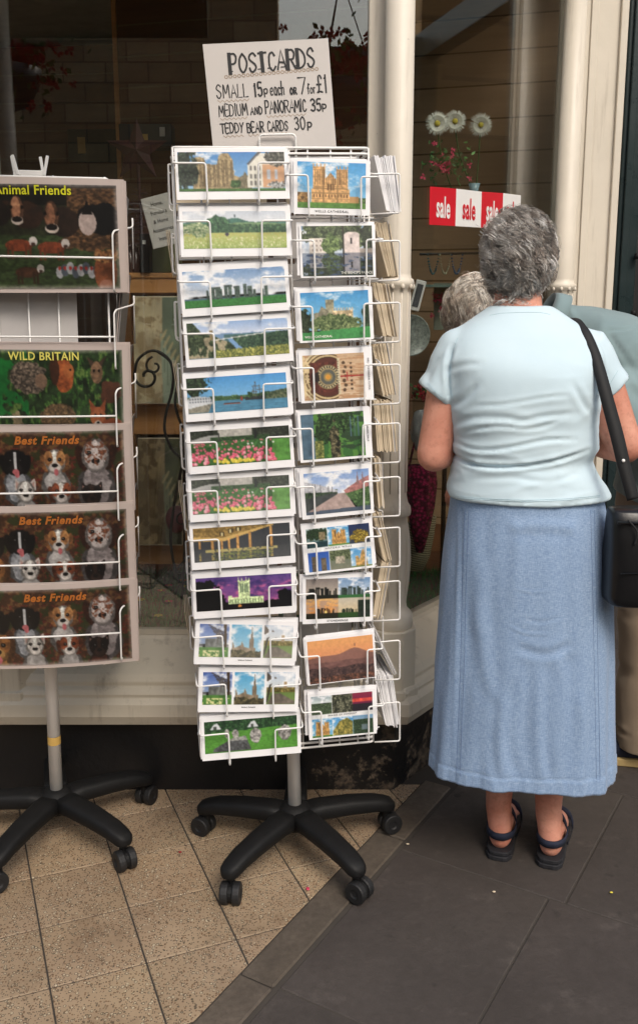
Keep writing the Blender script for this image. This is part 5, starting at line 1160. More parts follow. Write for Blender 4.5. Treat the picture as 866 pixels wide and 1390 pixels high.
# ================================================================= things in the windows
def flat_item(name, px0, py0, px1, py1, Y, t, mat, label, cat, rot=0, lean=0):
    a = W(px0, py0, Y); b = W(px1, py1, Y); c = (a+b)/2; w, h = abs(b.x-a.x), abs(a.z-b.z)
    o = MB().box((0, 0, 0), (w, t, h)).build(name, mat, bevel=min(.002, t/3)); o.location = c; o.rotation_euler = (R(lean), R(rot), 0)
    tag(o, label, cat); return o, w, h
def canvas_pic(key, c1, c2, c3, w, h, parent, t, seed):
    def fn(c):
        c.put(c.Y > -1, c1, c.n(4, seed), .3); c.put((c.n(14, seed+1, 4) > .54) & (c.X < .62), c2); c.put((c.X > .62), c3, c.n(5, seed+2), .3)
        for i in range(5): c.put(c.line(.66+.05*i, 1, .6+.08*i, .35+.07*i, .012), [min(255, k+50) for k in c3]); c.put(c.ell(.64+.07*i, .36+.06*i, .03, .07, .5), (196, 176, 130))
        return c
    p = link(bpy.data.objects.new('picture', pic_mesh(key, fn, w, h, 60)), parent); p.location = (0, -t/2-.001, 0); return p
# pine shelf with two floral canvases
sh = empty('display_shelf', (0, 0, 0), label='pine stepped display shelf behind the scroll stand, holding two floral canvases', cat='shelf')
for (ya, yb_, Y) in ((372, 398, 3.05), (552, 590, 3.0), (742, 766, 2.95)):
    a = W(172, ya, Y); b = W(300, yb_, Y); MB().bb(a.x, b.x, Y, Y+.26, b.z, a.z).build('shelf_board', M['pine'], sh, bevel=.003)
    MB().bb(a.x-.002, b.x+.002, Y-.006, Y-.0005, a.z-.012, a.z+.004).build('shelf_lip', M['pine'], sh, bevel=.002)
for x in (W(172, 400, 3.3).x, W(300, 400, 3.3).x): MB().bb(x-.012, x+.012, 3.30, 3.33, .435, W(172, 372, 3.05).z).build('shelf_upright', M['pine'], sh)
o, w, h = flat_item('floral_canvas', 180, 402, 248, 548, 2.99, .02, M['card_old'], 'beige and green floral canvas on the upper step beside the iron scrolls', 'canvas', 0, -8); canvas_pic('canvas_a', (196, 176, 138), (166, 140, 100), (110, 124, 100), w*.98, h*.98, o, .02, 3)
o, w, h = flat_item('floral_canvas', 186, 595, 250, 738, 2.93, .02, M['card_old'], 'dark floral canvas on the lower step behind the iron stand', 'canvas', 0, -8); canvas_pic('canvas_b', (150, 128, 92), (120, 96, 66), (96, 100, 70), w*.98, h*.98, o, .02, 8)
o, w, h = flat_item('window_notice', 198, 264, 240, 335, 2.98, .004, M['paper'], 'white printed notice leaning above the pine shelf, next to the postcard rack', 'notice', -14, -6)
for i, s_ in enumerate(('Home,', 'Furniture', '& Home', 'Accessories', 'Instore')): text('lettering', s_, .017, M['ink'], o, Matrix.Translation((0, -.003, h*.34-i*h*.17)), sx=.8)
o, w, h = flat_item('dark_box', 192, 318, 206, 370, 3.06, .06, M['black_plastic'], 'narrow black box with a white cross on the pine shelf', 'box'); MB().box((0, -.032, h*.28), (.010, .002, .012)).build('emblem', M['white_vinyl'], o)
flat_item('green_box', 207, 332, 246, 370, 3.12, .07, simple('olive_card', srgb(96, 100, 56), .7), 'olive green box on the pine shelf', 'box')
for k, (x, lab) in enumerate(((178, 'small dark bottle, left one of two on the pine shelf'), (186, 'small dark bottle, right one of two on the pine shelf'))):
    c = W(x, 371, 3.08); o = MB().lathe([(.016, 0), (.018, .01), (.018, .05), (.008, .062), (.008, .078), (.010, .08), (.010, .09)], (0, 0, 0), 14).build('bottle', simple('brown_bottle', srgb(70, 44, 38), .15) if k == 0 else bpy.data.materials['brown_bottle'], smooth=True); o.location = c; tag(o, lab, 'bottle')
# star
st = empty('star_ornament', W(187, 205, 3.25), label='dark red five pointed star ornament on a stick in the left window', cat='ornament'); poly = []
for k in range(10): a = math.pi/2+k*math.pi/5; r = (.105, .042)[k % 2]; poly.append((r*math.cos(a), r*math.sin(a)))
M['star'] = simple('dark_red_tinsel', srgb(66, 18, 24), .5, .4, 60, .6, .004)
mb = MB(); vs = [(x, -.004, z) for x, z in poly]+[(0, -.03, 0), (0, .02, 0)]; mb.add(vs, [(i, 10, (i+1) % 10) for i in range(10)]+[((i+1) % 10, 11, i) for i in range(10)]); mb.build('star', M['star'], st)
sm = MB(); sm.tube([(0, 0, -.04), (.004, 0, -.25), (.01, 0, -.5)], .006, 6); sm.build('stick', M['star'], st)
for k in range(26):
    pass
tin = MB()
for k in range(220): z = -.12-.36*rnd.random(); a = rnd.random()*6.28; d = Vector((math.cos(a), math.sin(a), rnd.uniform(-.3, .3))); tin.tube([(0, 0, z), tuple(d*.03+Vector((0, 0, z)))], .0012, 3)
tag(tin.build('tinsel', M['star'], st), kind='stuff')
o, w, h = flat_item('framed_picture', 93, 176, 168, 220, 4.6, .03, M['black_plastic'], 'dark framed picture hanging deep in the shop left of the star', 'picture'); MB().box((-w*.25, -.018, 0), (w*.14, .002, h*.5)).build('mount', M['gold'], o)
o, w, h = flat_item('patterned_tin', 165, 171, 236, 202, 3.9, .1, simple('navy_tin', srgb(36, 40, 52), .4), 'dark navy patterned tin behind the star ornament', 'tin'); MB().box((w*.33, -.052, h*.15), (w*.1, .002, h*.4)).build('panel', M['card_grey'], o)
MB().box((-w*.1, -.052, -h*.1), (w*.3, .002, h*.3)).build('panel', M['gold'], o)
# wrought iron scroll stand
YI = 2.78; it = empty('scroll_stand', W(250, 870, YI), label='black wrought iron stand with spiral scrolls between the two card racks', cat='stand'); ib = it.location
def iron(pts, r, name='scroll'):
    P = spline([W(x, y, YI)-ib for x, y in pts], 6); MB().tube(P, r, 6).build(name, M['iron'], it, smooth=True)
def spir(cx, cy, r0, r1, a0, a1, n=14): return [(cx+(r0+(r1-r0)*t)*math.cos(a0+(a1-a0)*t), cy+(r0+(r1-r0)*t)*math.sin(a0+(a1-a0)*t)) for t in [i/n for i in range(n+1)]]
iron(spir(200, 511, 4, 17, 3.0, 9.5)+[(188, 488), (207, 476), (226, 484), (235, 502), (234, 530), (226, 560), (224, 585), (234, 610), (248, 625), (256, 650)], .0045)
iron([(215, 478), (232, 492), (240, 520), (238, 548), (246, 575), (258, 590)], .004)
iron(spir(210, 497, 3, 13, -1.5, 4.5), .0035)
iron([(256, 600), (246, 640), (236, 690), (232, 735), (240, 780), (252, 815), (256, 865)], .0045)
iron([(262, 610), (252, 680), (250, 760), (246, 820), (240, 866)], .004)
iron(spir(248, 706, 3, 12, 0, 6.0)+[(258, 690), (262, 670)], .003); iron(spir(250, 768, 3, 12, 3, 9)+[(262, 752)], .003); iron(spir(228, 815, 3, 13, 1, 7)+[(240, 800), (250, 790)], .0035); iron(spir(262, 640, 3, 10, 2, 8), .003)
iron([(225, 868), (250, 862), (275, 868)], .005, 'foot')
o = MB().ball((0, 0, 0), (.035, .03, .045), 16).build('pink_bauble', simple('dusty_pink_glass', srgb(120, 62, 70), .3), smooth=True); o.location = W(240, 705, 2.86); tag(o, 'dusty pink bauble hanging behind the iron scrolls', 'bauble')
# grass mat and flowers
gm = MB(); rs = random.Random(3)
def inplat(x, y): return (y > 2.66 and y < 3.35 and x > -1.0 and y > 2.645+1.32*max(0, x-.16)+.03 and x < .7)
for k in range(9000):
    x = rs.uniform(-.75, .7); y = rs.uniform(2.66, 3.3)
    if not inplat(x, y): continue
    h = rs.uniform(.015, .04); a = rs.random()*6.28; w = .0025; d = Vector((math.cos(a), math.sin(a), 0)); l = Vector((rs.uniform(-.012, .012), rs.uniform(-.012, .012), h)); p = Vector((x, y, .431))
    gm.add([p-d*w, p+d*w, p+l], [(0, 1, 2)])
tag(gm.build('grass', M['grass']), 'green artificial grass covering the window display floor', 'grass', kind='stuff')
def flower(p, r, mat, label, group, cat='flower', petals=6, tilt=0):
    root = MB(); rot = Matrix.Rotation(R(tilt), 3, 'X') @ Matrix.Rotation(rs.random()*3, 3, 'Z')
    for k in range(petals):
        a = 2*math.pi*k/petals; d = Vector((math.cos(a), math.sin(a), 0)); s = Vector((-d.y, d.x, 0)); w = r*2.2/petals
        pts = [d*r*.15, d*r*.6+s*w+Vector((0, 0, r*.12)), d*r+Vector((0, 0, r*.02)), d*r*.6-s*w+Vector((0, 0, r*.12))]
        root.add([rot @ q_ for q_ in pts], [(0, 1, 2, 3)])
    o = root.build('flower', mat); o.location = p; tag(o, label, cat, group)
    c_ = MB().ball((0, 0, 0), r*.2, 8).build('flower_centre', M['yellow'], o, smooth=True); c_.location = rot @ Vector((0, 0, r*.06)); return o
M['orange_petal'] = simple('orange_petals', srgb(222, 120, 40), .6)
fl = 0
while fl < 34:
    x = rs.uniform(-.6, .6); y = rs.uniform(2.68, 3.1)
    if not inplat(x, y): continue
    mname, cn = rs.choice((('red_flower', 'crimson'), ('orange_petal', 'orange'), ('yellow', 'yellow'), ('pink_flower', 'pink'))); left = x < .1
    flower((x, y, .465), .016, M[mname], '%s artificial flower lying in the display grass of the %s window' % (cn, 'left' if left else 'right'), '%s flowers in the %s display grass' % (cn, 'left' if left else 'right')); fl += 1
# right window: daisies
for k, (x, y, xb, lab) in enumerate(((593, 168, 612, 'pale faded daisy, leftmost of the three in the right window'), (617, 165, 640, 'white daisy in the middle of the three in the right window'), (652, 170, 646, 'largest white daisy with yellow-green centre, rightmost of the three'))):
    c = W(x, y, 3.15+.12*k); d = empty('daisy', c, label=lab, cat='daisy'); pm = MB(); n = 22; r = .040 if k < 2 else .043
    for ly in range(2):
        for i in range(n):
            a = 2*math.pi*(i+.5*ly)/n+rs.uniform(-.06, .06); dd = Vector((math.cos(a), 0, math.sin(a))); s = Vector((-dd.z, 0, dd.x)); w = .0030; y0 = -.004*ly
            pm.add([dd*.006+Vector((0, y0, 0)), dd*r*.6+s*w+Vector((0, y0-.006, 0)), dd*r*rs.uniform(.9, 1.05)+Vector((0, y0-.001, 0)), dd*r*.6-s*w+Vector((0, y0-.006, 0))], [(0, 1, 2, 3)])
    pm.build('petals', M['white_petal'], d); MB().ball((0, -.008, 0), (.009, .005, .009), 12).build('flower_centre', M['yellow'], d, smooth=True)
    e = W(xb, 255, 3.2+.1*k)-c; MB().tube(spline([(0, .004, 0), (e.x*.3, .01, e.z*.5), tuple(e)], 5), .0022, 6).build('stem', M['leaf'], d, smooth=True)
o = MB().lathe([(.018, -.11), (.022, -.10), (.016, -.05), (.012, .0), (.020, .03), (.018, .03), (.010, 0)], (0, 0, 0), 20).build('vase', simple('pale_blue_glass', srgb(150, 180, 190), .15), smooth=True); o.location = W(643, 262, 3.25); tag(o, 'narrow pale vase holding the daisies behind the sale banner', 'vase')
def spray(name, cx, cy, Y, rx, rz, n, mats, label, cat, leafn=120, size=.012):
    root = empty(name, W(cx, cy, Y), label=label, cat=cat); b = MB(); l = MB(); stem = MB()
    for k in range(n):
        p = Vector((rs.gauss(0, rx*.5), rs.gauss(0, rx*.4), rs.gauss(0, rz*.5)))
        for j in range(5):
            a = j*1.257+rs.random(); d = Vector((math.cos(a), rs.uniform(-.5, .5), math.sin(a))).normalized(); s = d.orthogonal().normalized(); r_ = size*rs.uniform(.6, 1.1)
            b.add([p, p+d*r_*.6+s*r_*.4, p+d*r_, p+d*r_*.6-s*r_*.4], [(0, 1, 2, 3)])
    for k in range(leafn):
        p = Vector((rs.gauss(0, rx*.55), rs.gauss(0, rx*.4), rs.gauss(0, rz*.55))); d = Vector((rs.uniform(-1, 1), rs.uniform(-1, 1), rs.uniform(-1, 1))).normalized(); s = d.orthogonal().normalized(); r_ = size*1.5
        l.add([p, p+d*r_*.5+s*r_*.3, p+d*r_, p+d*r_*.5-s*r_*.3], [(0, 1, 2, 3)])
    b.build('blossoms', mats[0], root); l.build('leaves', mats[1], root); return root
r_ = spray('blossom_spray', 606, 222, 3.05, .06, .05, 18, (M['pink_flower'], M['leaf']), 'spray of pink blossoms standing in for a reflection below the daisies in the right window', 'blossoms')  # modelled blossoms stand in for a pinkish reflection in the glass

r_ = spray('red_flower_bunch', 571, 533, 2.98, .02, .022, 26, (M['red_flower'], M['leaf']), 'bunch of dark red flowers beside the column at elbow height', 'flowers', 30)
r_ = spray('blossom_spray', 600, 408, 3.2, .03, .04, 20, (M['pink_flower'], M['leaf']), 'small pink blossom spray in front of the pale green card', 'blossoms', 20)
# banner on the splayed glass
ban = empty('sale_banner', (0, 0, 0), label='red and white paper banner reading sale on the splayed window glass', cat='banner')
gn = Vector((DD.y, -DD.x, 0)); GP = GC+gn*.008
def ong(px, py): return onplane(px, py, GP, gn)
ctr = ong(620, 280); Mb = Matrix.Translation(ctr) @ Matrix.Rotation(math.atan2(DD.y, DD.x), 4, 'Z'); ban.matrix_basis = Mb; Bi = Mb.inverted()
xs_b = [(Bi @ ong(x, 280)).x for x in (583, 618.5, 653, 682, 706)]; zt_b = [(Bi @ ong(x, y)).z for x, y in ((583, 253), (618.5, 256), (653, 260), (682, 262), (706, 265))]; zb_b = [(Bi @ ong(x, y)).z for x, y in ((583, 305), (618.5, 307), (653, 309), (682, 308), (706, 308))]
for i in range(4):
    mb = MB(); mb.add([(xs_b[i], 0, zb_b[i]), (xs_b[i+1], 0, zb_b[i+1]), (xs_b[i+1], 0, zt_b[i+1]), (xs_b[i], 0, zt_b[i]), (xs_b[i], .001, zb_b[i]), (xs_b[i+1], .001, zb_b[i+1]), (xs_b[i+1], .001, zt_b[i+1]), (xs_b[i], .001, zt_b[i])], [(0, 1, 2, 3), (7, 6, 5, 4), (0, 4, 5, 1), (3, 2, 6, 7), (0, 3, 7, 4), (1, 5, 6, 2)])
    pn = mb.build('banner_panel', M['red_vinyl'] if i % 2 == 0 else M['white_vinyl'], ban)
    h_ = zt_b[i]-zb_b[i]; w_ = xs_b[i+1]-xs_b[i]; LM = M['white_vinyl'] if i % 2 == 0 else M['red_vinyl']
    text('lettering', 'sale', h_*.80, LM, pn, Matrix.Translation(((xs_b[i]+xs_b[i+1])/2, -.0012, (zt_b[i]+zb_b[i])/2-h_*.02)), offset=h_*.018, sx=.60, space=1.06)
# other right-window goods
a = W(566, 386, 3.0); b = W(745, 384, 3.45); mb = MB(); mb.add([(a.x, 2.98, a.z), (b.x, 3.55, a.z), (b.x, 3.8, a.z), (a.x, 3.8, a.z)]+[(a.x, 2.98, a.z-.008), (b.x, 3.55, a.z-.008), (b.x, 3.8, a.z-.008), (a.x, 3.8, a.z-.008)], [(0,1,2,3),(7,6,5,4),(0,4,5,1),(1,5,6,2),(2,6,7,3),(3,7,4,0)])
tag(mb.build('glass_shelf', simple('greenish_shelf_glass', srgb(110, 130, 122), .1)), 'thin glass shelf across the right window at head height', 'shelf')
M['plate'] = simple('pale_patterned_china', srgb(140, 146, 140), .3, .5, 90)
o = MB().lathe([(.001, .004), (.045, .0), (.062, .012), (.066, .014), (.066, .01), (.045, -.006), (.001, -.004)], (0, 0, 0), 28, Matrix.Rotation(R(90), 3, 'X'), cap=False).build('china_plate', M['plate'], smooth=True); o.location = W(556, 455, 3.05); o.rotation_euler = (0, 0, R(20)); tag(o, 'pale patterned china plate half hidden by the column', 'plate')
o, w, h = flat_item('greetings_card', 589, 384, 612, 448, 3.24, .004, simple('sage_card', srgb(126, 134, 120), .6), 'tall sage green card with pink blossom below the necklaces', 'card', 0, -4)
o, w, h = flat_item('photo_frame', 560, 380, 573, 422, 2.96, .01, M['white_vinyl'], 'small white tilted frame right of the column', 'frame', 14, 0); MB().box((0, -.006, 0), (w*.6, .002, h*.75)).build('picture', M['slate'], o)
for k, (x, cl, lab) in enumerate(((588, (60, 110, 120), 'teal bead necklace hanging left in the right window'), (604, (180, 180, 150), 'cream bead necklace hanging between two blue ones'), (620, (50, 90, 130), 'blue bead necklace hanging nearest the grey haired head'))):
    nk = MB(); 
    for i in range(22): t = i/21*2-1; nk.ball((t*.018, 0, -.05*(1-t*t)*1.2), rs.uniform(.0025, .0045), 6)
    o = nk.build('bead_necklace', simple('beads_%d' % k, srgb(*cl), .2), smooth=True); o.location = W(x, 346, 3.12); tag(o, lab, 'necklace')
rail = MB().tube([W(570, 345, 3.12), W(700, 343, 3.5)], .004, 6).build('display_rail', M['iron'], smooth=True); tag(rail, 'thin dark rail carrying the bead necklaces', 'rail')
# silver organza pouch cluster, magenta bag, straw basket, post
def blobby(name, cx, cy, Y, r, mat, label, cat, seed, amp=.25, n=24):
    mb = MB().ball((0, 0, 0), r, n); 
    for v in mb.v:
        d = v.normalized(); v += d*(amp*min(r)*(mnoise.noise(d*3+Vector((seed, 0, 0))))*1.5)
    o = mb.build(name, mat, smooth=True); o.location = W(cx, cy, Y); return tag(o, label, cat)
blobby('organza_pouch', 572, 585, 3.0, (.035, .03, .07), simple('silver_organza', srgb(190, 192, 194), .5, .25, 30, .5), 'silver white organza pouch beside the left elbow', 'pouch', 3)
t = NT('magenta_crochet'); vv = t.node('ShaderNodeTexVoronoi'); vv.inputs['Scale'].default_value = 90; t.l.new(t.tc.outputs['Object'], vv.inputs['Vector'])
t.base(t.ramp(vv.outputs['Distance'], [(.2, srgb(176, 30, 88)), (.6, srgb(84, 10, 40))]), .9); t.bump(vv.outputs['Distance'], .8, .004); M['magenta'] = t.m
bg_ = empty('crochet_bag', W(572, 640, 2.99), label='magenta crochet bag hanging below the left elbow', cat='bag')
rings = [ring((0, 0, z), (1, 0, 0), (0, 1, 0), a_, b_, 24, 2) for z, a_, b_ in ((0.02, .045, .03), (-.04, .052, .035), (-.12, .045, .032), (-.20, .03, .024), (-.27, .012, .01))]
MB().loft(rings).build('bag_body', M['magenta'], bg_, smooth=True); MB().tube([(-.04, 0, .02), (-.02, 0, .12), (0, 0, .16), (.02, 0, .12), (.04, 0, .02)], .004, 6).build('handle', M['magenta'], bg_, smooth=True)
t = NT('cream_straw'); wv = t.node('ShaderNodeTexWave'); wv.bands_direction = 'Z'; wv.inputs['Scale'].default_value = 40; t.l.new(t.tc.outputs['Object'], wv.inputs['Vector'])
t.base(t.ramp(wv.outputs['Fac'], [(.2, srgb(128, 116, 84)), (.6, srgb(196, 186, 152))]), .8); t.bump(wv.outputs['Fac'], .6, .003); M['straw'] = t.m
o = MB().lathe([(.02, -.10), (.045, -.09), (.055, -.04), (.05, .03), (.04, .10), (.036, .10), (.045, .03)], (0, 0, 0), 28).build('straw_basket', M['straw'], smooth=True); o.location = W(566, 735, 3.08); o.rotation_euler = (0, R(14), 0); tag(o, 'cream woven straw basket below the magenta bag', 'basket')
ps = W(603, 640, 3.15); o = MB().tube([(ps.x, ps.y, .43), (ps.x, ps.y, ps.z+.35)], .008, 8).build('display_post', M['iron'], smooth=True); tag(o, 'thin black display post between the basket and the skirt', 'post')
# dark garment in the passage
gp = W(868, 320, 3.95); gr = empty('hanging_coat', gp, label='dark garment hanging in the passage beyond the green door frame', cat='coat')
MB().loft([ring((0, 0, z), (1, 0, 0), (0, 1, 0), a_, b_, 20, 2.4) for z, a_, b_ in ((.12, .02, .02), (.10, .10, .05), (-.1, .12, .06), (-.5, .14, .07), (-.7, .15, .07))]).build('coat_body', M['webbing'], gr, smooth=True)
MB().tube([(0, 0, .12), (0, 0, .2), (.02, 0, .22), (.03, 0, .2)], .003, 6).build('hanger', M['iron'], gr)
MB().loft([ring((sx_*1., 0, z), (1, 0, 0), (0, 1, 0), .03, .03, 12, 2) for z, sx_ in ((.08, -.08), (-.2, -.15), (-.42, -.17))]).build('sleeve', M['card_grey'], gr, smooth=True)
# hanging baskets above the viewer (their reflection shows in the glass)
for k, (x, y, z, lab) in enumerate(((.10, .55, 2.42, 'hanging basket of crimson flowers in front of the shop, reflected above the sign'), (-1.5, .5, 2.5, 'hanging basket of crimson flowers further left along the shop front'))):
    hb = spray('hanging_basket', 433, 650, 1, .22, .16, 260, (M['red_flower'], M['leaf']), lab, 'flower basket', 420, .03); hb.location = (x, y, z)
    MB().lathe([(.02, -.22), (.12, -.18), (.17, -.08), (.18, -.02)], (0, 0, 0), 20).build('basket', M['iron'], hb, smooth=True)
    for a in (0, 2.1, 4.2): MB().tube([(.17*math.cos(a), .17*math.sin(a), -.02), (0, 0, .45)], .003, 5).build('chain', M['iron'], hb)
    o = MB().tube([(x, 2.45, z+.62), (x, y, z+.62), (x, y, z+.45)], .012, 8).build('basket_bracket', M['iron']); tag(o, ('long iron bracket carrying the flower basket over the postcards rack', 'long iron bracket carrying the left flower basket')[k], 'bracket')
# litter on the ground
for x, y, c_, lab in ((245, 1159, 'red_flower', 'dark red fallen petal on the tiles between the racks'), (418, 1210, 'pink_flower', 'small pink flower dropped on the tiles in front of the rack'), (670, 1213, 'card_old', 'cream scrap on the paving in front of the sandals'), (829, 1214, 'yellow', 'tiny yellow leaf on the paving at the right'), (553, 1148, 'card_old', 'tan leaf on the stone edging by the caster')):
    p = G(x, y); mb = MB()
    for j in range(3 if c_ == 'pink_flower' else 1): mb.ball((rs.uniform(-.007, .007) if j else 0, rs.uniform(-.007, .007) if j else 0, .0015), (.0045, .003, .0015), 8)
    o = mb.build('fallen_petal', M[c_], smooth=True); o.location = (p.x, p.y, .004); tag(o, lab, 'litter')
# ================================================================= people
def torso_rings(rows, n=44, p=2.4, dense=0):
    out = []
    if dense:
        R_ = []
        for i in range(len(rows)-1):
            p0, p1, p2, p3 = [np.array(rows[min(max(j, 0), len(rows)-1)], float) for j in (i-1, i, i+1, i+2)]
            for k in range(dense): t = k/dense; R_.append(tuple(.5*((2*p1)+(p2-p0)*t+(2*p0-5*p1+4*p2-p3)*t*t+(3*p1-p0-3*p2+p3)*t**3)))
        R_.append(rows[-1]); A_ = np.array(R_, float); K = A_.copy()
        for _ in range(3): K[1:-1, 3:] = (K[:-2, 3:]+2*K[1:-1, 3:]+K[2:, 3:])/4
        rows = [tuple(r) for r in K]
    for (py, xl, xr, b, Y) in rows:
        A = W(xl, py, Y); B = W(xr, py, Y); c = (A+B)/2; out.append(ring(c, (1, 0, 0), (0, 1, 0), (B.x-A.x)/2, b, n, p))
    return out
def wrinkle(me, lines, back=True, seed=1, noise_amp=.0012, nscale=9, ridge=0):
    """displace a garment along its normals: lines = [(pts in x,z), width, depth]"""
    co = vco(me); no = vno(me); d = np.zeros(len(co))
    for pts, wd, dep, *ycond in lines:
        P = np.array([(p.x, p.z) for p in pts]); best = np.full(len(co), 9.); tt = np.zeros(len(co)); L = len(P)-1
        for i in range(L):
            a = P[i]; b = P[i+1]; ab = b-a; q = co[:, [0, 2]]-a; t = np.clip((q@ab)/(ab@ab+1e-9), 0, 1); dd = np.hypot(*(q-t[:, None]*ab).T)
            m = dd < best; best[m] = dd[m]; tt[m] = (i+t[m])/L
        prof = np.exp(-(best/wd)**2)-.55*np.exp(-((best-1.9*wd)/(wd*1.1))**2); taper = np.clip(np.sin(np.pi*np.clip(tt, .04, .96))*1.6, 0, 1)
        cond = (no[:, 1] < .15) if back else 1
        d += dep*prof*taper*cond
    if noise_amp:
        d += np.array([mnoise.noise(Vector((v[0]*nscale, v[1]*nscale, v[2]*nscale*1.3+seed))) for v in co])*noise_amp
    if ridge:
        r_ = np.array([1-2*abs(mnoise.noise(Vector((v[0]*7+v[2]*3, v[1]*7, v[2]*26+seed*3)))) for v in co]); r2 = np.array([mnoise.noise(Vector((v[0]*6, v[1]*6, v[2]*6+9))) for v in co])
        d += ridge*np.clip(r_-.35, 0, 1)*np.clip(r2*2+.6, 0, 1)*(.15+.85/(1+np.exp((co[:, 2]-1.18)*26)))
    set_vco(me, co+no*d[:, None])
def spl2(pts, Y): return spline([W(x, y, Y) for x, y in pts], 5)
WY0 = 2.17
woman = empty('person', (.535, WY0, 0), label='grey haired person in pale aqua T-shirt and long denim skirt, seen from behind', cat='person')
# ---- body: one continuous surface
B = MB()
hc = W(702, 350, 2.235)
B.ball(hc+Vector((0, .005, .008)), (.062, .082, .086), 28)                       # skull
B.ball(hc+Vector((0, .040, -.055)), (.048, .054, .060), 20)                      # jaw and chin
B.sweep([hc+Vector((0, .098, .0)), hc+Vector((0, .112, -.030))], [.010, .014], 10)  # nose
for s in (-1, 1): B.sweep([hc+Vector((s*.062, .010, .004)), hc+Vector((s*.066, .006, -.030))], [.013, .009], 8)
nk0 = W(705, 425, 2.20); B.sweep([nk0+Vector((0, .012, -.04)), hc+Vector((0, -.005, -.06))], [.062, .052], 20)
rowsB = [(1000-0, 0, 0, 0, 0)]
B.loft(torso_rings([(700,625,808,.125,WY0), (650,628,796,.125,WY0), (612,630,790,.115,WY0), (560,626,796,.118,WY0), (510,622,796,.118,2.175), (480,618,798,.112,2.185), (458,625,790,.095,2.195), (440,648,765,.075,2.20), (428,668,745,.062,2.205)]))
hipc = W(716, 720, WY0)
B.loft([ring((hipc.x, WY0+.0, z), (1, 0, 0), (0, 1, 0), a, b, 36, 2.3) for z, a, b in ((.98, .16, .125), (.90, .175, .14), (.82, .175, .14), (.76, .16, .12))])
def limb(P, Q): B.sweep(P, Q, 16)
SL = W(622, 478, 2.19); EL = W(588, 618, 2.17); WL = W(650, 598, 2.37)
SR = W(793, 478, 2.19); ER = W(848, 606, 2.18); WR_ = W(768, 592, 2.39)
limb([SL, SL.lerp(EL, .35)+Vector((-.004, -.004, 0)), SL.lerp(EL, .8), EL], [.052, .049, .043, .040]); limb([EL, EL.lerp(WL, .3), EL.lerp(WL, .8), WL], [.040, .038, .027, .024])
limb([SR, SR.lerp(ER, .35)+Vector((.006, -.004, 0)), SR.lerp(ER, .8), ER], [.052, .050, .045, .041]); limb([ER, ER.lerp(WR_, .3), ER.lerp(WR_, .8), WR_], [.041, .039, .028, .024])
def hand(w, d, up, side):
    """palm, four unequal curled fingers and a side thumb"""
    d = d.normalized(); up = (up-d*up.dot(d)).normalized(); s = d.cross(up)*side
    pc_ = w+d*.045; B.loft([ring(w+d*t, s, up, a, b, 14, 2.6) for t, a, b in ((-.01, .024, .018), (.02, .034, .016), (.06, .040, .015), (.085, .037, .012))])
    for k, (o_, L) in enumerate(((-.028, .062), (-.009, .072), (.010, .068), (.028, .054))):
        p0 = w+d*.078+s*o_; p1 = p0+d*L*.45-up*L*.08; p2 = p1+d*L*.28-up*L*.28; p3 = p2+d*L*.06-up*L*.30; B.sweep([p0, p1, p2, p3], [.0092, .0088, .008, .007], 10)
    t0 = w+d*.025-s*.032; B.sweep([t0, t0+d*.030-s*.018-up*.008, t0+d*.055-s*.014-up*.022], [.0115, .010, .008], 10)
hand(WL, Vector((.75, .25, .1)), Vector((0, .1, 1)), 1); hand(WR_, Vector((-.75, .25, .05)), Vector((0, .1, 1)), -1)
FT = []
for (hx, hy, ax, ay, kx, toe) in ((681, 1152, 680, 1098, 676, Vector((.30, 1, 0))), (750, 1163, 744, 1104, 742, Vector((.36, 1, 0)))):
    g = G(hx, hy, .03); heel = Vector((g.x, g.y+.028, .046)); ank = Vector((heel.x-.004, heel.y+.022, .115)); toe = toe.normalized()
    knee = Vector((heel.x+ (.545-heel.x)*.12, heel.y+.035, .46)); hip = Vector((hipc.x+(-.085 if hx < 700 else .085), WY0, .82))
    limb([hip, hip.lerp(knee, .5), knee], [.082, .072, .054]); limb([knee, knee.lerp(ank, .28)+Vector((0, -.012, 0)), knee.lerp(ank, .62), ank], [.052, .054, .040, .032])
    limb([ank+Vector((0, 0, 0)), heel+Vector((0, -.002, .008))], [.031, .029])
    limb([heel, heel+toe*.07+Vector((0, 0, .006)), heel+toe*.14+Vector((0, 0, -.006)), heel+toe*.175+Vector((0, 0, -.012))], [.029, .034, .032, .022]); limb([ank+toe*.01, heel+toe*.09+Vector((0, 0, .018))], [.032, .026])
    sd = Vector((toe.y, -toe.x, 0)) * (1 if True else 0); inner = 1 if hx < 700 else -1
    for k in range(5):
        o_ = inner*(.026-.0125*k); L = (.040, .036, .032, .027, .022)[k]; p0 = heel+toe*(.165-.006*k)+sd*o_+Vector((0, 0, -.018)); B.sweep([p0, p0+toe*L*.6+Vector((0, 0, .002)), p0+toe*L+Vector((0, 0, -.004))], [.0105 if k else .013, .009 if k else .0115, .0075], 8)
    FT.append((heel, toe, sd, hx))
me = remesh(B, .0048, 5, .5); local(me, woman); obj_from(me, 'body', M['skin'], woman)
for s in (-1, 1):
    e = MB().ball(hc+Vector((s*.030, .086, .008)), .0115, 12).build('eye', M['white_vinyl'], woman, smooth=True, world=True); MB().ball(hc+Vector((s*.030, .0955, .008)), .005, 8).build('iris', M['iron'], e, smooth=True, world=False).matrix_parent_inverse = (woman.matrix_basis).inverted()
MB().sweep([hc+Vector((-.022, .096, -.058)), hc+Vector((0, .103, -.056)), hc+Vector((.022, .096, -.058))], [.004, .006, .004], 8).build('mouth', simple('lips', srgb(170, 96, 88), .5), woman, smooth=True, world=True)
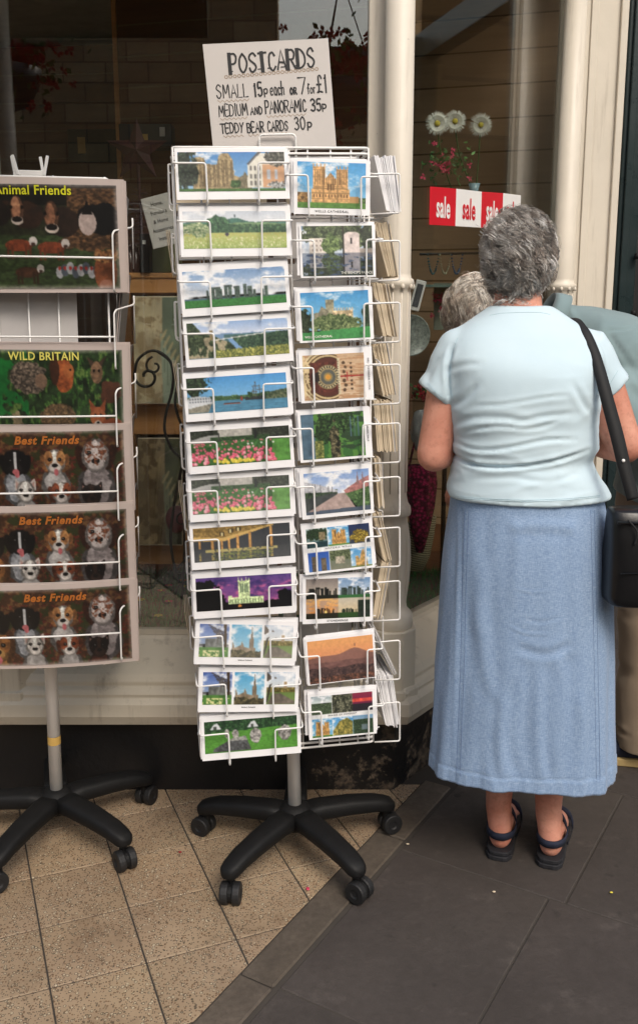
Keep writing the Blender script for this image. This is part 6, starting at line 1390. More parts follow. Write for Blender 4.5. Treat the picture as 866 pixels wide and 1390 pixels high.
# ---- T-shirt
S = MB()
S.loft(torso_rings([(670,606,824,.152,WY0), (659,607,820,.150,WY0), (645,611,811,.145,WY0), (630,613,803,.138,WY0), (620,616,798,.131,WY0), (604,613,807,.139,WY0), (590,614,808,.139,WY0), (575,610,807,.137,WY0), (540,608,811,.140,2.168), (510,606,813,.139,2.17), (488,602,815,.133,2.178),
   (470,604,812,.120,2.186), (455,612,803,.108,2.192), (443,626,789,.095,2.197), (432,642,772,.084,2.20), (422,656,757,.074,2.204), (415,666,746,.067,2.206)], dense=3))
def sleeve(root, mid, hem, hw, hd, r0):
    ax = (hem-root).normalized(); a1 = Vector((0, 1, 0)); u = ax.cross(a1).normalized()
    S.loft([ring(root, u, a1, r0, .070, 32, 2), ring(root.lerp(hem, .35), u, a1, r0*.94, .068, 32, 2), ring(root.lerp(hem, .75), u, a1, hw*.98, .064, 32, 2), ring(hem, u, a1, hw, .062, 32, 2)])
hl = (W(573, 522, 2.185)+W(608, 552, 2.185))/2; sleeve(W(634, 478, 2.19), None, hl, .052, .06, .070)
hr = (W(843, 505, 2.19)+W(812, 553, 2.19))/2; sleeve(W(783, 474, 2.19), None, hr, .053, .06, .070)
for q_ in (SL, SR): S.ball(q_+Vector((0, 0, -.002)), (.054, .064, .058), 20)
for a_, b_ in ((W(655, 430, 2.205), SL), (W(755, 430, 2.205), SR)): S.sweep([a_-Vector((0, 0, .045)), b_], [.045, .054], 16)
me = remesh(S, .0050, 12, .5)
Y_ = 2.05
wl = [(spl2([(616,626),(650,634),(700,632),(750,624),(800,612)], Y_), .0045, -.0075), (spl2([(620,606),(650,612),(690,606),(740,596),(780,596)], Y_), .0045, -.0040), (spl2([(630,590),(670,578),(720,580),(760,568)], Y_), .0045, -.0030),
      (spl2([(616,590),(640,570),(680,566),(720,572)], Y_), .007, -.003), (spl2([(640,552),(680,548),(740,538),(770,536)], Y_), .0040, -.0018), (spl2([(640,652),(690,646),(740,652),(790,640)], Y_), .006, -.0020),
      (spl2([(690,575),(730,565),(780,560)], Y_), .006, -.0025), (spl2([(612,560),(632,545),(650,520)], Y_), .007, -.003), (spl2([(806,565),(790,545),(775,520)], Y_), .007, -.003),
      (spl2([(617,470),(611,490),(609,512),(611,545)], Y_+.06), .0045, -.0055), (spl2([(805,462),(812,485),(814,512),(812,545)], Y_+.06), .0045, -.0055), (spl2([(605,487),(594,505),(585,525)], Y_), .006, -.003), (spl2([(818,480),(828,500),(835,515)], Y_), .006, -.003),
      (spl2([(608,674),(670,678),(720,679),(780,678),(822,674)], Y_), .0022, -.0016), (spl2([(612,508),(630,498),(655,494)], Y_), .006, -.0022)]
wrinkle(me, wl, noise_amp=.0022, nscale=11, ridge=.0042)
local(me, woman); shirt = obj_from(me, 'tee_shirt', M['tee'], woman)
NB_ = MB().tube([W(705, 417, 2.205)+Vector((.0705*math.cos(t_), .060*math.sin(t_), .010*math.sin(t_)-.002+.006*abs(math.cos(t_)))) for t_ in [2*math.pi*i/40 for i in range(40)]], .0042, 8, closed=True)

bvt = BVHTree.FromPolygons([v.co+woman.location for v in shirt.data.vertices], [tuple(p.vertices) for p in shirt.data.polygons])
def ray_line(bvh, pts, n_, lift):
    out = []
    for (x0, y0), (x1, y1) in zip(pts[:-1], pts[1:]):
        for t in np.linspace(0, 1, n_, endpoint=False):
            d = ray(x0+(x1-x0)*t, y0+(y1-y0)*t).normalized(); h = bvh.ray_cast(Vector((0, 0, CH)), d)
            if h[0]: out.append(h[0]-d*lift)
    return out
for nm, pts in (('hem_stitch', ((612,675),(660,679),(716,681),(770,679),(819,674))), ('hem_stitch', ((612,673),(660,677),(716,679),(770,677),(819,672))), ('armhole_seam', ((621,458),(613,480),(610,505),(612,530),(616,546))), ('armhole_seam', ((801,455),(809,478),(812,505),(811,530),(808,546))), ('neck_seam', ((664,428),(680,425),(706,424),(732,424),(748,427))), ('sleeve_stitch', ((580,520),(592,533),(606,543))), ('sleeve_stitch', ((838,503),(828,520),(816,540)))):
    P = ray_line(bvt, pts, 10, .0003)
    if len(P) > 3: MB().tube([p-woman.location for p in P], .0006, 4).build(nm, M['tee_seam'], shirt)
# ---- skirt
rows = [(655,613,812,.140,WY0),(678,613,817,.147,WY0),(700,610,821,.152,WY0),(740,602,825,.160,WY0),(800,598,828,.162,WY0),(860,594,830,.164,WY0),(920,589,831,.166,WY0),(980,585,831,.166,WY0),(1010,583,832,.166,WY0),(1034,581,832,.168,WY0)]
NS = 260; zr = []
for (py, xl, xr, b, Y) in rows:
    A = W(xl, py, Y); Bq = W(xr, py, Y); zr.append((A.z, (A.x+Bq.x)/2, (Bq.x-A.x)/2, b))
zr.sort(reverse=True); NZ = 150; vs = []; fs = []
zs = np.linspace(zr[0][0], zr[-1][0], NZ); zz = np.array([r[0] for r in zr])[::-1]
gx = np.interp(zs, zz, [r[1] for r in zr][::-1]); ga = np.interp(zs, zz, [r[2] for r in zr][::-1]); gb = np.interp(zs, zz, [r[3] for r in zr][::-1])
def smo(a, w=27): return np.convolve(np.pad(a, w//2, 'reflect', reflect_type='odd'), np.ones(w)/w, 'valid')
gx, ga, gb = smo(gx), smo(ga), smo(gb)
thk = 2*np.pi*np.arange(NS)/NS; T, Zi = np.meshgrid(thk, np.arange(NZ)); ct, st_ = np.cos(T), np.sin(T); tz = Zi/(NZ-1)
a_ = ga[Zi]; b_ = gb[Zi]; X = gx[Zi]+a_*np.sign(ct)*np.abs(ct)**.9; Yq = WY0+b_*np.sign(st_)*np.abs(st_)**.9; Zq = zs[Zi].copy()
nx = ct; ny = st_
fold = .0034*np.sin(7*T+1.2+1.2*tz)*tz**1.2+.0040*np.sin(4*T+.6-1.5*tz)*tz+.0034*np.sin(17*T+3*tz)*tz**1.6+.0018*np.sin(11*T-2*tz)*tz
X0 = X.copy()
def pxcol(px, py): return W(px, py, WY0-.17)
dsp = fold.copy(); bk = (st_ < .1)
def crease(pts, wd, dep):
    global dsp
    P = [pxcol(*p) for p in pts]; P = spline(P, 4); best = np.full(X.shape, 9.); tt = np.zeros(X.shape); L = len(P)-1
    for i in range(L):
        ax, az, bx, bz = P[i].x, P[i].z, P[i+1].x, P[i+1].z; abx, abz = bx-ax, bz-az; t = np.clip(((X0-ax)*abx+(Zq-az)*abz)/(abx**2+abz**2+1e-9), 0, 1); dd = np.hypot(X0-ax-t*abx, Zq-az-t*abz); m = dd < best; best = np.where(m, dd, best); tt = np.where(m, (i+t)/L, tt)
    dsp += np.where(bk, dep*(np.exp(-(best/wd)**2)-.5*np.exp(-((best-1.8*wd)/wd)**2))*np.clip(np.sin(np.pi*tt)*1.8, 0, 1), 0)
for pts, wd, dep in ((((698,800),(724,806),(750,802)), .003, .0010), (((690,852),(715,862),(745,862)), .003, .0014), (((712,842),(735,846),(765,838)), .004, -.0010), (((650,690),(646,780),(652,880)), .016, .0030), (((780,700),(786,800),(780,900)), .016, .0028), (((700,700),(704,760),(696,830)), .012, .0016), (((745,930),(742,1000),(748,1070)), .010, -.0026), (((676,950),(670,1010),(676,1075)), .012, -.0030), (((788,940),(792,1010),(786,1078)), .012, .0030),
                     (((690,720),(740,716),(790,722)), .012, .002), (((700,880),(740,890),(780,876)), .010, -.0020), (((660,760),(656,860),(668,960)), .014, .0030), (((760,890),(765,960),(756,1050)), .014, .0032), (((700,920),(690,1000),(700,1060)), .012, -.0026), (((732,900),(728,980),(735,1070)), .012, .0026), (((614,720),(604,850),(600,980)), .012, .0025)):
    crease(pts, wd, dep)
for pts in (((634,690),(630,800),(628,900),(624,1000),(622,1062)), ((803,690),(806,800),(808,900),(810,1000),(811,1070))):
    crease([(x+3.2, y) for x, y in pts], .0022, -.0012); crease([(x-2, y) for x, y in pts], .003, .0012)
hemz = zs[-1]+.038; dsp += np.where(Zq < hemz, .0012, 0)-.0012*np.exp(-((Zq-hemz)/.0016)**2)
dsp += np.where(Zq < hemz, .0007*np.sin(60*T), 0)
dsp += .0012*np.vectorize(lambda a, b, c: mnoise.noise(Vector((a*34, b*34, c*9))))(X, Yq, Zq)
X += nx*dsp; Yq += ny*dsp; Zq += np.where(tz > .9, (tz-.9)*10*(.006*np.sin(T*3+.5)-.010*ct), 0)
vs = np.stack([X, Yq, Zq], -1).reshape(-1, 3)
idx = np.arange(NZ*NS).reshape(NZ, NS); f = np.stack([idx[:-1], idx[1:], np.roll(idx[1:], -1, 1), np.roll(idx[:-1], -1, 1)], -1).reshape(-1, 4)
o = mesh_obj('denim_skirt', (vs-np.array(woman.location)).tolist(), f.tolist(), M['denim'], woman, True)
m = o.modifiers.new('s', 'SOLIDIFY'); m.thickness = .0025; m.offset = -1
# visible stitch lines along the two back seams and the hem
bm_s = BVHTree.FromPolygons([Vector(v) for v in vs], f.tolist())
def on_surf(bvh, px, py, lift=.0012):
    c = Vector((0, 0, CH)); d = ray(px, py).normalized(); h = bvh.ray_cast(c, d)
    return (h[0]-d*lift) if h[0] else None
for pts in (((636,692),(632,800),(630,900),(626,1000),(624,1058)), ((631,692),(627,800),(625,900),(621,1000),(619,1057)), ((801,692),(804,800),(806,900),(808,1000),(809,1066)), ((806,692),(809,800),(811,900),(813,1000),(814,1064))):
    P = []
    for i in range(len(pts)-1):
        for t in np.linspace(0, 1, 14, endpoint=False):
            x = pts[i][0]+(pts[i+1][0]-pts[i][0])*t; y = pts[i][1]+(pts[i+1][1]-pts[i][1])*t; q_ = on_surf(bm_s, x, y, .0004)
            if q_: P.append(q_-woman.location)
    if len(P) > 2: MB().tube(P, .0005, 4).build('seam', M['stitch'], woman)
P = [v for v in vs.reshape(NZ, NS, 3)[int(NZ*.945)]]
# ---- hair
def hair(parent, hc_, rad, n, cols, whorl, lenr, seed, rot=None, front=None, wave=.006, thick=.0011, covz=-.55, flow=.8, partial=None, k_lift=1.0):
    rs_ = random.Random(seed); V = []; Fc = []; C_ = []
    base = MB().ball(hc_, tuple(r*.97 for r in rad), 28)
    for v_ in base.v:
        dz_ = (v_.z-hc_.z)/rad[2]; tp = 1-.34*max(0, -dz_)**1.2; v_.x = hc_.x+(v_.x-hc_.x)*tp
        if dz_ < 0: v_.z = hc_.z+dz_*rad[2]*1.06
    def emit(P, r, col):
        b0 = len(V); npt = len(P)
        for i, p in enumerate(P):
            t = (P[min(i+1, npt-1)]-P[max(i-1, 0)]).normalized(); u = t.orthogonal().normalized(); w_ = t.cross(u); rr = r*(1-.75*(i/(npt-1))**2)
            for k in range(3): a = 2.094*k; V.append(p+(u*math.cos(a)+w_*math.sin(a))*rr); C_.append(col)
        for i in range(npt-1):
            for k in range(3): k2 = (k+1) % 3; Fc.append((b0+i*3+k, b0+i*3+k2, b0+i*3+3+k2, b0+i*3+3+k))
    wh = Vector(whorl).normalized(); k = 0; clumps = []
    for i in range(n):
        if i % 13 == 0:
            while True:
                d = Vector((rs_.gauss(0, 1), rs_.gauss(0, 1), rs_.gauss(0, 1))).normalized()
                if d.z < covz and not (d.y < -.1 and d.z > covz-.25): continue
                if front and d.dot(front[0]) > front[1] and d.z < front[2]: continue
                break
            lifts = rs_.uniform(.2, 1.3)
            cl = (d, rs_.uniform(-.7, .7), rs_.random()*6.28, rs_.uniform(14, 26), rs_.choice(cols), rs_.uniform(*lenr), rs_.uniform(-1, 1))
        d0, tw, ph, fq, col, L, sd_ = cl
        d = (d0+Vector((rs_.gauss(0, .055), rs_.gauss(0, .055), rs_.gauss(0, .055)))).normalized()
        tp = 1-.34*max(0, -d.z)**1.2; p = hc_+Vector((d.x*rad[0]*tp, d.y*rad[1]*(1-.12*max(0, -d.z)), d.z*rad[2]*(1.10 if d.z < 0 else 1)))
        tan = (d-wh*d.dot(wh)*1.0) - wh*.0; tan = (d*wh.dot(d)-wh); tan = (tan-d*tan.dot(d)); tan = tan.normalized() if tan.length > .05 else d.orthogonal().normalized()
        side = d.cross(tan); P = [p-d*.004]; cur = p; T_ = (tan*flow+side*tw+d*.30).normalized(); lift = lifts; ns = 8; st2 = L/ns
        for j in range(ns):
            q = j/ns; dd = (cur-hc_); dd = Vector((dd.x/rad[0]**2, dd.y/rad[1]**2, dd.z/rad[2]**2)).normalized()
            T_ = (T_+side*math.cos(ph+q*fq*.35)*.62*sd_-dd*(.05+.30*q)+Vector((0, 0, -.06))).normalized(); nx_ = cur+T_*st2
            e = nx_-hc_; k_ = math.sqrt((e.x/rad[0])**2+(e.y/rad[1])**2+(e.z/rad[2])**2)
            if k_ < 1.0 and e.z > -.02: nx_ = hc_+e/k_*1.0
            cur = nx_; hx_ = ph+q*(4+fq*.22); P.append(cur+side*math.sin(hx_)*wave*min(1, q*1.6)+d*(math.cos(hx_)*.5+.75)*wave*min(1, q*1.6)*lift*k_lift)
        if rs_.random() < .010: P = [q2+d*.016*(j2/8)**1.5+Vector((rs_.gauss(0, .003), rs_.gauss(0, .003), rs_.gauss(0, .003))) for j2, q2 in enumerate(P)]
        g = rs_.uniform(.7, 1.3); emit(P, thick*rs_.uniform(.7, 1.4), tuple(min(1, c*g) for c in col)+(1,))
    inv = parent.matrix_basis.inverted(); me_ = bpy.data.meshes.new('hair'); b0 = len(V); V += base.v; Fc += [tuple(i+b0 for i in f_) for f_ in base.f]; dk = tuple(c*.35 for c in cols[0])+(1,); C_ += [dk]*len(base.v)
    me_.from_pydata([tuple(inv @ v) for v in V], [], Fc); at = me_.color_attributes.new('Col', 'FLOAT_COLOR', 'POINT'); at.data.foreach_set('color', np.array(C_, np.float32).ravel())
    return obj_from(me_, 'hair', M['hair'], parent)
GREY = [(.46,.41,.37), (.58,.53,.49), (.36,.30,.26), (.70,.66,.62), (.48,.43,.39), (.80,.77,.74)]
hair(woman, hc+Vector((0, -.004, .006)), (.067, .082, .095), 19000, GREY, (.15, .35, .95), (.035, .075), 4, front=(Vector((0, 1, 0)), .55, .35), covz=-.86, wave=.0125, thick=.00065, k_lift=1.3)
# ---- sandals
def sandal(heel, toe, sd, idx):
    s_ = empty('sandal', (0, 0, 0)); s_.parent = woman; s_.matrix_parent_inverse = woman.matrix_basis.inverted()
    out = []
    for t, a in ((-.040,.012),(-.036,.024),(-.02,.033),(.02,.036),(.07,.035),(.12,.041),(.16,.043),(.19,.038),(.21,.026),(.218,.012)): out.append((t, a))
    pts = [heel+toe*t+sd*a for t, a in out]+[heel+toe*t-sd*a for t, a in reversed(out)]
    P2 = [(p.x, p.y) for p in pts]; cx_ = sum(p[0] for p in P2)/len(P2); cy_ = sum(p[1] for p in P2)/len(P2)
    sole = MB().extr(P2, .0005, .013).build('sole', M['sandal'], s_, bevel=.002); 
    MB().extr([((x-cx_)*.96+cx_, (y-cy_)*.97+cy_) for x, y in P2], .0135, .024).build('footbed', M['sandal'], s_, bevel=.002)
    def strap(P, w, mat, nm):
        P = spline(P, 6); L = []
        for i, p in enumerate(P): L += [p+Vector((0, 0, w/2)), p-Vector((0, 0, w/2))]
        o_ = MB().add(L, [(2*i, 2*i+1, 2*i+3, 2*i+2) for i in range(len(P)-1)]).build(nm, mat, s_, smooth=True); m_ = o_.modifiers.new('s', 'SOLIDIFY'); m_.thickness = .003; m_.offset = 0
    strap([heel+toe*.05+sd*.037+Vector((0, 0, .015)), heel+toe*.0+sd*.034+Vector((0, 0, .018)), heel-toe*.028+sd*.018+Vector((0, 0, .020)), heel-toe*.034+Vector((0, 0, .020)), heel-toe*.028-sd*.018+Vector((0, 0, .020)), heel-sd*.034+Vector((0, 0, .018)), heel+toe*.05-sd*.037+Vector((0, 0, .015))], .019, M['navy'], 'heel_strap')
    strap([heel+toe*.06+sd*.038+Vector((0, 0, -.02)), heel+toe*.055+sd*.034+Vector((0, 0, .025)), heel+toe*.06+sd*.015+Vector((0, 0, .054)), heel+toe*.06-sd*.015+Vector((0, 0, .054)), heel+toe*.055-sd*.034+Vector((0, 0, .025)), heel+toe*.06-sd*.038+Vector((0, 0, -.02))], .016, M['navy'], 'ankle_strap')
    strap([heel+toe*.145+sd*.044+Vector((0, 0, -.02)), heel+toe*.14+sd*.034+Vector((0, 0, .012)), heel+toe*.14+Vector((0, 0, .026)), heel+toe*.14-sd*.034+Vector((0, 0, .012)), heel+toe*.145-sd*.044+Vector((0, 0, -.02))], .022, M['navy'], 'toe_strap')
    for sg in (1, -1): strap([heel+toe*.01+sd*sg*.036+Vector((0, 0, .012)), heel+toe*.05+sd*sg*.038+Vector((0, 0, -.004)), heel+toe*.10+sd*sg*.042+Vector((0, 0, -.018))], .012, M['sandal'], 'side_strap')
for i, (heel, toe, sd, hx) in enumerate(FT): sandal(heel, toe, sd, i)
# ---- handbag
SB_ = BVHTree.FromObject(shirt, bpy.context.evaluated_depsgraph_get()) if False else None
me = shirt.data; bv = BVHTree.FromPolygons([v.co+woman.location for v in me.vertices], [tuple(p.vertices) for p in me.polygons])
bag = empty('handbag', (.83, 2.03, .62), label='black leather shoulder bag hanging at the right hip on a wide strap', cat='handbag')
strap_px = [(781,433),(790,447),(799,463),(808,485),(815,508),(822,535),(830,565),(838,595),(845,625),(852,652),(859,678)]
C_ = []
for x, y in strap_px:
    h = on_surf(bv, x, y, .006) if x < 812 else None
    C_.append(h if h else None)
f0 = min(i for i, c in enumerate(C_) if c); C_ = C_[f0:]; strap_px = strap_px[f0:]
last = [c for c in C_ if c][-1]; nb = Vector(W(859, 678, 1.99)); k0 = max(i for i, c in enumerate(C_) if c)
for i in range(k0+1, len(C_)):
    t = (i-k0)/(len(C_)-1-k0); C_[i] = W(strap_px[i][0], strap_px[i][1], last.y*(1-t)+1.985*t-.012*math.sin(math.pi*t))
top = C_[0]; over = [Vector((top.x-.004, top.y+.21, top.z-.13)), Vector((top.x-.003, top.y+.19, top.z-.03)), Vector((top.x-.002, top.y+.13, top.z+.018)), Vector((top.x-.001, top.y+.06, top.z+.020))]
P = spline(over+C_, 5); L = []; hw_ = .0125
for i, p in enumerate(P):
    t = (P[min(i+1, len(P)-1)]-P[max(i-1, 0)]).normalized(); u = t.cross(Vector((0, 1, 0))); u = u.normalized() if u.length > .3 else Vector((1, 0, 0))
    if u.x < 0: u = -u
    if i < 18: u = Vector((1, 0, 0))
    tf = i/(len(P)-1); w_ = hw_*(1.0 if tf < .5 else 1.0+.15*math.sin((tf-.5)*6)); u = (u+Vector((0, .0, 0))).normalized(); L += [p-u*w_, p+u*w_]
o = MB().add([v-bag.location for v in L], [(2*i, 2*i+1, 2*i+3, 2*i+2) for i in range(len(P)-1)]).build('strap', M['webbing'], bag, smooth=True); m = o.modifiers.new('s', 'SOLIDIFY'); m.thickness = .003; m.offset = 1
A = W(824, 690, 2.03); Z_ = W(824, 816, 2.03); wB = .34; hB = A.z-Z_.z; bx = MB(); rings = []
for t, k_ in ((0, .80), (.02, .90), (.12, .97), (.5, 1.), (.9, 1.), (.98, .95), (1, .86)):
    rings.append(ring((A.x+wB/2-.83+.002, .0, A.z-.62-hB*t), (1, 0, 0), (0, 1, 0), wB/2*(.90+.1*k_) if t < .5 else wB/2*k_**.4, .058*k_*(.7+.3*min(1, t*2.2)), 40, 5))
o = bx.loft(rings).build('bag_body', M['leather'], bag, smooth=True)
MB().tube([(A.x-.83+.01, -.046, A.z-.62-.022), (A.x-.83+.10, -.052, A.z-.62-.022), (A.x-.83+.30, -.05, A.z-.62-.022)], .0035, 6).build('zip_piping', M['leather'], bag, smooth=True)
MB().tube(spline([(A.x-.83+.03, -.050, A.z-.62-.015), (A.x-.83+.05, -.056, A.z-.62-.04), (A.x-.83+.045, -.057, A.z-.62-.07)], 4), .0022, 6).build('zip_pull', M['webbing'], bag, smooth=True)
MB().tube([(A.x-.83+.02, -.058, A.z-.62-hB*.62), (A.x-.83+.3, -.058, A.z-.62-hB*.60)], .002, 6).build('seam', M['leather'], bag, smooth=True)
MB().lathe([(.003, -.002), (.004, 0), (.003, .002)], (C_[-3].x-.83, C_[-3].y-2.03-.003, C_[-3].z-.62), 12, Matrix.Rotation(R(90), 3, 'X')).build('rivet', M['pole'], bag, smooth=True)
# ================================================================= second person, bending towards the splayed window
P2Y = 2.66
man = empty('person', (1.0, P2Y, 0), label='person bending forward towards the window in a grey-teal shirt and khaki trousers', cat='person')
B = MB(); h2 = W(646, 422, 2.62)+Vector((0, 0, -.004))
Hf = Vector((-.38, .92, 0)).normalized(); Hs = Vector((Hf.y, -Hf.x, 0))
def hd(f, s, z): return h2+Hf*f+Hs*s+Vector((0, 0, z))
B.ball(h2, (.076, .086, .092), 26); B.ball(hd(.045, 0, -.05), (.052, .05, .05), 18); B.sweep([hd(.088, 0, -.012), hd(.102, 0, -.035)], [.010, .013], 10)
for s in (-1, 1): B.sweep([hd(0, s*.074, -.005), hd(-.004, s*.078, -.035)], [.013, .009], 8)
nk = W(712, 452, 2.64); B.sweep([nk, h2+Vector((.04, .0, -.035))], [.058, .052], 16)
shc = W(765, 478, 2.66); hipc2 = Vector((1.02, P2Y, .95))
def tr(c, ax, a, b, n=40, p=2.3):
    ax = ax.normalized(); u = Vector((0, 1, 0)); v = ax.cross(u).normalized(); return ring(c, u, v, a, b, n, p)
ax = (shc-hipc2)
B.loft([tr(hipc2, Vector((0, 0, 1)), .16, .12), tr(hipc2.lerp(shc, .35)+Vector((.03, 0, .02)), ax, .16, .115), tr(hipc2.lerp(shc, .7)+Vector((.03, 0, .03)), ax, .18, .115), tr(shc, ax, .16, .085), tr(shc.lerp(nk, .5), ax, .08, .06)])
limb([shc+Vector((.01, -.17, -.01)), shc+Vector((-.00, -.19, -.17)), shc+Vector((-.01, -.19, -.28))], [.052, .046, .040]); e2 = shc+Vector((-.01, -.19, -.28)); w2 = shc+Vector((-.13, -.06, -.40)); limb([e2, e2.lerp(w2, .5), w2], [.040, .035, .026]); hand(w2, Vector((-.6, .4, -.3)), Vector((0, 0, 1)), 1)
limb([shc+Vector((.01, .16, -.02)), shc+Vector((-.05, .18, -.16)), shc+Vector((-.08, .18, -.28))], [.050, .046, .040]); e3 = shc+Vector((-.08, .18, -.28)); w3 = shc+Vector((-.20, .10, -.36)); limb([e3, e3.lerp(w3, .5), w3], [.040, .035, .026]); hand(w3, Vector((-.6, -.1, -.3)), Vector((0, 0, 1)), -1)
gf = G(838, 1034); FT2 = []
for (fx, fy) in ((gf.x+.09, gf.y-.01), (gf.x+.16, gf.y+.19)):
    an = Vector((fx, fy, .10)); kn = Vector((fx-.02, fy, .50)); hp = Vector((1.02, P2Y-.08 if fy < P2Y+.05 else P2Y+.08, .90)); B.sweep([hp, kn, an], [.085, .058, .042], 16); toe = Vector((-1, .25 if fy > P2Y else -.1, 0)).normalized()
    B.sweep([an+Vector((0, 0, -.05)), an+toe*.10+Vector((0, 0, -.06)), an+toe*.17+Vector((0, 0, -.07))], [.036, .034, .024], 12); FT2.append((an, kn, hp, toe))
me = remesh(B, .006, 5, .5); local(me, man); obj_from(me, 'body', M['skin'], man)
for s in (-1, 1): MB().ball(hd(.080, s*.028, .005), .0115, 10).build('eye', M['white_vinyl'], man, smooth=True, world=True)
MB().sweep([hd(.090, -.020, -.062), hd(.096, 0, -.060), hd(.090, .020, -.062)], [.004, .006, .004], 8).build('mouth', bpy.data.materials['lips'], man, smooth=True, world=True)
FAIR = [(.60,.53,.45), (.70,.64,.56), (.50,.42,.34), (.80,.75,.68), (.46,.36,.30)]
hair(man, h2+Vector((.004, -.006, .006)), (.086, .094, .096), 9000, FAIR, (.25, -.2, .9), (.05, .085), 9, front=(Hf, .6, .3), covz=-.8, wave=.008, flow=1.0, thick=.0008)
# shirt
S = MB(); n2 = W(737, 452, 2.65)
rows = [(Vector((1.03, P2Y, .855)), Vector((0, 0, 1)), .205, .165), (Vector((1.03, P2Y, .93)), Vector((-.1, 0, 1)), .20, .155), (Vector((1.0, P2Y, 1.04)), Vector((-.4, 0, 1)), .195, .150), (Vector((.945, P2Y, 1.15)), Vector((-.7, 0, 1)), .195, .145), (Vector((.87, P2Y, 1.225)), Vector((-1, 0, .9)), .20, .135), (Vector((.79, P2Y, 1.275)), Vector((-1, 0, .7)), .205, .115), (Vector((.725, P2Y, 1.31)), Vector((-1, 0, .5)), .17, .090), (Vector((.675, P2Y, 1.335)), Vector((-1, 0, .5)), .075, .068), (Vector((.650, P2Y, 1.35)), Vector((-1, 0, .5)), .062, .060)]
S.loft([tr(c, a_, u, v) for c, a_, u, v in rows])
s0 = Vector((.775, P2Y-.15, 1.27)); s1 = s0+Vector((.02, -.05, -.13)); s2 = s0+Vector((.02, -.06, -.22)); S.loft([ring(s0, (1, 0, 0), (0, .6, .4), .085, .08, 28, 2), ring(s0.lerp(s1, .5), (1, 0, -.1), (0, 1, 0), .090, .072, 28, 2), ring(s1, (1, 0, 0), (0, 1, 0), .086, .066, 28, 2), ring(s2, (1, 0, 0), (0, 1, 0), .084, .064, 28, 2)])
s0 = Vector((.775, P2Y+.15, 1.25)); s1 = s0+Vector((-.02, .05, -.13)); S.loft([ring(s0, (1, 0, 0), (0, .6, .4), .085, .08, 24, 2), ring(s1, (1, 0, 0), (0, 1, 0), .078, .066, 24, 2), ring(s1+Vector((-.01, 0, -.08)), (1, 0, 0), (0, 1, 0), .074, .06, 24, 2)])
me = remesh(S, .007, 6, .5)
Yb = P2Y-.15; wl = [(spl2([(770,400),(780,425),(784,450)], Yb), .008, -.005), (spl2([(822,448),(840,446),(866,444)], Yb), .004, -.004), (spl2([(822,448),(830,470),(848,500),(856,530)], Yb), .008, -.003), (spl2([(845,520),(870,570)], Yb), .014, -.003), (spl2([(795,470),(830,500),(850,540)], Yb), .014, -.003), (spl2([(830,600),(870,620)], Yb), .014, -.004)]
wrinkle(me, wl, back=False, noise_amp=.008, nscale=7); local(me, man); ms = obj_from(me, 'shirt', M['teal_shirt'], man)
cn = (rows[-1][0]+Vector((-.004, 0, .004))); cv = ring(cn, (0, 1, 0), (Vector((-1, 0, .5)).cross(Vector((0, 1, 0)))).normalized(), .064, .064, 30, 2)
o = MB().loft([cv, [p+Vector((-.020, 0, .018)) for p in cv], [p+(p-cn)*.14+Vector((-.008, 0, .008)) for p in cv], [p+(p-cn)*.20+Vector((.018, 0, -.002)) for p in cv]], caps=False).build('collar', bpy.data.materials['grey_teal_cotton'], ms, smooth=True); o.matrix_parent_inverse = man.matrix_basis.inverted(); m = o.modifiers.new('s', 'SOLIDIFY'); m.thickness = .002
# trousers
Tm = MB(); Tm.loft([ring((1.035, P2Y, z), (1, 0, 0), (0, 1, 0), a, b, 36, 2.4) for z, a, b in ((1.0, .145, .175), (.9, .158, .185), (.8, .16, .185), (.72, .14, .175))])
for (an, kn, hp, toe) in FT2:
    Tm.loft([ring(hp+Vector((.0, 0, -.02)), (1, 0, 0), (0, 1, 0), .125, .095, 30, 2.3), ring(hp.lerp(kn, .5), (1, 0, 0), (0, 1, 0), .112, .090, 30, 2.3), ring(kn, (1, 0, 0), (0, 1, 0), .100, .082, 30, 2.3), ring(kn.lerp(an, .5), (1, 0, 0), (0, 1, 0), .095, .080, 30, 2.3), ring(kn.lerp(an, .92)+Vector((-.006, 0, 0)), (1, 0, 0), (0, 1, 0), .094, .080, 30, 2.3), ring(Vector((an.x-.006, an.y, .055)), (1, 0, 0), (0, 1, 0), .096, .082, 30, 2.3)])
me = remesh(Tm, .007, 6, .5); Yt = P2Y-.12
wl = [(spl2([(795,850),(820,868),(838,885),(845,900)], Yt), .010, -.012), (spl2([(800,880),(825,900),(842,930)], Yt), .010, -.008), (spl2([(820,835),(866,855)], Yt), .010, -.006), (spl2([(835,1000),(850,1015),(866,1020)], Yt), .008, -.006), (spl2([(850,860),(856,930),(858,1030)], Yt), .005, -.004), (spl2([(832,1010),(845,1028)], Yt), .006, -.006), (spl2([(865,930),(850,960),(840,1000)], Yt), .012, -.006)]
wrinkle(me, wl, back=False, noise_amp=.007, nscale=9); local(me, man); obj_from(me, 'trousers', M['khaki'], man)
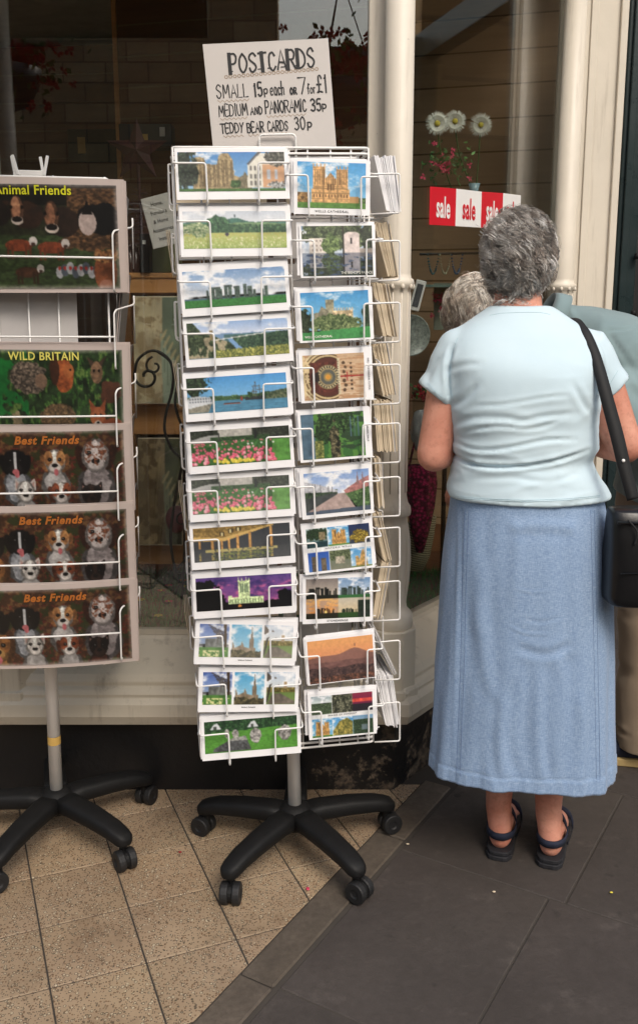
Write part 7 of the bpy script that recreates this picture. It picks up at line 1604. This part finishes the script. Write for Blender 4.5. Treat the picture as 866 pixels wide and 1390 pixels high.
for (an, kn, hp, toe) in FT2:
    s_ = empty('shoe', (0, 0, 0)); s_.parent = man; s_.matrix_parent_inverse = man.matrix_basis.inverted(); sd = Vector((toe.y, -toe.x, 0)); o0 = Vector((an.x, an.y, 0))
    out = ((-.06,.02),(-.05,.035),(0,.04),(.06,.042),(.12,.046),(.17,.042),(.20,.03),(.215,.012)); pts = [o0+toe*t+sd*a for t, a in out]+[o0+toe*t-sd*a for t, a in reversed(out)]
    MB().extr([(p.x, p.y) for p in pts], .0005, .026).build('sole', M['tan_sole'], s_, bevel=.004)
    MB().sweep([o0-toe*.025+Vector((0, 0, .058)), o0+toe*.06+Vector((0, 0, .055)), o0+toe*.15+Vector((0, 0, .044)), o0+toe*.175+Vector((0, 0, .040))], [.040, .043, .036, .026], 20).build('upper', M['navy'], s_, smooth=True)
    for k in range(4): c = o0+toe*(.07+.022*k)+Vector((0, 0, .092-.006*k)); MB().tube([c+sd*.02, c, c-sd*.02], .0022, 5).build('lace', M['card_old'], s_)
# ================================================================= camera, light, render
cam = bpy.data.cameras.new('camera'); co = link(bpy.data.objects.new('camera', cam))
co.location = (0, 0, CH); co.rotation_euler = (math.pi/2-PITCH, 0, 0)
cam.sensor_fit = 'VERTICAL'; cam.sensor_height = 36; cam.sensor_width = 24; cam.lens = F/1390*36; cam.shift_y = -45/1390; cam.clip_start = .05; cam.clip_end = 300
sc.camera = co
w = bpy.data.worlds.new('World'); sc.world = w; w.use_nodes = True; nt = w.node_tree
sky = nt.nodes.new('ShaderNodeTexSky'); sky.sky_type = 'NISHITA'; sky.sun_disc = False
SE, SA = R(48), R(22)            # sun height; direction it comes from, measured to the right of straight behind the camera
sky.sun_elevation = SE; sky.sun_rotation = R(180)-SA; sky.air_density = 1.6; sky.dust_density = 4; sky.ozone_density = .6
bg = nt.nodes['Background']; nt.links.new(sky.outputs[0], bg.inputs[0]); bg.inputs[1].default_value = .12
L = bpy.data.lights.new('sun', 'SUN'); L.energy = 1.2; L.angle = R(22); L.color = (1, .96, .9)
lo = link(bpy.data.objects.new('sun', L))
dirv = Vector((math.sin(SA)*math.cos(SE), -math.cos(SA)*math.cos(SE), math.sin(SE)))   # towards the sun
lo.rotation_euler = dirv.to_track_quat('Z', 'Y').to_euler(); lo.location = dirv*20
vs = sc.view_settings; vs.view_transform = 'Standard'; vs.look = 'None'; vs.gamma = 1; vs.exposure = .5
sc.render.engine = 'CYCLES'
try: sc.cycles.max_bounces = 8; sc.cycles.transparent_max_bounces = 8
except Exception: pass
